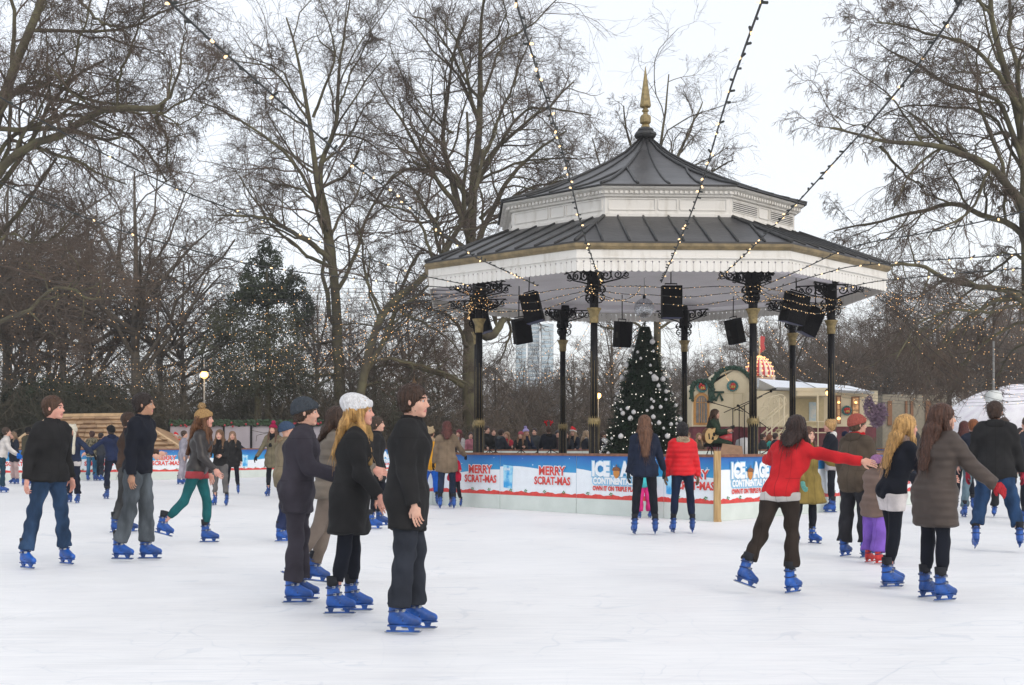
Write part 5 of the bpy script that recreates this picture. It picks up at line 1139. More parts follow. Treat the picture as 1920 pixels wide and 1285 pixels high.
# ---------------------------------------------------------------- people: one continuous surface grown from a distance field
def A3(*v): return np.array(v, float)
def nrm(v): v = np.asarray(v, float); return v/(np.linalg.norm(v)+1e-12)
class Field:
    def __init__(s, lo, hi, h):
        s.h = h; s.ax = [np.arange(l, u+h, h) for l, u in zip(lo, hi)]; s.F = np.full([len(a) for a in s.ax], 0.25, np.float32)
    def _sub(s, lo, hi):
        sl = []
        for a, l, u in zip(s.ax, lo, hi):
            i = max(0, int(np.searchsorted(a, l))-1); j = min(len(a), int(np.searchsorted(a, u))+1)
            if j-i < 2: return None
            sl.append(slice(i, j))
        X = s.ax[0][sl[0]][:, None, None]; Y = s.ax[1][sl[1]][None, :, None]; Z = s.ax[2][sl[2]][None, None, :]
        return tuple(sl), X, Y, Z
    def _union(s, sl, d, k):
        a = s.F[sl]; d = d.astype(np.float32)
        if k > 0:
            h = np.clip(0.5+0.5*(a-d)/k, 0, 1); s.F[sl] = a*(1-h)+d*h-k*h*(1-h)
        else: s.F[sl] = np.minimum(a, d)
    def cap(s, p, q, r0, r1, k=0.03, side=None, wide=1.0, clip=None):
        p, q = np.asarray(p, float), np.asarray(q, float); m = max(r0, r1)*max(1, wide)+k+0.06
        g = s._sub(np.minimum(p, q)-m, np.maximum(p, q)+m)
        if g is None: return s
        sl, X, Y, Z = g; d = q-p; L2 = d@d+1e-12; x, y, z = X-p[0], Y-p[1], Z-p[2]
        t = np.clip((x*d[0]+y*d[1]+z*d[2])/L2, 0, 1); x, y, z = x-t*d[0], y-t*d[1], z-t*d[2]
        if side is not None:
            sd = np.asarray(side, float); sd = nrm(sd-d*(sd@d)/L2) if L2 > 1e-8 else nrm(sd); c = (x*sd[0]+y*sd[1]+z*sd[2])*(1-1/wide)
            x, y, z = x-c*sd[0], y-c*sd[1], z-c*sd[2]
        D = np.sqrt(x*x+y*y+z*z)-(r0+(r1-r0)*t)
        if clip:
            for cp_, cn in clip: D = np.maximum(D, (X-cp_[0])*cn[0]+(Y-cp_[1])*cn[1]+(Z-cp_[2])*cn[2])
        s._union(sl, D, k); return s
    def _ell(s, c, r, R):
        c = np.asarray(c, float); r = np.asarray(r, float); m = r.max()+0.07; g = s._sub(c-m, c+m)
        if g is None: return None
        sl, X, Y, Z = g; x, y, z = X-c[0], Y-c[1], Z-c[2]
        if R is not None: R = R/(R[:, 0]@R[:, 0]); x, y, z = (x*R[0, 0]+y*R[1, 0]+z*R[2, 0]), (x*R[0, 1]+y*R[1, 1]+z*R[2, 1]), (x*R[0, 2]+y*R[1, 2]+z*R[2, 2])
        k0 = np.sqrt((x/r[0])**2+(y/r[1])**2+(z/r[2])**2); k1 = np.sqrt((x/r[0]**2)**2+(y/r[1]**2)**2+(z/r[2]**2)**2)+1e-9
        return sl, k0*(k0-1)/k1, (X, Y, Z)
    def ell(s, c, r, R=None, k=0.02, clip=None):
        g = s._ell(c, r, R)
        if g is None: return s
        D = g[1]
        if clip:
            X, Y, Z = g[2]
            for cp_, cn in clip: D = np.maximum(D, (X-cp_[0])*cn[0]+(Y-cp_[1])*cn[1]+(Z-cp_[2])*cn[2])
        s._union(g[0], D, k); return s
    def sub(s, c, r, R=None, k=0.015):
        g = s._ell(c, r, R)
        if g is None: return s
        a = s.F[g[0]]; d = -g[1].astype(np.float32); h = np.clip(0.5-0.5*(a-d)/k, 0, 1); s.F[g[0]] = a*(1-h)+d*h+k*h*(1-h); return s
    def cut(s, p, n):
        s.F = np.maximum(s.F, ((s.ax[0][:, None, None]-p[0])*n[0]+(s.ax[1][None, :, None]-p[1])*n[1]+(s.ax[2][None, None, :]-p[2])*n[2]).astype(np.float32)); return s
    def folds(s, amp, ph=0.0, f=1.0, bands=0.0, bf=60.0):
        X, Y, Z = s.ax[0][:, None, None], s.ax[1][None, :, None], s.ax[2][None, None, :]
        n = np.sin(21*f*Z+3.1*np.sin(9*f*X+ph)+2.2*np.sin(8*f*Y+2*ph)+ph)*np.sin(13*f*X+11*f*Y+2.5*np.sin(7*f*Z+ph*1.7))
        n = n+0.6*np.sin(37*f*Z+4*np.sin(15*f*X-ph)+9*f*Y)*np.sin(10*f*X-14*f*Y+ph)
        s.F += (amp*n).astype(np.float32)
        if bands: s.F += (bands*(1-2*np.abs(np.sin(bf*0.5*Z+0.25*np.sin(9*X))))).astype(np.float32)
        return s
    def mesh(s):
        F = s.F; F[0] = F[-1] = 0.1; F[:, 0] = F[:, -1] = 0.1; F[:, :, 0] = F[:, :, -1] = 0.1
        nx, ny, nz = F.shape; ins = F < 0
        cs = (nx-1, ny-1, nz-1); acc = np.zeros(cs+(3,), np.float32); cnt = np.zeros(cs, np.float32); edges = []
        for axis in range(3):
            a = [slice(None)]*3; b = [slice(None)]*3; a[axis] = slice(0, -1); b[axis] = slice(1, None)
            ia, ib = ins[tuple(a)], ins[tuple(b)]; cr_ = np.argwhere(ia != ib)
            if len(cr_) == 0: continue
            i, j, k = cr_.T; o = [0, 0, 0]; o[axis] = 1
            f0 = F[i, j, k]; f1 = F[i+o[0], j+o[1], k+o[2]]; t = f0/(f0-f1)
            pos = cr_.astype(np.float32).copy(); pos[:, axis] += t
            u, w = (axis+1) % 3, (axis+2) % 3
            ok = (cr_[:, u] > 0) & (cr_[:, w] > 0) & (cr_[:, u] < F.shape[u]-1) & (cr_[:, w] < F.shape[w]-1)
            cr_, pos, fl = cr_[ok], pos[ok], ia[tuple(cr_[ok].T)] if False else ins[tuple(cr_[ok].T)]
            quad = []
            for du, dw in ((0, 0), (1, 0), (1, 1), (0, 1)):
                c = cr_.copy(); c[:, u] -= du; c[:, w] -= dw; idx = np.ravel_multi_index(c.T, cs); quad.append(idx)
                for d_ in range(3): acc.reshape(-1, 3)[:, d_] += np.bincount(idx, pos[:, d_], minlength=cnt.size).astype(np.float32)
                cnt.ravel()[:] += np.bincount(idx, minlength=cnt.size)
            q = np.stack(quad, 1); q[fl] = q[fl][:, ::-1] if False else q[fl]
            q2 = q.copy(); q2[fl] = q[fl][:, ::-1]; edges.append(q2)
        if not edges: return np.zeros((0, 3)), np.zeros((0, 4), int)
        use = np.flatnonzero(cnt.ravel() > 0); remap = np.full(cnt.size, -1); remap[use] = np.arange(len(use))
        V = acc.reshape(-1, 3)[use]/cnt.ravel()[use][:, None]
        V = V*s.h+np.array([a[0] for a in s.ax]); Q = remap[np.concatenate(edges)]
        return V, Q[:, ::-1]
def basis(fwd, up):
    up = nrm(up); f = nrm(np.asarray(fwd)-up*(np.asarray(fwd)@up)); r = np.cross(f, up); return np.stack([r, f, up], 1)   # columns: right, forward, up

# ---- one rental skate, shared by everybody: origin at the ankle, toe along +y
M_boot = mat('blue_boot', (0.006, 0.075, 0.34), 0.42, var=0.45, scale=9, spec=0.5, bump=0.15, bscale=50)
def vary(m):      # every rental boot has its own wear
    nt = m.node_tree; bs = nt.nodes['Principled BSDF']; src = bs.inputs['Base Color'].links[0].from_socket; oi = nt.nodes.new('ShaderNodeObjectInfo'); mr = nt.nodes.new('ShaderNodeMapRange')
    mr.inputs[3].default_value = 0.65; mr.inputs[4].default_value = 1.2; nt.links.new(oi.outputs['Random'], mr.inputs[0]); h = nt.nodes.new('ShaderNodeHueSaturation'); nt.links.new(mr.outputs[0], h.inputs['Value']); nt.links.new(src, h.inputs['Color'])
    n = nt.nodes.new('ShaderNodeTexNoise'); n.inputs['Scale'].default_value = 38; n.inputs['Detail'].default_value = 6; t = nt.nodes.new('ShaderNodeTexCoord'); nt.links.new(t.outputs['Object'], n.inputs['Vector'])
    r = nt.nodes.new('ShaderNodeMath'); r.operation = 'GREATER_THAN'; r.inputs[1].default_value = 0.64; nt.links.new(n.outputs['Fac'], r.inputs[0]); k = nt.nodes.new('ShaderNodeMath'); k.operation = 'MULTIPLY'; k.inputs[1].default_value = 0.5; nt.links.new(r.outputs[0], k.inputs[0])
    mx = nt.nodes.new('ShaderNodeMix'); mx.data_type = 'RGBA'; nt.links.new(k.outputs[0], mx.inputs[0]); nt.links.new(h.outputs[0], mx.inputs[6]); mx.inputs[7].default_value = (0.10, 0.16, 0.26, 1); nt.links.new(mx.outputs[2], bs.inputs['Base Color'])
vary(M_boot)
M_boot_d = mat('dark_blue_strap', (0.006, 0.028, 0.12), 0.5, var=0.2)
M_blade = mat('blade_steel', (0.30, 0.32, 0.35), 0.3, metal=0.9, var=0.1)
M_bootred = mat('red_boot', (0.52, 0.02, 0.02), 0.4, var=0.25, scale=9)
ANK = 0.165
def skate_meshes():
    f = Field((-0.09, -0.14, -0.13), (0.09, 0.26, 0.20), 0.0075)
    f.cap((0, -0.012, 0.15), (0, -0.02, -0.02), 0.052, 0.046, 0.02, (0, 1, 0), 1.25, clip=[((0, 0, 0.16), (0, 0.25, 0.97))])
    f.cap((0, -0.045, -0.06), (0, 0.08, -0.055), 0.040, 0.046, 0.03); f.cap((0, 0.02, 0.0), (0, 0.15, -0.062), 0.046, 0.036, 0.03)
    f.cap((0, 0.13, -0.066), (0, 0.168, -0.068), 0.042, 0.036, 0.02, (1, 0, 0), 1.1); f.cut((0, 0, -0.094), (0, 0, -1))
    V, Q = f.mesh(); boot = mesh_np('boot', V, Q)
    m = MB()   # sole plate, holder posts and runner, all blue plastic
    out = [(0.030, -0.085), (0.034, -0.02), (0.03, 0.03), (0.042, 0.10), (0.036, 0.17), (0.0, 0.205), (-0.036, 0.17), (-0.042, 0.10), (-0.03, 0.03), (-0.034, -0.02), (-0.030, -0.085)]
    n = len(out); m.add([(x, y, -0.094) for x, y in out]+[(x, y, -0.106) for x, y in out], [tuple(range(n))[::-1], tuple(range(n, 2*n))]+[(i, (i+1) % n, (i+1) % n+n, i+n) for i in range(n)])
    for y0_, y1_ in ((-0.07, -0.01), (0.085, 0.15)):
        m.add([(-0.02, y0_, -0.106), (0.02, y0_, -0.106), (0.02, y1_, -0.106), (-0.02, y1_, -0.106), (-0.006, y0_+.012, -0.145), (0.006, y0_+.012, -0.145), (0.006, y1_-.012, -0.145), (-0.006, y1_-.012, -0.145)],
              [(0, 1, 5, 4), (1, 2, 6, 5), (2, 3, 7, 6), (3, 0, 4, 7), (4, 5, 6, 7)])
    m.box((0, 0.045, -0.148), (0.014, 0.285, 0.014))
    me = bpy.data.meshes.new('holder'); me.from_pydata(m.v, [], m.f); me.update()
    b = MB(); pr = [(-0.11, -0.150), (0.185, -0.150), (0.205, -0.138), (0.20, -0.155), (0.17, -0.165), (-0.10, -0.165), (-0.12, -0.155)]
    b.prism([(x, z) for x, z in pr], Matrix(((0, 1, 0, -0.003), (1, 0, 0, 0), (0, 0, 1, 0), (0, 0, 0, 1))), 0.006)
    bl_ = bpy.data.meshes.new('blade'); bl_.from_pydata(b.v, [], b.f); bl_.update()
    s = MB()
    for z, y, r in ((0.10, -0.014, 0.060), (0.03, -0.006, 0.060)):
        pts = [(1.0*r*math.cos(a), y+1.18*r*math.sin(a), z+0.012*math.sin(a)) for a in [i*2*math.pi/14 for i in range(15)]]; s.tube(pts, 0.008, 5)
    s.tube([(-0.045, 0.05, -0.06), (-0.03, 0.075, -0.005), (0.03, 0.075, -0.005), (0.045, 0.05, -0.06)], 0.009, 5)
    st_ = bpy.data.meshes.new('strap'); st_.from_pydata(s.v, [], s.f); st_.update()
    l_ = MB(); n_ = 14
    l_.lathe([(0.052, 0.10), (0.056, 0.16), (0.058, 0.195), (0.050, 0.20), (0.044, 0.17)], n=14, c=(0, -0.014, 0)); l_.v = [(x, -0.014+(y+0.014)*1.2, z) for x, y, z in l_.v]
    ln_ = bpy.data.meshes.new('liner'); ln_.from_pydata(l_.v, [], l_.f); ln_.polygons.foreach_set('use_smooth', [True]*len(l_.f)); ln_.update()
    k_ = MB()
    for z, y in ((0.10, 0.045), (0.03, 0.055)): k_.box((0.03, y, z), (0.034, 0.012, 0.024), Matrix.Rotation(-0.5, 3, 'Z')); k_.box((0.058, y-0.05, z), (0.010, 0.03, 0.020))
    bk_ = bpy.data.meshes.new('buckle'); bk_.from_pydata(k_.v, [], k_.f); bk_.update()
    return boot, me, bl_, st_, ln_, bk_
SKB = skate_meshes()
for m_, mm in zip(SKB, (M_boot, M_boot, M_blade, M_boot_d, mat('boot_liner', (0.012, 0.014, 0.02), 0.9, var=0.2), mat('buckle_grey', (0.32, 0.34, 0.36), 0.35, var=0.1, metal=0.5))): m_.materials.append(mm)
SKR = [m.copy() for m in SKB]; SKR[0].materials[0] = M_bootred; SKR[1].materials[0] = M_bootred
def add_skate(root, A, foot_dir, up, s, red=False):
    R = basis(foot_dir, up); M4 = Matrix([[R[0, 0]*s, R[0, 1]*s, R[0, 2]*s, A[0]], [R[1, 0]*s, R[1, 1]*s, R[1, 2]*s, A[1]], [R[2, 0]*s, R[2, 1]*s, R[2, 2]*s, A[2]], [0, 0, 0, 1]])
    ms = SKR if red else SKB
    o = bpy.data.objects.new('skate', ms[0]); C.objects.link(o); o.parent = root; o.matrix_local = M4
    for nme, me in zip(('holder', 'blade', 'strap', 'liner', 'buckle'), ms[1:]):
        c = bpy.data.objects.new(nme, me); C.objects.link(c); c.parent = o
    return o

SKIN = {'light': (0.60, 0.36, 0.27), 'pink': (0.62, 0.33, 0.26), 'tan': (0.42, 0.24, 0.155), 'pale': (0.66, 0.44, 0.35)}
def skin_mat(k): return mat('skin_'+k, SKIN[k], 0.55, var=0.10, scale=18, spec=0.35, col2=tuple(x*y for x, y in zip(SKIN[k], (0.93, 0.80, 0.78))), thr=(0.3, 0.62))
def ldir(pitch, abd, side): p, a = math.radians(pitch), math.radians(abd); return A3(side*math.sin(a), math.cos(a)*math.sin(p), -math.cos(a)*math.cos(p))
PEOPLE = []
def person(px, py, H, face, label, top=None, Z=None, lean=4, side=0, L=(3, 5, 6), R=(-3, 5, 6), aL=(4, 8, 14), aR=(2, 8, 12), head=(0, 0), skin='light',
           hair=(0.05, 0.03, 0.02), hstyle='short', hat=None, coat=(0.02, 0.02, 0.025), ctype='jacket', hem=0.05, thick=0.022, ckind='plain', flare=0.0, puff=0.0,
           legs=(0.03, 0.05, 0.10), lkind='denim', fit=0.014, cuff=0.04, collar=None, scarf=None, gloves=None, skates='blue', floor=0.0, top_under=None, skirt=None, seat=False, cat='person', pack=None, toe=(6, 6), foot=(0, 0), build=1.0, fur=None, hidden=False, group=None):
    """px,py: pixel of the lower skate on the ice; face: degrees, 0 = back to camera, -90 = towards the right edge, 180 = towards the camera"""
    Z = Z or footZ(py)
    if top: H = (py-top)*Z/FPX/({'pom': 1.115, 'slouch': 1.09, 'beanie': 1.075, 'ears': 1.10}.get(hat[0] if hat else '', 1.062))
    s = H/1.75; loc = Vector((XZ(px, Z), Z, floor)); rd = random.Random(int(px*13+py)); ph = rd.uniform(0, 6)
    root = thing('person', label, cat, loc, math.radians(face), group)
    hb = min(0.026, max(0.0125, Z*0.00115)); hh = min(0.013, max(0.0052, Z*0.00048))
    lod = Z > 26
    # ---- skeleton
    ln, sd_ = math.radians(lean), math.radians(side)
    up = nrm(A3(math.sin(sd_), math.sin(ln), math.cos(ln)*math.cos(sd_))); xr = nrm(A3(1, 0, -math.sin(sd_))); fw = np.cross(up, xr)
    pel = A3(0, 0, 0.965)*s
    J = {}
    for sg, nm, lg, ty, ft in ((-1, 'L', L, toe[0], foot[0]), (1, 'R', R, toe[1], foot[1])):
        hip = pel+A3(sg*0.092, 0, -0.02)*s; dth = ldir(lg[0], lg[1], sg); kn = hip+dth*0.435*s
        dsh = ldir(lg[0]-lg[2], lg[1]*0.8, sg); an = kn+dsh*0.405*s
        fy = math.radians(-sg*ty*0+sg*ty); pit = math.radians(ft); fd = A3(math.sin(fy)*math.cos(pit), math.cos(fy)*math.cos(pit), math.sin(pit))
        fu = nrm(np.cross(np.cross(fd, A3(0, 0, 1)), fd)); fu = nrm(fu-0.35*nrm(dsh)*0)
        J[nm] = dict(hip=hip, kn=kn, an=an, fd=fd, fu=fu, dsh=dsh, low=min((an+(-fu*ANK+fd*t)*s)[2] for t in (-0.10, 0.17)))
    drop = min(J['L']['low'], J['R']['low'])-(0.002 if not seat else min(J['L']['low'], J['R']['low']))
    sh_ = A3(0, 0, -drop)
    for nm in 'LR':
        for k_ in ('hip', 'kn', 'an'): J[nm][k_] = J[nm][k_]+sh_
    pel = pel+sh_
    wst = pel+up*0.13*s; chs = pel+up*0.36*s; neck = pel+up*0.53*s; shc = pel+up*0.475*s
    hy = math.radians(head[1]); hp = math.radians(head[0]-lean*0.75)
    hf = A3(-math.sin(hy)*math.cos(hp), math.cos(hy)*math.cos(hp), -math.sin(hp)); hr = nrm(np.cross(hf, A3(0, 0, 1))); hu = np.cross(hr, hf); HR = np.stack([hr, hf, hu], 1)*1.07
    hc = neck+up*0.05*s+hu*0.115*s+hf*0.018*s
    def hp_(x, y, z): return hc+HR@(A3(x, y, z)*s)
    AR = {}
    for sg, nm, a in ((-1, 'L', aL), (1, 'R', aR)):
        sj = shc+xr*sg*0.172*s*build-up*0.015*s; d1 = ldir(a[0], a[1], sg); el = sj+d1*0.285*s
        inn = a[3] if len(a) > 3 else 0; d2 = ldir(a[0]+a[2], a[1]-inn, sg); wr = el+d2*0.25*s
        AR[nm] = dict(s=sj, e=el, w=wr, d=d2, sg=sg)
    pts = [hc+hu*0.16*s, pel]+[J[n][k_] for n in 'LR' for k_ in ('hip', 'kn', 'an')]+[AR[n][k_] for n in 'LR' for k_ in 'sew']+[AR[n]['w']+AR[n]['d']*0.2*s for n in 'LR']
    lo = np.min(pts, 0)-0.20*s; hi = np.max(pts, 0)+0.20*s
    # ---- body
    f = Field(lo, hi, hb*1.15)
    f.cap(pel-xr*0.05*s, pel+xr*0.05*s, 0.092*s, 0.092*s, 0.02)
    f.cap(pel, chs, 0.085*s, 0.090*s, 0.03, xr, 1.3); f.cap(chs-xr*0.04*s, chs+xr*0.04*s, 0.095*s, 0.095*s, 0.03)
    f.cap(shc-xr*0.12*s, shc+xr*0.12*s, 0.048*s, 0.048*s, 0.03); f.cap(shc, neck+up*0.06*s, 0.060*s, 0.052*s, 0.03)
    for nm in 'LR':
        j = J[nm]; f.cap(j['hip'], j['kn'], 0.074*s, 0.044*s, 0.03); f.cap(j['kn'], j['kn']+j['dsh']*0.14*s, 0.042*s, 0.043*s, 0.015); f.cap(j['kn']+j['dsh']*0.14*s, j['an'], 0.043*s, 0.030*s, 0.015)
        f.cap(j['an'], j['an']+j['fd']*0.10*s-j['fu']*0.05*s, 0.033*s, 0.030*s, 0.02)
        a = AR[nm]; f.cap(a['s'], a['e'], 0.040*s, 0.032*s, 0.015); f.cap(a['e'], a['w'], 0.033*s, 0.024*s, 0.015)
    Vb, Qb = f.mesh(); vs, qs, ms, off = [Vb], [Qb], [np.zeros(len(Qb), int)], len(Vb)
    def push(V, Q, mi):
        nonlocal off
        vs.append(V); qs.append(Q+off); ms.append(mi if hasattr(mi, '__len__') else np.full(len(Q), mi)); off += len(V)
    # head and face on a finer grid
    f = Field(hc-0.20*s, hc+0.19*s, hh)
    f.ell(hp_(0, -0.012, 0.030), A3(.076, .096, .086)*s, HR, 0); f.ell(hp_(0, 0.020, -0.036), A3(.058, .068, .074)*s, HR, 0.03)
    f.ell(hp_(0, 0.066, -0.090), A3(.022, .018, .018)*s, HR, 0.025)
    for q in (-1, 1):
        f.ell(hp_(q*.036, .058, -.030), A3(.026, .022, .024)*s, HR, 0.02); f.ell(hp_(q*.079, -.008, -.008), A3(.008, .012, .023)*s, HR, 0.006)
        f.sub(hp_(q*.032, .100, .004), A3(.019, .016, .014)*s, HR, 0.012)
    f.cap(hp_(-.036, .078, .022), hp_(.036, .078, .022), .011*s, .011*s, .015)
    f.cap(hp_(0, .082, .006), hp_(0, .101, -.030), .008*s, .0115*s, .012); f.cap(hp_(-.009, .090, -.034), hp_(.009, .090, -.034), .009*s, .009*s, .006)
    f.cap(hp_(-.020, .080, -.059), hp_(.020, .080, -.059), .0065*s, .0065*s, .006); f.cap(hp_(-.016, .081, -.069), hp_(.016, .081, -.069), .007*s, .007*s, .005)
    f.cap(hp_(0, -.022, -.06), neck-up*0.01*s, .052*s, .056*s, .03)
    V, Q = f.mesh(); cen = (V[Q].mean(1)-hc)@HR/(s*1.07**2); mi = np.zeros(len(Q), int)
    lip = (np.abs(cen[:, 0]) < .024) & (cen[:, 1] > .066) & (cen[:, 2] < -.053) & (cen[:, 2] > -.076); mi[lip] = 1
    brow = (np.abs(np.abs(cen[:, 0])-.033) < .020) & (cen[:, 1] > .06) & (np.abs(cen[:, 2]-.026+0.1*np.abs(np.abs(cen[:, 0])-.03)) < .0055); mi[brow] = 2
    push(V, Q, mi)
    for q in (-1, 1):
        e = MB(); e.ball((0, 0, 0), .0118*s, 8, 6); V = np.array(e.v)@HR.T+hp_(q*.032, .0735, .003)
        Qe = [tuple(x)+(x[-1],) if len(x) == 3 else x for x in e.f]; Qe = np.array(Qe); cen = (V[Qe].mean(1)-hc)@HR/(s*1.07**2); mi = np.where((cen[:, 1] > .0805), 4, 3); push(V, Qe, mi)
    # hands
    def hand(fd, nrm_, w, sg, r, h, curl=38, grip=False):
        fd, n_ = nrm(fd), nrm(np.asarray(nrm_)-fd*(fd@np.asarray(nrm_))); sdv = np.cross(n_, fd)*sg    # n_ = palm normal, sdv towards the thumb
        g = Field(w-0.16*s, w+0.18*s*0+w*0+0.22*s*1.0, h) if False else Field(w+fd*0.085*s-0.135*s, w+fd*0.085*s+0.135*s, h)
        kn_ = w+fd*0.088*s; g.cap(w-fd*0.02*s, w+fd*0.02*s, 0.024*s+r, 0.023*s+r, .01); g.cap(w+fd*0.03*s-sdv*.004*s, kn_-fd*0.012*s, 0.015*s+r, 0.0135*s+r, .012, sdv, 2.6)
        for i, (o, Lf) in enumerate(((0.030, .070), (0.010, .078), (-0.010, .072), (-0.029, .056))):
            p = kn_+sdv*o*s-fd*0.006*s; an_ = math.radians(curl*(0.6+0.12*i)); rr = (0.0088-0.0006*i)*s+r; seg = (0.45, 0.32, 0.25)
            cur = 0
            for si, fr in enumerate(seg):
                cur += an_*(0.7 if si == 0 else 0.85); d = fd*math.cos(cur)+n_*math.sin(cur)+sdv*o*0.9; p2 = p+nrm(d)*Lf*fr*s*1.15; g.cap(p, p2, rr*(1-.06*si), rr*(.94-.08*si), .003); p = p2
        p = w+fd*0.022*s+sdv*0.020*s; d = nrm(fd*0.62+sdv*0.68+n_*0.38); p2 = p+d*0.042*s; g.cap(p, p2, .0125*s+r, .0105*s+r, .008); d = nrm(fd*0.85+sdv*0.25+n_*0.45); g.cap(p2, p2+d*0.032*s, .010*s+r, .0085*s+r, .003)
        return g.mesh()
    hm = max(0.0052, min(0.010, Z*0.00045))
    for nm in 'LR':
        a = AR[nm]; n_ = nrm(-xr*a['sg']+fw*0.1); V, Q = hand(a['d'], n_, a['w'], a['sg'], 0.0 if not gloves else -0.001, hm); push(V, Q, 0); a['n'] = n_
    lipm = mat('lips', (0.42, 0.15, 0.13), 0.45, var=0.1); browm = cloth(tuple(min(1, x*0.8) for x in hair), 'hair'); eyew = mat('eye_white', (0.42, 0.39, 0.37), 0.3, var=0); iris = mat('iris', (0.03, 0.02, 0.015), 0.2, var=0)
    me = mesh_np('body', np.concatenate(vs), np.concatenate(qs), True, np.concatenate(ms))
    for m_ in (skin_mat(skin), lipm, browm, eyew, iris): me.materials.append(m_)
    o = bpy.data.objects.new('body', me); C.objects.link(o); o.parent = root
    def part(name, F_, m_, lab=None):
        V, Q = F_.mesh()
        if len(Q) == 0: return None
        p = link_mesh(name, mesh_np(name, V, Q), m_, root)
        if lab: p['label'] = lab
        return p
    # ---- trousers
    tm = cloth(legs, lkind); f = Field(lo, hi, hb)
    f.cap(pel-xr*0.05*s, pel+xr*0.05*s, 0.100*s+fit*.8, 0.100*s+fit*.8, 0.03); f.cap(pel, wst, 0.082*s+fit*.6, 0.078*s+fit*.6, .02, xr, 1.3, clip=[(wst+up*0.03*s, up)])
    for nm in 'LR':
        j = J[nm]; c0 = j['an']-nrm(j['dsh'])*cuff*s; cl = [(c0, nrm(j['dsh']))]
        fl_ = 0.0 if fit < 0.01 else (0.014 if cuff > 0.1 else 0.030)
        f.cap(j['hip'], j['kn'], 0.090*s+fit, 0.055*s+fit, 0.035); f.cap(j['kn'], j['an']+nrm(j['dsh'])*0.05*s, 0.055*s+fit*1.0, max(0.037*s+fit+fl_, (0.062*s if cuff < .1 else 0)), 0.025, clip=cl)
        if fit < 0.01: f.cap(j['kn']+j['dsh']*0.05*s, j['kn']+j['dsh']*0.19*s, 0.052*s+fit, 0.053*s+fit, 0.03)
    f.folds(0.0025 if fit < .01 else 0.010, ph)
    part('trousers', f, tm)
    # ---- upper garment
    f = Field(lo, hi, hb); th = thick; hz = pel[2]-hem*s; hemp = A3(0, 0, hz)
    hc_ = [(hemp, A3(0, 0, -1))]
    f.cap(pel-xr*0.055*s, pel+xr*0.055*s, 0.112*s+th, 0.112*s+th, 0.03, clip=hc_); f.cap(pel, chs, 0.106*s+th+flare*.3, 0.108*s+th, 0.05, xr, 1.30*build, clip=hc_)
    f.cap(chs-xr*0.055*s*build, chs+xr*0.055*s*build, 0.118*s+th, 0.118*s+th, 0.05); f.cap(shc-xr*0.125*s*build, shc+xr*0.125*s*build, 0.062*s+th, 0.062*s+th, 0.05); f.cap(shc+up*.01, neck+up*0.01*s, 0.075*s+th*.4, 0.062*s+th*.4, 0.04)
    if hem > 0.06:
        for nm in 'LR':
            j = J[nm]; e = j['hip']+(j['kn']-j['hip'])*min(1.0, (hem+0.06)/0.42); f.cap(j['hip'], j['kn'], 0.095*s+th+flare*.5, 0.075*s+th+flare*2.2, 0.07, clip=hc_)
        mid = (J['L']['hip']+J['R']['hip'])/2; e2 = (J['L']['kn']+J['R']['kn'])/2; f.cap(mid, e2, 0.09*s+th+flare*.5, 0.08*s+th+flare*2, 0.06, xr, 1.25, clip=hc_)
    for nm in 'LR':
        a = AR[nm]; wc = a['w']-a['d']*0.0*s; tk = th*0.75; f.cap(a['s'], a['e'], 0.052*s+tk, 0.042*s+tk, 0.025); f.cap(a['e'], a['w']+a['d']*0.02, 0.042*s+tk, 0.031*s+tk, 0.02, clip=[(wc, a['d'])])
    f.folds(0.0075 if ctype != 'puffer' else 0.004, ph+1, 1.0, bands=puff, bf=62)
    if ctype == 'puffer': ckind = 'quilt'
    jk = part({'coat': 'coat', 'puffer': 'jacket'}.get(ctype, 'jacket'), f, cloth(coat, ckind))
    cm = cloth(collar, 'fur' if fur else 'plain') if collar else cloth(tuple(x*0.8 for x in coat), ckind)
    # collar / hood
    if hstyle != 'hoodup':
        f = Field(neck-0.2*s, neck+0.22*s, hb)
        if ctype == 'hood' or fur:
            b_ = neck-fw*0.075*s+up*0.0*s
            f.cap(b_-xr*0.06*s, b_+xr*0.06*s, 0.052*s, 0.052*s, 0.03); f.cap(b_-xr*0.07*s, neck+xr*-0.085*s+fw*0.02*s, 0.042*s, 0.034*s, .03); f.cap(b_+xr*0.07*s, neck+xr*0.085*s+fw*0.02*s, 0.042*s, 0.034*s, .03); f.cap(b_, b_-up*0.09*s, .055*s, .04*s, .03, xr, 1.5)
            if fur: f.F += (0.006*np.random.default_rng(1).normal(0, 1, f.F.shape)).astype(np.float32)
            part('fur_hood' if fur else 'hood', f, cm)
        else:
            for q in range(10):
                a0, a1 = q*0.6+0.9, (q+1)*0.6+0.9
                if a1 > 6.9: break
                pp = [neck+(xr*math.sin(a)*0.068-fw*math.cos(a)*-0.062)*s+up*0.022*s for a in (a0, a1)]; f.cap(pp[0], pp[1], 0.020*s, 0.020*s, .02, up, 1.8)
            part('collar', f, cm)
    if scarf:
        f = Field(neck-0.34*s, neck+0.24*s, hb)
        for q in range(8):
            a0, a1 = q*math.pi/4, (q+1)*math.pi/4
            for rr_, zz in ((0.085, 0.0), (0.078, 0.038)):
                pp = [neck+(xr*math.sin(a)*rr_+fw*math.cos(a)*rr_*0.9)*s+up*(zz+0.008*math.sin(3*a))*s for a in (a0, a1)]; f.cap(pp[0], pp[1], 0.031*s, 0.031*s, .015)
        f.cap(neck+fw*.1*s, neck+fw*.13*s-up*.25*s+xr*.03*s, .026*s, .03*s, .03, xr, 1.8); f.folds(0.006, ph, 1.8); part('scarf', f, cloth(scarf, 'knit'))
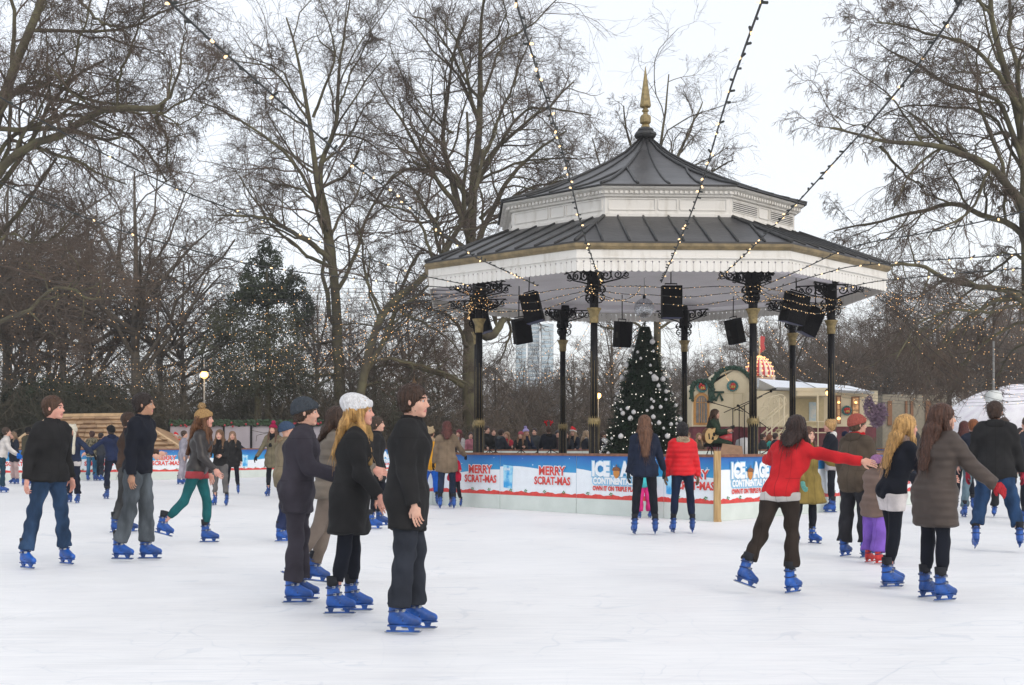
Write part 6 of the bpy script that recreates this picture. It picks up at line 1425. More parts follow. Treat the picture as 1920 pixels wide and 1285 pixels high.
    if top_under:   # shirt hem showing below the jacket
        f = Field(lo, hi, hb); z1 = hz+0.02; z0 = hz-top_under[1]*s
        cl = [(A3(0, 0, z0), A3(0, 0, -1)), (A3(0, 0, z1), A3(0, 0, 1))]
        f.cap(pel-xr*0.055*s, pel+xr*0.055*s, 0.112*s+th*.6, 0.112*s+th*.6, 0.0, clip=cl)
        for nm in 'LR': f.cap(J[nm]['hip'], J[nm]['kn'], 0.100*s+th*.5, 0.085*s+th*.5, 0.05, clip=cl)
        f.folds(0.004, ph); part('shirt_hem', f, cloth(top_under[0]))
    if skirt:
        f = Field(lo, hi, hb); cl = [(A3(0, 0, pel[2]-skirt[1]*s), A3(0, 0, -1))]
        for nm in 'LR': f.cap(J[nm]['hip']+up*.04, J[nm]['kn'], 0.10*s+0.02, 0.13*s, 0.06, clip=cl)
        f.cap(pel, (J['L']['kn']+J['R']['kn'])/2, .12*s, .16*s, .05, xr, 1.2, clip=cl); f.folds(0.008, ph, 1.2); part('skirt', f, cloth(skirt[0]))
    # ---- hair and hats
    hcol = cloth(hair, 'hair')
    if hstyle not in ('none',):
        f = Field(hc-A3(.26, .26, .62 if 'long' in hstyle else .22)*s, hc+A3(.26, .26, .26)*s, max(hh, 0.007)); g = 0.012 if hstyle == 'short' else 0.018
        f.ell(hp_(0, -.016, .034), A3(.076+g, .094+g, .084+g)*s, HR, 0); f.ell(hp_(0, -.035, -.03), A3(.066+g*.6, .062+g*.6, .066)*s, HR, .02)
        if 'long' in hstyle:
            ln_ = {'long': .34, 'longer': .46, 'longshort': .2}[hstyle]
            b0 = hp_(0, -.062, -.0); b1 = b0*0.25+(neck-fw*0.125*s)*0.75; b2 = neck-fw*(0.150+thick*.8)*s-up*(ln_-.12)*s
            f.cap(b0, b1, .062*s, .056*s, .03, xr, 1.45); f.cap(b1, b2, .050*s, .022*s, .03, xr, 2.3)
            for q in (-1, 1):
                c0 = hp_(q*.072, .004, -.01); c1 = hp_(q*.082, .018, -.12); c2 = shc+xr*q*.095*s+fw*(.105+thick)*s-up*.10*s
                f.cap(c0, c1, .026*s, .034*s, .02); f.cap(c1, c2, .034*s, .016*s, .02, xr, 1.4)
        f.sub(hp_(0, .120, -.035), A3(.070, .080, .098)*s, HR, .012)
        if hstyle == 'short': f.cut(hp_(0, 0, -.078), -hu)
        for q in (-1, 1):
            if hstyle == 'short': f.sub(hp_(q*.090, .008, -.020), A3(.013, .010, .018)*s, HR, .005)
        if hstyle == 'bun': f.ell(hp_(0, -.085, .10), A3(.046, .046, .042)*s, HR, .012)
        f.F += (0.0018*np.random.default_rng(3).normal(0, 1, f.F.shape)).astype(np.float32); f.F += (0.0022*np.sin((f.ax[0][:, None, None]*170+2*np.sin(f.ax[2][None, None, :]*24))+(f.ax[1][None, :, None]*140))).astype(np.float32)
        hp0 = part('hair', f, hcol)
        if Z < 30 and hp0:
            rgh = np.random.default_rng(int(px)); nS = 260 if Z < 20 else 120; K_ = 6; hv = np.empty(len(hp0.data.vertices)*3, np.float32); hp0.data.vertices.foreach_get('co', hv); hv = hv.reshape(-1, 3)
            hn = np.empty_like(hv); hp0.data.vertices.foreach_get('normal', hn.ravel()) if False else None
            hn = np.array([v.normal[:] for v in hp0.data.vertices]); pick = rgh.integers(0, len(hv), nS); p = hv[pick].astype(float); nn_ = hn[pick]
            down = -up if 'long' in hstyle else None; rows = [p-nn_*0.002]; Ls = (0.16 if 'long' in hstyle else 0.030)*s
            d = (np.tile(down, (nS, 1))*1.0+nn_*0.10+rgh.normal(0, .12, (nS, 3))) if down is not None else (nn_*0.45+rgh.normal(0, .5, (nS, 3))+np.tile(-hu*.5+hf*.25, (nS, 1)))
            for q in range(K_-1):
                d = d/np.linalg.norm(d, axis=1, keepdims=True); p = p+d*Ls/(K_-1)*rgh.uniform(.5, 1.3, (nS, 1)); rows.append(p); d = d+rgh.normal(0, .16, (nS, 3))+((np.tile(down, (nS, 1))*.35) if down is not None else 0)
            V_, Q_ = tubes(np.stack(rows, 1), np.tile(np.linspace(0.0022, 0.0008, K_), (nS, 1)), 3, rgh); so_ = bpy.data.objects.new('hair_strand', mesh_np('hair_strand', V_, Q_)); so_.data.materials.append(hcol); C.objects.link(so_); so_.parent = hp0; so_['kind'] = 'stuff'
    if hat:
        hk, hcl = hat[0], hat[1]; f = Field(hc-A3(.2, .24, .2)*s, hc+A3(.2, .2, .34)*s, max(hh, .007)); tilt = nrm(-hu+hf*0.28)
        c = [(hp_(0, .02, .022), tilt)]
        if hk in ('beanie', 'pom', 'slouch', 'ears'):
            f.ell(hp_(0, -.018, .040), A3(.094, .114, .100)*s, HR, 0, clip=c)
            if hk == 'slouch': f.ell(hp_(0, -.075, .085), A3(.085, .085, .07)*s, HR, .04, clip=c)
            for q in range(12):
                a0, a1 = q*math.pi/6, (q+1)*math.pi/6; pp = [hp_(.083*math.sin(a), -.014+.103*math.cos(a), .034+.028*math.cos(a)) for a in (a0, a1)]; f.cap(pp[0], pp[1], .0155*s, .0155*s, .01, hu, 1.7)
            if hk == 'ears':
                for q in (-1, 1): f.ell(hp_(q*.06, -.01, .135), A3(.028, .018, .028)*s, HR, .012)
            f.F += (0.0018*np.sin(np.arctan2(f.ax[1]-hc[1], 1)[None, :, None]*0+f.ax[0][:, None, None]*230+f.ax[1][None, :, None]*230)).astype(np.float32)
            part('hat', f, cloth(hcl, 'knit'))
            if hk == 'pom':
                f = Field(hp_(0, -.03, .17)-.09*s, hp_(0, -.03, .17)+.09*s, .009); f.ell(hp_(0, -.03, .168), A3(.048, .048, .045)*s, HR, 0); f.F += (0.006*np.random.default_rng(2).normal(0, 1, f.F.shape)).astype(np.float32); part('pompom', f, cloth(hat[2] if len(hat) > 2 else hcl, 'fur'))
        elif hk == 'santa':
            f.ell(hp_(0, -.018, .045), A3(.092, .112, .098)*s, HR, 0, clip=c); f.cap(hp_(0, -.02, .11), hp_(.07, -.06, .16), .062*s, .04*s, .03); f.cap(hp_(.07, -.06, .16), hp_(.13, -.08, .09), .04*s, .02*s, .02); part('hat', f, cloth((0.55, 0.015, 0.02)))
            f = Field(hc-.2*s, hc+.22*s, .009)
            for q in range(12):
                a0, a1 = q*math.pi/6, (q+1)*math.pi/6; pp = [hp_(.086*math.sin(a), -.014+.106*math.cos(a), .036+.028*math.cos(a)) for a in (a0, a1)]; f.cap(pp[0], pp[1], .022*s, .022*s, .01)
            f.ell(hp_(.135, -.08, .07), A3(.03, .03, .03)*s, HR, 0); part('hat_trim', f, cloth((0.75, 0.73, 0.70), 'fur'))
        elif hk == 'hood':   # raised hood, e.g. long white animal hat with hanging flaps
            f = Field(hc-A3(.22, .24, .62)*s, hc+.26*s, max(hh, .009)); f.ell(hp_(0, -.022, .030), A3(.104, .118, .118)*s, HR, 0); f.sub(hp_(0, .115, -.030), A3(.068, .085, .095)*s, HR, .01)
            for q in (-1, 1): f.cap(hp_(q*.085, .03, -.05), hp_(q*.095, .10, -.50), .030*s, .034*s, .02, hf, 1.5); f.ell(hp_(q*.06, -.02, .13), A3(.03, .02, .03)*s, HR, .01)
            part('hat', f, cloth(hcl, 'knit'))
        elif hk == 'antlers':
            m = MB()
            for q in (-1, 1):
                b0 = hp_(q*.05, -.01, .12); m.tube([b0, b0+(hu*.10+xr*q*.03)*s, b0+(hu*.17+xr*q*.08)*s], [.022*s, .02*s, .012*s], 6); m.tube([b0+(hu*.09+xr*q*.03)*s, b0+(hu*.12+xr*q*.10)*s], [.02*s, .012*s], 6); m.tube([b0+(hu*.10+xr*q*.03)*s, b0+(hu*.18-xr*q*.02)*s], [.02*s, .012*s], 6)
            m.build('antlers', cloth(hcl), root)
    if gloves:
        for nm in 'LR':
            a = AR[nm]; V, Q = hand(a['d'], a['n'], a['w'], a['sg'], 0.005, hm); link_mesh('glove', mesh_np('glove', V, Q), cloth(gloves, 'knit'), root)
    if pack:
        f = Field(lo, hi, hb); c = chs-fw*0.19*s; f.cap(c+up*.12*s, c-up*.18*s, .085*s, .095*s, .02, xr, 1.6); f.folds(.004, ph); part('backpack', f, cloth(pack))
    if skates:
        for nm in 'LR': j = J[nm]; add_skate(root, j['an']-np.array(j['fu'])*0.012*s, j['fd'], j['fu'], s*0.87, skates == 'red')
    else:
        for nm in 'LR':
            j = J[nm]; f = Field(j['an']-.24*s, j['an']+.26*s, .011); f.cap(j['an']-j['fu']*.055*s-j['fd']*.05*s, j['an']-j['fu']*.06*s+j['fd']*.13*s, .042*s, .038*s, .02); f.cap(j['an']+j['fu']*.05*s, j['an']-j['fu']*.03*s, .045*s, .045*s, .02); f.cut(j['an']-j['fu']*.095*s, -j['fu']); part('shoe', f, cloth((.02, .016, .014)))
    root['_z'] = Z; del root['_z']
    PEOPLE.append((root, AR, J, hc, HR))
    return root, AR, J
# ---------------------------------------------------------------- people in the foreground, left to right
R_, A_, T_ = -90, 0, 180          # facing right, away, towards the camera
BLK = (0.012, 0.012, 0.014); JEAN = (0.025, 0.055, 0.115); DJ = (0.014, 0.024, 0.05); SK = dict(legs=(.010, .010, .012), lkind='plain', fit=.004, cuff=.12)
person(92, 1064, 1.86, -118, 'man in a black zip jacket and blue jeans skating legs apart at the far left', top=738, coat=(.016, .016, .017), thick=.030, hem=.07, L=(-2, 13, 4), R=(-2, 13, 4), aL=(-14, 12, 22), aR=(-16, 10, 20), head=(2, 24), hair=(.07, .035, .02), legs=JEAN, skin='pink', lean=5, build=1.05, toe=(-10, 10))
person(258, 1052, 1.88, -98, 'dark haired man in a navy coat and grey jeans gliding right on both skates', top=735, coat=(.008, .010, .017), thick=.030, hem=.05, L=(7, 2, 8), R=(-6, 2, 10), aL=(-10, 6, 12), aR=(-8, 6, 14), head=(2, 14), hair=(.02, .012, .01), legs=(.085, .10, .115), skin='tan', lean=6, fit=.022)
person(236, 1000, 1.74, -80, 'person in dark grey trousers mostly hidden behind the navy coat man', coat=(.05, .03, .022), thick=.02, legs=(.05, .052, .055), L=(5, 4, 12), R=(-4, 4, 10), aL=(40, 10, 40), aR=(35, 10, 40), skin='light', hair=(.04, .02, .012))
person(370, 1020, 1.74, -92, 'woman in a tan bobble beanie, black leather jacket and teal leggings', top=752, coat=(.022, .018, .018), ckind='shiny', thick=.018, hem=.05, L=(14, 2, 16), R=(-20, 3, 24), aL=(-6, 10, 20), aR=(12, 8, 34), head=(4, 4), hat=('pom', (.40, .25, .11), (.42, .28, .14)), hair=(.12, .05, .02), hstyle='longer', legs=(.010, .10, .11), lkind='plain', fit=.004, cuff=.12, top_under=((.35, .05, .06), .07), scarf=(.10, .05, .03), skin='pink', lean=9, foot=(0, -14))
person(413, 949, 1.76, 176, 'long haired woman in a black top and grey trousers skating towards the camera', top=805, coat=(.014, .014, .016), thick=.016, hem=.04, L=(4, 5, 8), R=(-3, 5, 6), aL=(28, 6, 60, 20), aR=(28, 6, 60, 20), hstyle='longer', hair=(.13, .07, .035), legs=(.12, .115, .115), lkind='plain', fit=.012, cuff=.16, scarf=(.012, .012, .014), skin='light')
person(436, 927, 1.60, -170, 'person in a black coat with pale fur edging just behind the grey trousers woman', coat=(.015, .015, .017), thick=.03, hem=.2, hstyle='long', hair=(.22, .13, .08), fur=True, collar=(.50, .38, .32), **SK)
person(462, 895, 1.72, 80, 'person bending forward in a navy jacket with a white furry hat by the far barrier', coat=(.012, .016, .03), thick=.03, lean=62, head=(40, 0), hat=('beanie', (.6, .58, .48)), legs=(.03, .10, .22), L=(18, 5, 8), R=(10, 5, 8), aL=(40, 6, 20), aR=(55, 6, 10), gloves=(.02, .02, .02))
person(513, 932, 1.78, 172, 'woman in an olive parka with a magenta bobble hat', top=788, coat=(.15, .13, .085), ctype='hood', thick=.026, hem=.26, flare=.02, hstyle='long', hair=(.10, .05, .03), hat=('pom', (.30, .012, .06), (.5, .03, .12)), aL=(4, 30, 14), aR=(8, 24, 20), gloves=(.02, .02, .022), L=(2, 6, 4), R=(-3, 6, 6), scarf=(.02, .02, .02), **SK)
person(533, 1016, 1.72, -70, 'person in a beige hooded parka hidden behind the grey beanie man', top=788, coat=(.22, .18, .12), ctype='hood', fur=True, collar=(.30, .22, .14), thick=.036, hem=.16, hstyle='none', hat=('beanie', (.05, .08, .14)), legs=(.02, .03, .08), L=(3, 4, 5), R=(-3, 4, 5))
person(556, 1130, 1.80, -88, 'man in a grey beanie and charcoal coat with plum grey trousers, gliding right', top=740, coat=(.038, .038, .042), thick=.034, hem=.20, L=(3, 3, 4), R=(1, 3, 4), aL=(14, 7, 62), aR=(18, 7, 58), head=(4, 2), hat=('beanie', (.055, .065, .078)), hair=(.05, .03, .02), legs=(.038, .034, .045), lkind='plain', fit=.016, skin='light', lean=7, toe=(0, 0))
person(618, 1098, 1.74, -82, 'person in a taupe puffer jacket between the grey beanie man and the white beanie woman', top=762, coat=(.15, .125, .10), ctype='puffer', puff=.008, thick=.036, hem=.10, L=(-6, 2, 10), R=(-16, 2, 18), aL=(30, 8, 50), aR=(30, 8, 50), hair=(.035, .018, .012), hstyle='longshort', legs=(.16, .13, .11), lkind='plain', fit=.008, skin='pink', lean=8, head=(2, -10), foot=(-8, -25))
person(655, 1152, 1.76, -88, 'woman in a big white beanie and long black coat with blonde hair', top=730, coat=(.012, .011, .012), thick=.030, hem=.32, flare=.025, L=(3, 3, 4), R=(-4, 3, 7), aL=(6, 7, 24), aR=(10, 7, 30), head=(3, -4), hat=('slouch', (.74, .74, .76)), hair=(.42, .24, .08), hstyle='long', skin='pink', lean=8, scarf=(.30, .19, .075), toe=(0, 0), **SK)
person(762, 1186, 1.82, -96, 'dark haired man in a long black coat and dark trousers, nearest skater', top=718, coat=(.012, .011, .011), thick=.034, hem=.24, L=(6, 2, 7), R=(1, 2, 8), aL=(-4, 6, 12), aR=(2, 6, 12), head=(3, -6), hair=(.035, .018, .012), skin='light', legs=(.022, .026, .036), lkind='plain', fit=.022, lean=4, toe=(0, 0), build=1.04)
person(702, 992, 1.70, -90, 'person in dark clothes glimpsed between the white beanie woman and the nearest man', coat=(.012, .013, .018), thick=.03, hem=.22, L=(22, 3, 34), R=(4, 3, 12), **SK)
# at the left end of the bandstand barrier
person(807, 949, 1.72, 6, 'person in a mustard yellow coat and bright blue trousers wearing a tan animal ear hat', top=797, Z=27.5, coat=(.62, .30, .02), ctype='hood', fur=True, collar=(.45, .32, .2), thick=.034, hem=.16, hat=('ears', (.42, .32, .2)), hair=(.05, .03, .02), legs=(.010, .10, .48), lkind='plain', fit=.018, cuff=.15, aL=(10, 8, 20), aR=(10, 8, 20), head=(0, -30), top_under=((.6, .6, .6), .05))
person(838, 957, 1.76, 4, 'woman in a belted taupe coat with auburn hair standing with her back to the camera', top=792, Z=26.0, coat=(.17, .125, .085), thick=.026, hem=.24, flare=.02, hstyle='longshort', hair=(.075, .018, .014), legs=DJ, lkind='denim', fit=.008, cuff=.15, gloves=(.015, .015, .018), aL=(2, 12, 12), aR=(28, 24, 30), scarf=(.28, .21, .15), head=(4, 0), L=(2, 4, 4), R=(-2, 4, 4))
person(852, 951, 1.16, 168, 'small child in a crimson coat clinging to the taupe coat woman', top=846, Z=26.6, coat=(.45, .012, .045), thick=.026, hem=.10, hair=(.02, .012, .012), hat=('beanie', (.03, .02, .03)), scarf=(.65, .62, .62), aL=(40, 20, 40), aR=(20, 20, 20), side=6, L=(10, 10, 22), R=(0, 4, 8), **SK)
# in the middle, backs to the camera
person(1209, 1003, 1.76, -2, 'woman in a navy jacket with very long brown hair seen from behind', top=778, coat=(.012, .018, .038), thick=.022, hem=.10, hstyle='longer', hair=(.12, .055, .03), aL=(0, 9, 10), aR=(6, 16, 26), L=(1, 5, 2), R=(-1, 5, 2), head=(2, 0), gloves=(.03, .05, .06), build=.94, **SK)
person(1280, 1000, 1.64, 1, 'woman in a bright red puffer jacket with a fur trimmed hood seen from behind', top=792, coat=(.62, .008, .015), ctype='puffer', puff=.0035, thick=.034, hem=.04, fur=True, collar=(.42, .32, .22), hair=(.012, .01, .012), hstyle='bun', aL=(2, 11, 8), aR=(2, 11, 8), L=(1, 5, 2), R=(-1, 5, 2), gloves=(.22, .15, .10), legs=(.010, .018, .045), lkind='denim', fit=.006, cuff=.12, build=.96)
person(1208, 972, 1.05, 20, 'small child in pink trousers hidden in front of the barrier behind the navy jacket woman', Z=22.7, coat=(.06, .45, .48), thick=.03, hem=.06, legs=(.62, .03, .20), lkind='plain', fit=.02, cuff=.06, hair=(.1, .05, .03))
# right side
person(1464, 1112, 1.58, -38, 'person in a red jersey and dark brown trousers pushing off with outstretched arms', coat=(.50, .016, .022), thick=.018, hem=.03, lean=24, side=6, L=(-20, 8, 14), R=(6, 2, 16), aL=(60, 38, 30), aR=(38, 78, 4), head=(16, 10), hair=(.030, .015, .012), hstyle='longshort', legs=(.030, .022, .018), lkind='plain', fit=.012, cuff=.10, top_under=((.55, .52, .50), .05), skin='light', foot=(-20, 0), toe=(-30, 10))
person(1511, 1021, 1.72, -150, 'person in a mustard olive coat half hidden behind the red jersey skater', top=800, coat=(.22, .16, .045), thick=.026, hem=.36, flare=.05, hair=(.09, .04, .025), hstyle='longshort', aL=(48, 26, 24), aR=(10, 10, 20), gloves=(.15, .40, .34), L=(4, 3, 6), R=(-6, 3, 10), **SK)
person(1560, 963, 1.78, 78, 'blonde bun woman in a black jacket with white hood lining and short grey skirt', top=788, Z=24.6, coat=(.010, .010, .012), ctype='hood', collar=(.62, .60, .58), thick=.026, hem=.06, hair=(.42, .25, .10), hstyle='bun', skirt=((.38, .34, .34), .17), aL=(30, 6, 60), aR=(24, 6, 62), L=(2, 3, 4), R=(3, 3, 4), skin='pink', **SK)
person(1603, 1046, 1.74, -52, 'man in a dusty pink beanie and brown hooded jacket with a red scarf', top=773, coat=(.080, .060, .043), ctype='hood', thick=.034, hem=.15, hat=('beanie', (.36, .09, .07)), hair=(.08, .05, .03), collar=(.075, .055, .04), scarf=(.5, .012, .02), head=(2, -30), legs=(.022, .022, .027), lkind='plain', fit=.026, aL=(-8, 8, 24), aR=(16, 10, 40), L=(-1, 4, 3), R=(4, 4, 6), skin='light')
person(1641, 1057, 1.16, -60, 'child in a brown quilted coat, purple trousers and red skates', coat=(.15, .10, .08), ctype='puffer', puff=.006, thick=.036, hem=.20, flare=.01, legs=(.20, .10, .46), lkind='plain', fit=.040, cuff=.05, skates='red', hat=('beanie', (.3, .15, .3)), gloves=(.4, .02, .08), aL=(15, 10, 20), aR=(15, 10, 20))
person(1672, 1101, 1.70, -78, 'blonde woman in a beige scarf and black cardigan over a white shirt, leaning forward', top=772, coat=(.010, .010, .012), thick=.016, hem=.06, hstyle='longer', hair=(.48, .28, .10), scarf=(.30, .22, .19), lean=16, L=(10, 3, 14), R=(-4, 3, 8), aL=(24, 8, 50), aR=(28, 8, 52), head=(10, -6), top_under=((.66, .62, .62), .15), skin='pink', toe=(0, 0), **SK)
person(1752, 1126, 1.75, -66, 'woman in a long brown quilted coat with long brown hair, gliding right', top=755, coat=(.062, .047, .040), ctype='puffer', puff=.0035, thick=.034, hem=.31, flare=.012, hstyle='longer', hair=(.08, .034, .018), L=(4, 3, 6), R=(0, 3, 5), aL=(8, 8, 20), aR=(30, 22, 18), head=(4, -30), gloves=(.42, .03, .04), lean=9, toe=(0, 0), **SK)
person(1698, 981, 1.76, -10, 'skater in dark jeans and grey jacket with legs wide apart behind the blonde woman', coat=(.05, .05, .055), thick=.03, hem=.08, legs=(.025, .03, .045), L=(2, 14, 6), R=(-2, 14, 6), cuff=.12, hair=(.03, .02, .015), gloves=(.4, .05, .06))
person(1826, 971, 1.80, -6, 'ginger haired man in a black jacket and light jeans seen from behind', top=785, coat=(.016, .018, .022), thick=.024, hem=.07, hair=(.20, .065, .02), legs=(.12, .18, .22), skin='pink', L=(2, 6, 6), R=(-2, 3, 6))
person(1808, 962, 1.72, -14, 'woman with dark auburn hair in a grey coat just left of the ginger man', Z=25.5, coat=(.06, .065, .07), thick=.026, hem=.16, hstyle='long', hair=(.07, .015, .012), aL=(20, 14, 30), **SK)
person(1866, 1034, 1.90, -20, 'tall man in a big black hooded jacket and blue jeans skating away with legs apart', top=752, coat=(.014, .014, .016), ctype='hood', thick=.040, hem=.13, L=(10, 10, 22), R=(-6, 14, 12), aL=(-6, 14, 18), aR=(-6, 14, 18), hair=(.035, .018, .014), legs=(.018, .048, .115), fit=.030, cuff=.12, gloves=(.35, .03, .05), lean=10, head=(2, -14), build=1.06, foot=(-16, 0))
person(1882, 971, 1.74, 160, 'skater in dark clothes glimpsed between the legs of the tall man', coat=(.02, .02, .03), thick=.03, legs=(.03, .035, .04))
person(1932, 985, 1.72, 30, 'person in a dark coat cut off by the right edge of the photo', coat=(.02, .022, .03), thick=.03, hem=.2, gloves=(.42, .03, .05), aL=(10, 16, 16), **SK)
# far left
person(4, 925, 1.72, -70, 'person in a white top and blue gloves at the extreme left edge', coat=(.55, .52, .50), thick=.02, gloves=(.01, .12, .5), L=(2, 4, 4), R=(-22, 4, 22), aL=(20, 10, 30), aR=(25, 18, 30), legs=(.015, .045, .075), lkind='plain', fit=.012, lean=12)
person(27, 908, 1.66, 150, 'woman in a dark coat and pale pink trousers near the far left barrier', coat=(.02, .02, .024), thick=.026, hem=.22, hstyle='long', hair=(.20, .13, .08), legs=(.45, .33, .32), lkind='plain', aL=(30, 30, 30), aR=(30, 30, 30))
person(52, 911, 1.78, -20, 'person in a black beanie and olive jacket just left of the black jacket man', coat=(.06, .055, .035), thick=.03, hem=.1, hat=('beanie', (.012, .012, .014)), legs=(.02, .02, .025), lkind='plain')
person(137, 944, 1.66, 172, 'woman in a long white animal hood and navy jacket skating towards the camera', top=797, coat=(.014, .022, .05), thick=.026, hem=.06, hat=('hood', (.62, .58, .48)), hstyle='long', hair=(.14, .07, .04), aL=(16, 50, 6), aR=(8, 10, 10), legs=(.010, .014, .03), L=(4, 3, 6), R=(-3, 3, 8), top_under=((.45, .42, .42), .08), gloves=(.012, .012, .014), cuff=.06)
person(212, 936, 1.74, 40, 'person in a navy hoodie reaching a hand to the white hooded woman', coat=(.012, .020, .055), ctype='hood', thick=.024, hem=.05, L=(6, 6, 18), R=(-26, 10, 26), aL=(34, 44, 6), aR=(10, 12, 20), lean=16, legs=(.010, .014, .03), foot=(0, -30), hat=('beanie', (.012, .012, .02)), skin='light', cuff=.10)
person(172, 902, 1.78, -8, 'person in a camouflage jacket and blue jeans leaning on the far left barrier', top=808, coat=(.17, .15, .10), ckind='camo', thick=.032, hem=.08, hair=(.05, .02, .015), hstyle='bun', legs=(.02, .10, .19), top_under=((.55, .5, .4), .05), aL=(40, 10, 30), aR=(40, 10, 30))
person(188, 902, 1.66, -30, 'dark clothed person beside the camouflage jacket at the far left barrier', coat=(.03, .035, .045), thick=.024, legs=(.018, .025, .04), hair=(.02, .015, .012))
person(343, 909, 1.70, -90, 'pale clad skater with purple boots partly hidden by the black leather jacket woman', coat=(.30, .29, .34), thick=.026, hem=.2, legs=(.33, .31, .36), lkind='plain')
person(331, 886, 1.70, 170, 'figure in a santa suit and hat behind the far barrier', Z=53.8, coat=(.50, .02, .02), thick=.05, hem=.15, hat=('santa', 0), scarf=(.75, .72, .68), legs=(.5, .02, .02), lkind='plain', hair=(.7, .68, .65), skates=None)
# onlookers leaning on the back rail of the bandstand barrier
back = [(786, 1.74, 172, dict(coat=(.012, .012, .014), hair=(.012, .01, .01), skin='tan'), 'man with black hair in a black coat beyond the left end of the barrier', 37.0),
        (862, 1.72, 150, dict(coat=(.36, .34, .33), hair=(.10, .03, .025), hstyle='long', hat=('beanie', (.2, .06, .07))), 'person in a pale grey coat and maroon hat behind the crimson child', 41.8),
        (882, 1.66, 190, dict(coat=(.42, .16, .2), hair=(.02, .015, .015)), 'person in a pink top just left of the outer left column', 42.5),
        (911, 1.84, -140, dict(coat=(.014, .014, .016), fur=True, collar=(.30, .19, .11), hair=(.03, .018, .012), thick=.04), 'man in a black coat with brown fur collar right of the outer left column', 41.4),
        (938, 1.74, -60, dict(coat=(.022, .026, .034), ctype='hood', collar=(.10, .11, .12), hair=(.03, .012, .012), thick=.04), 'person in a dark coat with a grey hood leaning on the back rail', 41.2),
        (951, 1.66, 160, dict(coat=(.40, .03, .05), scarf=(.45, .03, .05), hair=(.3, .18, .1), hstyle='long'), 'person in a red scarf squeezed behind the grey hood', 41.9),
        (977, 1.66, 168, dict(coat=(.016, .017, .018), hat=('beanie', (.38, .08, .11)), hair=(.2, .1, .05), hstyle='long', aL=(40, 15, 60, 20), aR=(40, 15, 60, 20)), 'woman in a dusty rose beanie and black coat behind the rail', 41.1),
        (985, 1.76, -150, dict(coat=(.015, .022, .05), hat=('pom', (.42, .36, .66)), hair=(.35, .2, .1), hstyle='long'), 'person in a lavender bobble hat behind the rose beanie woman', 41.9),
        (1029, 1.84, 10, dict(coat=(.010, .010, .011), ctype='hood', hair=(.06, .03, .018), hat=('antlers', (.5, .01, .02)), thick=.045, hstyle='short'), 'man in a black hooded coat wearing red felt antlers', 41.1),
        (1062, 1.68, 178, dict(coat=(.02, .022, .03), hair=(.04, .02, .018), hstyle='longer', scarf=(.02, .02, .02)), 'long haired woman next to the santa hat wearer', 41.2),
        (1076, 1.76, 150, dict(coat=(.010, .013, .028), hat=('santa', 0), hair=(.3, .2, .12), hstyle='long'), 'person in a red and white santa hat and navy coat', 41.4),
        (1097, 1.70, -80, dict(coat=(.03, .03, .035), hair=(.28, .2, .13), hstyle='longshort', scarf=(.4, .38, .35)), 'fair haired skater passing between the santa hat and the front left column', 42.4),
        (1128, 1.68, -90, dict(coat=(.03, .028, .027), hair=(.05, .03, .02)), 'dark clothed skater left of the lower Christmas tree boughs', 42.6),
        (896, 1.80, 168, dict(coat=(.02, .02, .025), hair=(.03, .02, .015)), 'tall dark coated man just behind the outer left column', 43.6),
        (925, 1.78, 190, dict(coat=(.03, .025, .022), hair=(.06, .03, .02)), 'brown haired onlooker between the fur collar man and the grey hood', 43.0),
        (1003, 1.80, 165, dict(coat=(.04, .045, .05), hair=(.02, .015, .012)), 'dark haired onlooker between the lavender hat and the red antlers', 43.4),
        (1046, 1.72, 182, dict(coat=(.035, .02, .025), hat=('beanie', (.07, .07, .08))), 'onlooker in a charcoal beanie right of the red antlers', 43.2),
        (1113, 1.76, 176, dict(coat=(.02, .025, .02), hair=(.05, .04, .03)), 'tall onlooker just left of the front left column', 43.5),
        (1290, 1.66, 170, dict(coat=(.05, .22, .28), hair=(.2, .1, .05), hstyle='long'), 'person in a teal coat beside the red puffer jacket', 43.0),
        (1310, 1.62, 185, dict(coat=(.10, .07, .05), hair=(.25, .15, .07), hstyle='long'), 'fair haired person behind the guitarist', 42.0),
        (1428, 1.60, -90, dict(coat=(.03, .035, .04), hair=(.04, .025, .02), thick=.035), 'dark clothed skater just right of the front right column', 41.8),
        (1441, 1.58, -95, dict(coat=(.06, .42, .36), hair=(.2, .07, .03), hstyle='long', thick=.035), 'skater in a turquoise jacket seen under the caravan steps', 42.4),
        (1452, 1.62, -80, dict(coat=(.025, .03, .045), hair=(.03, .02, .02), thick=.035), 'dark clothed skater right of the turquoise jacket', 41.9),
        (1519, 1.72, 100, dict(coat=(.03, .03, .035), hair=(.08, .035, .02), hstyle='longshort'), 'brown haired person beyond the shoulder of the red jersey skater', 33.5),
        (1583, 1.64, -60, dict(coat=(.020, .040, .048), hat=('beanie', (.010, .014, .04)), thick=.03), 'person in a navy bobble hat and dark green coat left of the dusty pink beanie', 38.5),
        (1597, 1.70, 175, dict(coat=(.06, .08, .10), hat=('beanie', (.30, .34, .42)), thick=.03, skin='pink'), 'person in a pale blue hat between the navy hat and the dusty pink beanie', 41.5),
        (1713, 1.70, 60, dict(coat=(.35, .08, .09), hair=(.05, .03, .02)), 'person in a patterned red top behind the blonde woman', 44.0),
        (1738, 1.72, 20, dict(coat=(.02, .02, .025), hair=(.02, .015, .015)), 'black haired person behind the shoulder of the quilted coat woman', 40.0),
        (1858, 1.66, 170, dict(coat=(.05, .08, .2), hat=('beanie', (.03, .05, .16)), skin='light'), 'person in a blue hat between the ginger man and the tall man', 42.0),
        (1912, 1.72, -170, dict(coat=(.02, .02, .025), hair=(.02, .015, .015)), 'black haired person near the right edge beyond the tall man', 36.0)]
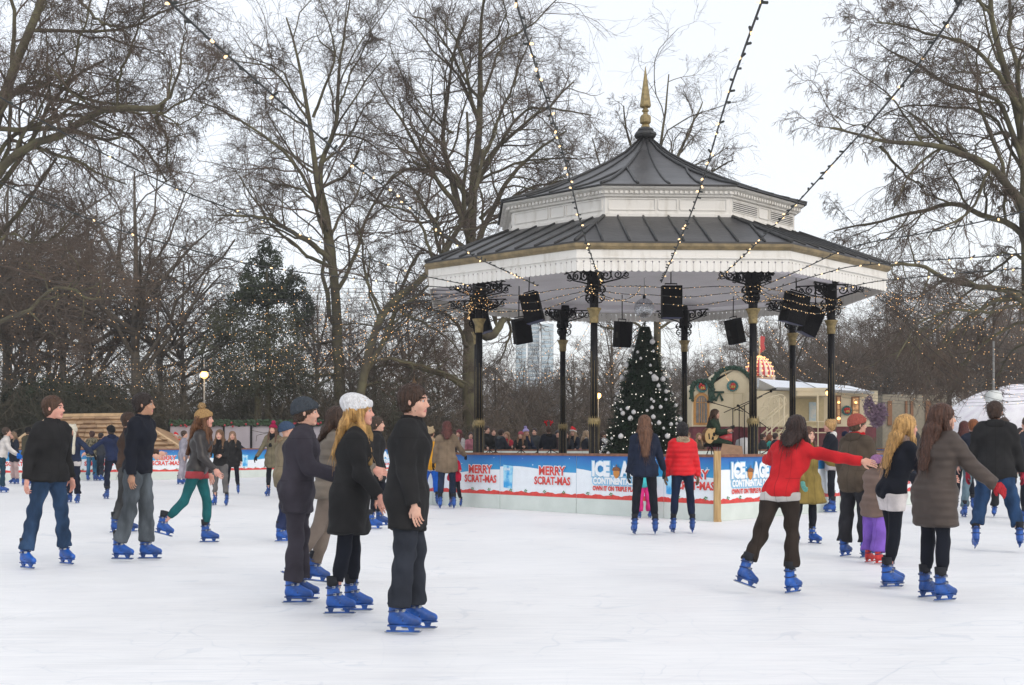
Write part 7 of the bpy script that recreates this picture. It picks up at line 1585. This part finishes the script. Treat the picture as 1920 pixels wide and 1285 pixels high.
for px_, h_, fc, kw, lb, Z_ in back:
    d = dict(legs=(.02, .025, .04), lean=4, aL=(25, 10, 50), aR=(25, 10, 50), group='onlookers and skaters beyond the bandstand'); d.update(kw)
    person(px_, 900, h_, fc, lb, Z=Z_, **d)
# the guitarist on the stage
r_, AR_, J_ = person(1335, 840, 1.62, -112, 'guitarist with long brown hair and a green parka seated on the bandstand stage', Z=30.0, floor=FZ, coat=(.025, .045, .028), ctype='hood', fur=True, collar=(.12, .07, .045), thick=.036, hem=.08, hstyle='long', hair=(.055, .026, .016), lean=8, L=(78, 8, 84), R=(74, 10, 86), aL=(16, 8, 84, 34), aR=(30, 10, 70, 26), skates=None, legs=(.012, .012, .014), lkind='plain', head=(2, 0))
def guitar():
    t = thing('acoustic_guitar', 'pale spruce acoustic guitar with a dark pickguard held by the guitarist', 'guitar', P(1335, 816, 29.66)); t.rotation_euler = (math.radians(4), math.radians(-14), math.radians(40))
    out = []
    for k in range(40):
        a = 2*math.pi*k/40; x = 0.26*math.cos(a); w = 0.20-0.055*math.exp(-((x-0.03)/0.07)**2)-0.045*(x > 0)*min(1, x/.2); out.append((x, w*math.sin(a)*1.0*(abs(math.sin(a))**-0.18 if abs(math.sin(a)) > .05 else 1)))
    m = MB(); m.prism(out, Matrix.Identity(4), 0.10); m.build('guitar_body', mat('guitar_side', (.16, .07, .03), .35, var=.2), t, recalc=True)
    m = MB(); m.prism([(x*.985, z*.985) for x, z in out], Matrix.Translation((0, -0.006, 0)), 0.005); m.build('soundboard', mat('spruce', (.62, .42, .19), .35, var=.12, scale=6, stretch=(1, 1, 14)), t, recalc=True)
    m = MB(); m.prism([(0.07+.05*math.cos(a), .05*math.sin(a)) for a in [k*math.pi/8 for k in range(16)]], Matrix.Translation((0, -0.010, 0)), .003); m.prism([(0.0, -.03), (.05, -.06), (.03, -.13), (-.05, -.10)], Matrix.Translation((0, -0.011, 0)), .003); m.box((-.12, -.014, 0), (.03, .012, .14)); m.build('sound_hole', M_black, t, recalc=True)
    m = MB(); m.box((.45, .0, .005), (.52, .03, .052)); m.build('neck', mat('guitar_neck', (.07, .035, .02), .4), t); m = MB(); m.box((.77, .0, .005), (.14, .025, .075)); m.build('headstock', M_black, t)
guitar()
# ---------------------------------------------------------------- winter haze
def haze():
    m = MB(); m.box((0, 340, 39), (606, 812, 82.0))
    vm = bpy.data.materials.new('haze_air'); vm.use_nodes = True; nt = vm.node_tree; nt.nodes.clear()
    o = nt.nodes.new('ShaderNodeOutputMaterial'); v = nt.nodes.new('ShaderNodeVolumePrincipled')
    v.inputs['Color'].default_value = (0.93, 0.94, 0.97, 1); v.inputs['Density'].default_value = 0.00042; v.inputs['Anisotropy'].default_value = 0.0
    nt.links.new(v.outputs[0], o.inputs['Volume'])
    h = m.build('haze', vm); tag(h, 'thin pale winter haze in the air', 'haze', kind='stuff')
haze()
SC.cycles.volume_bounces = 1; SC.cycles.volume_step_rate = 10
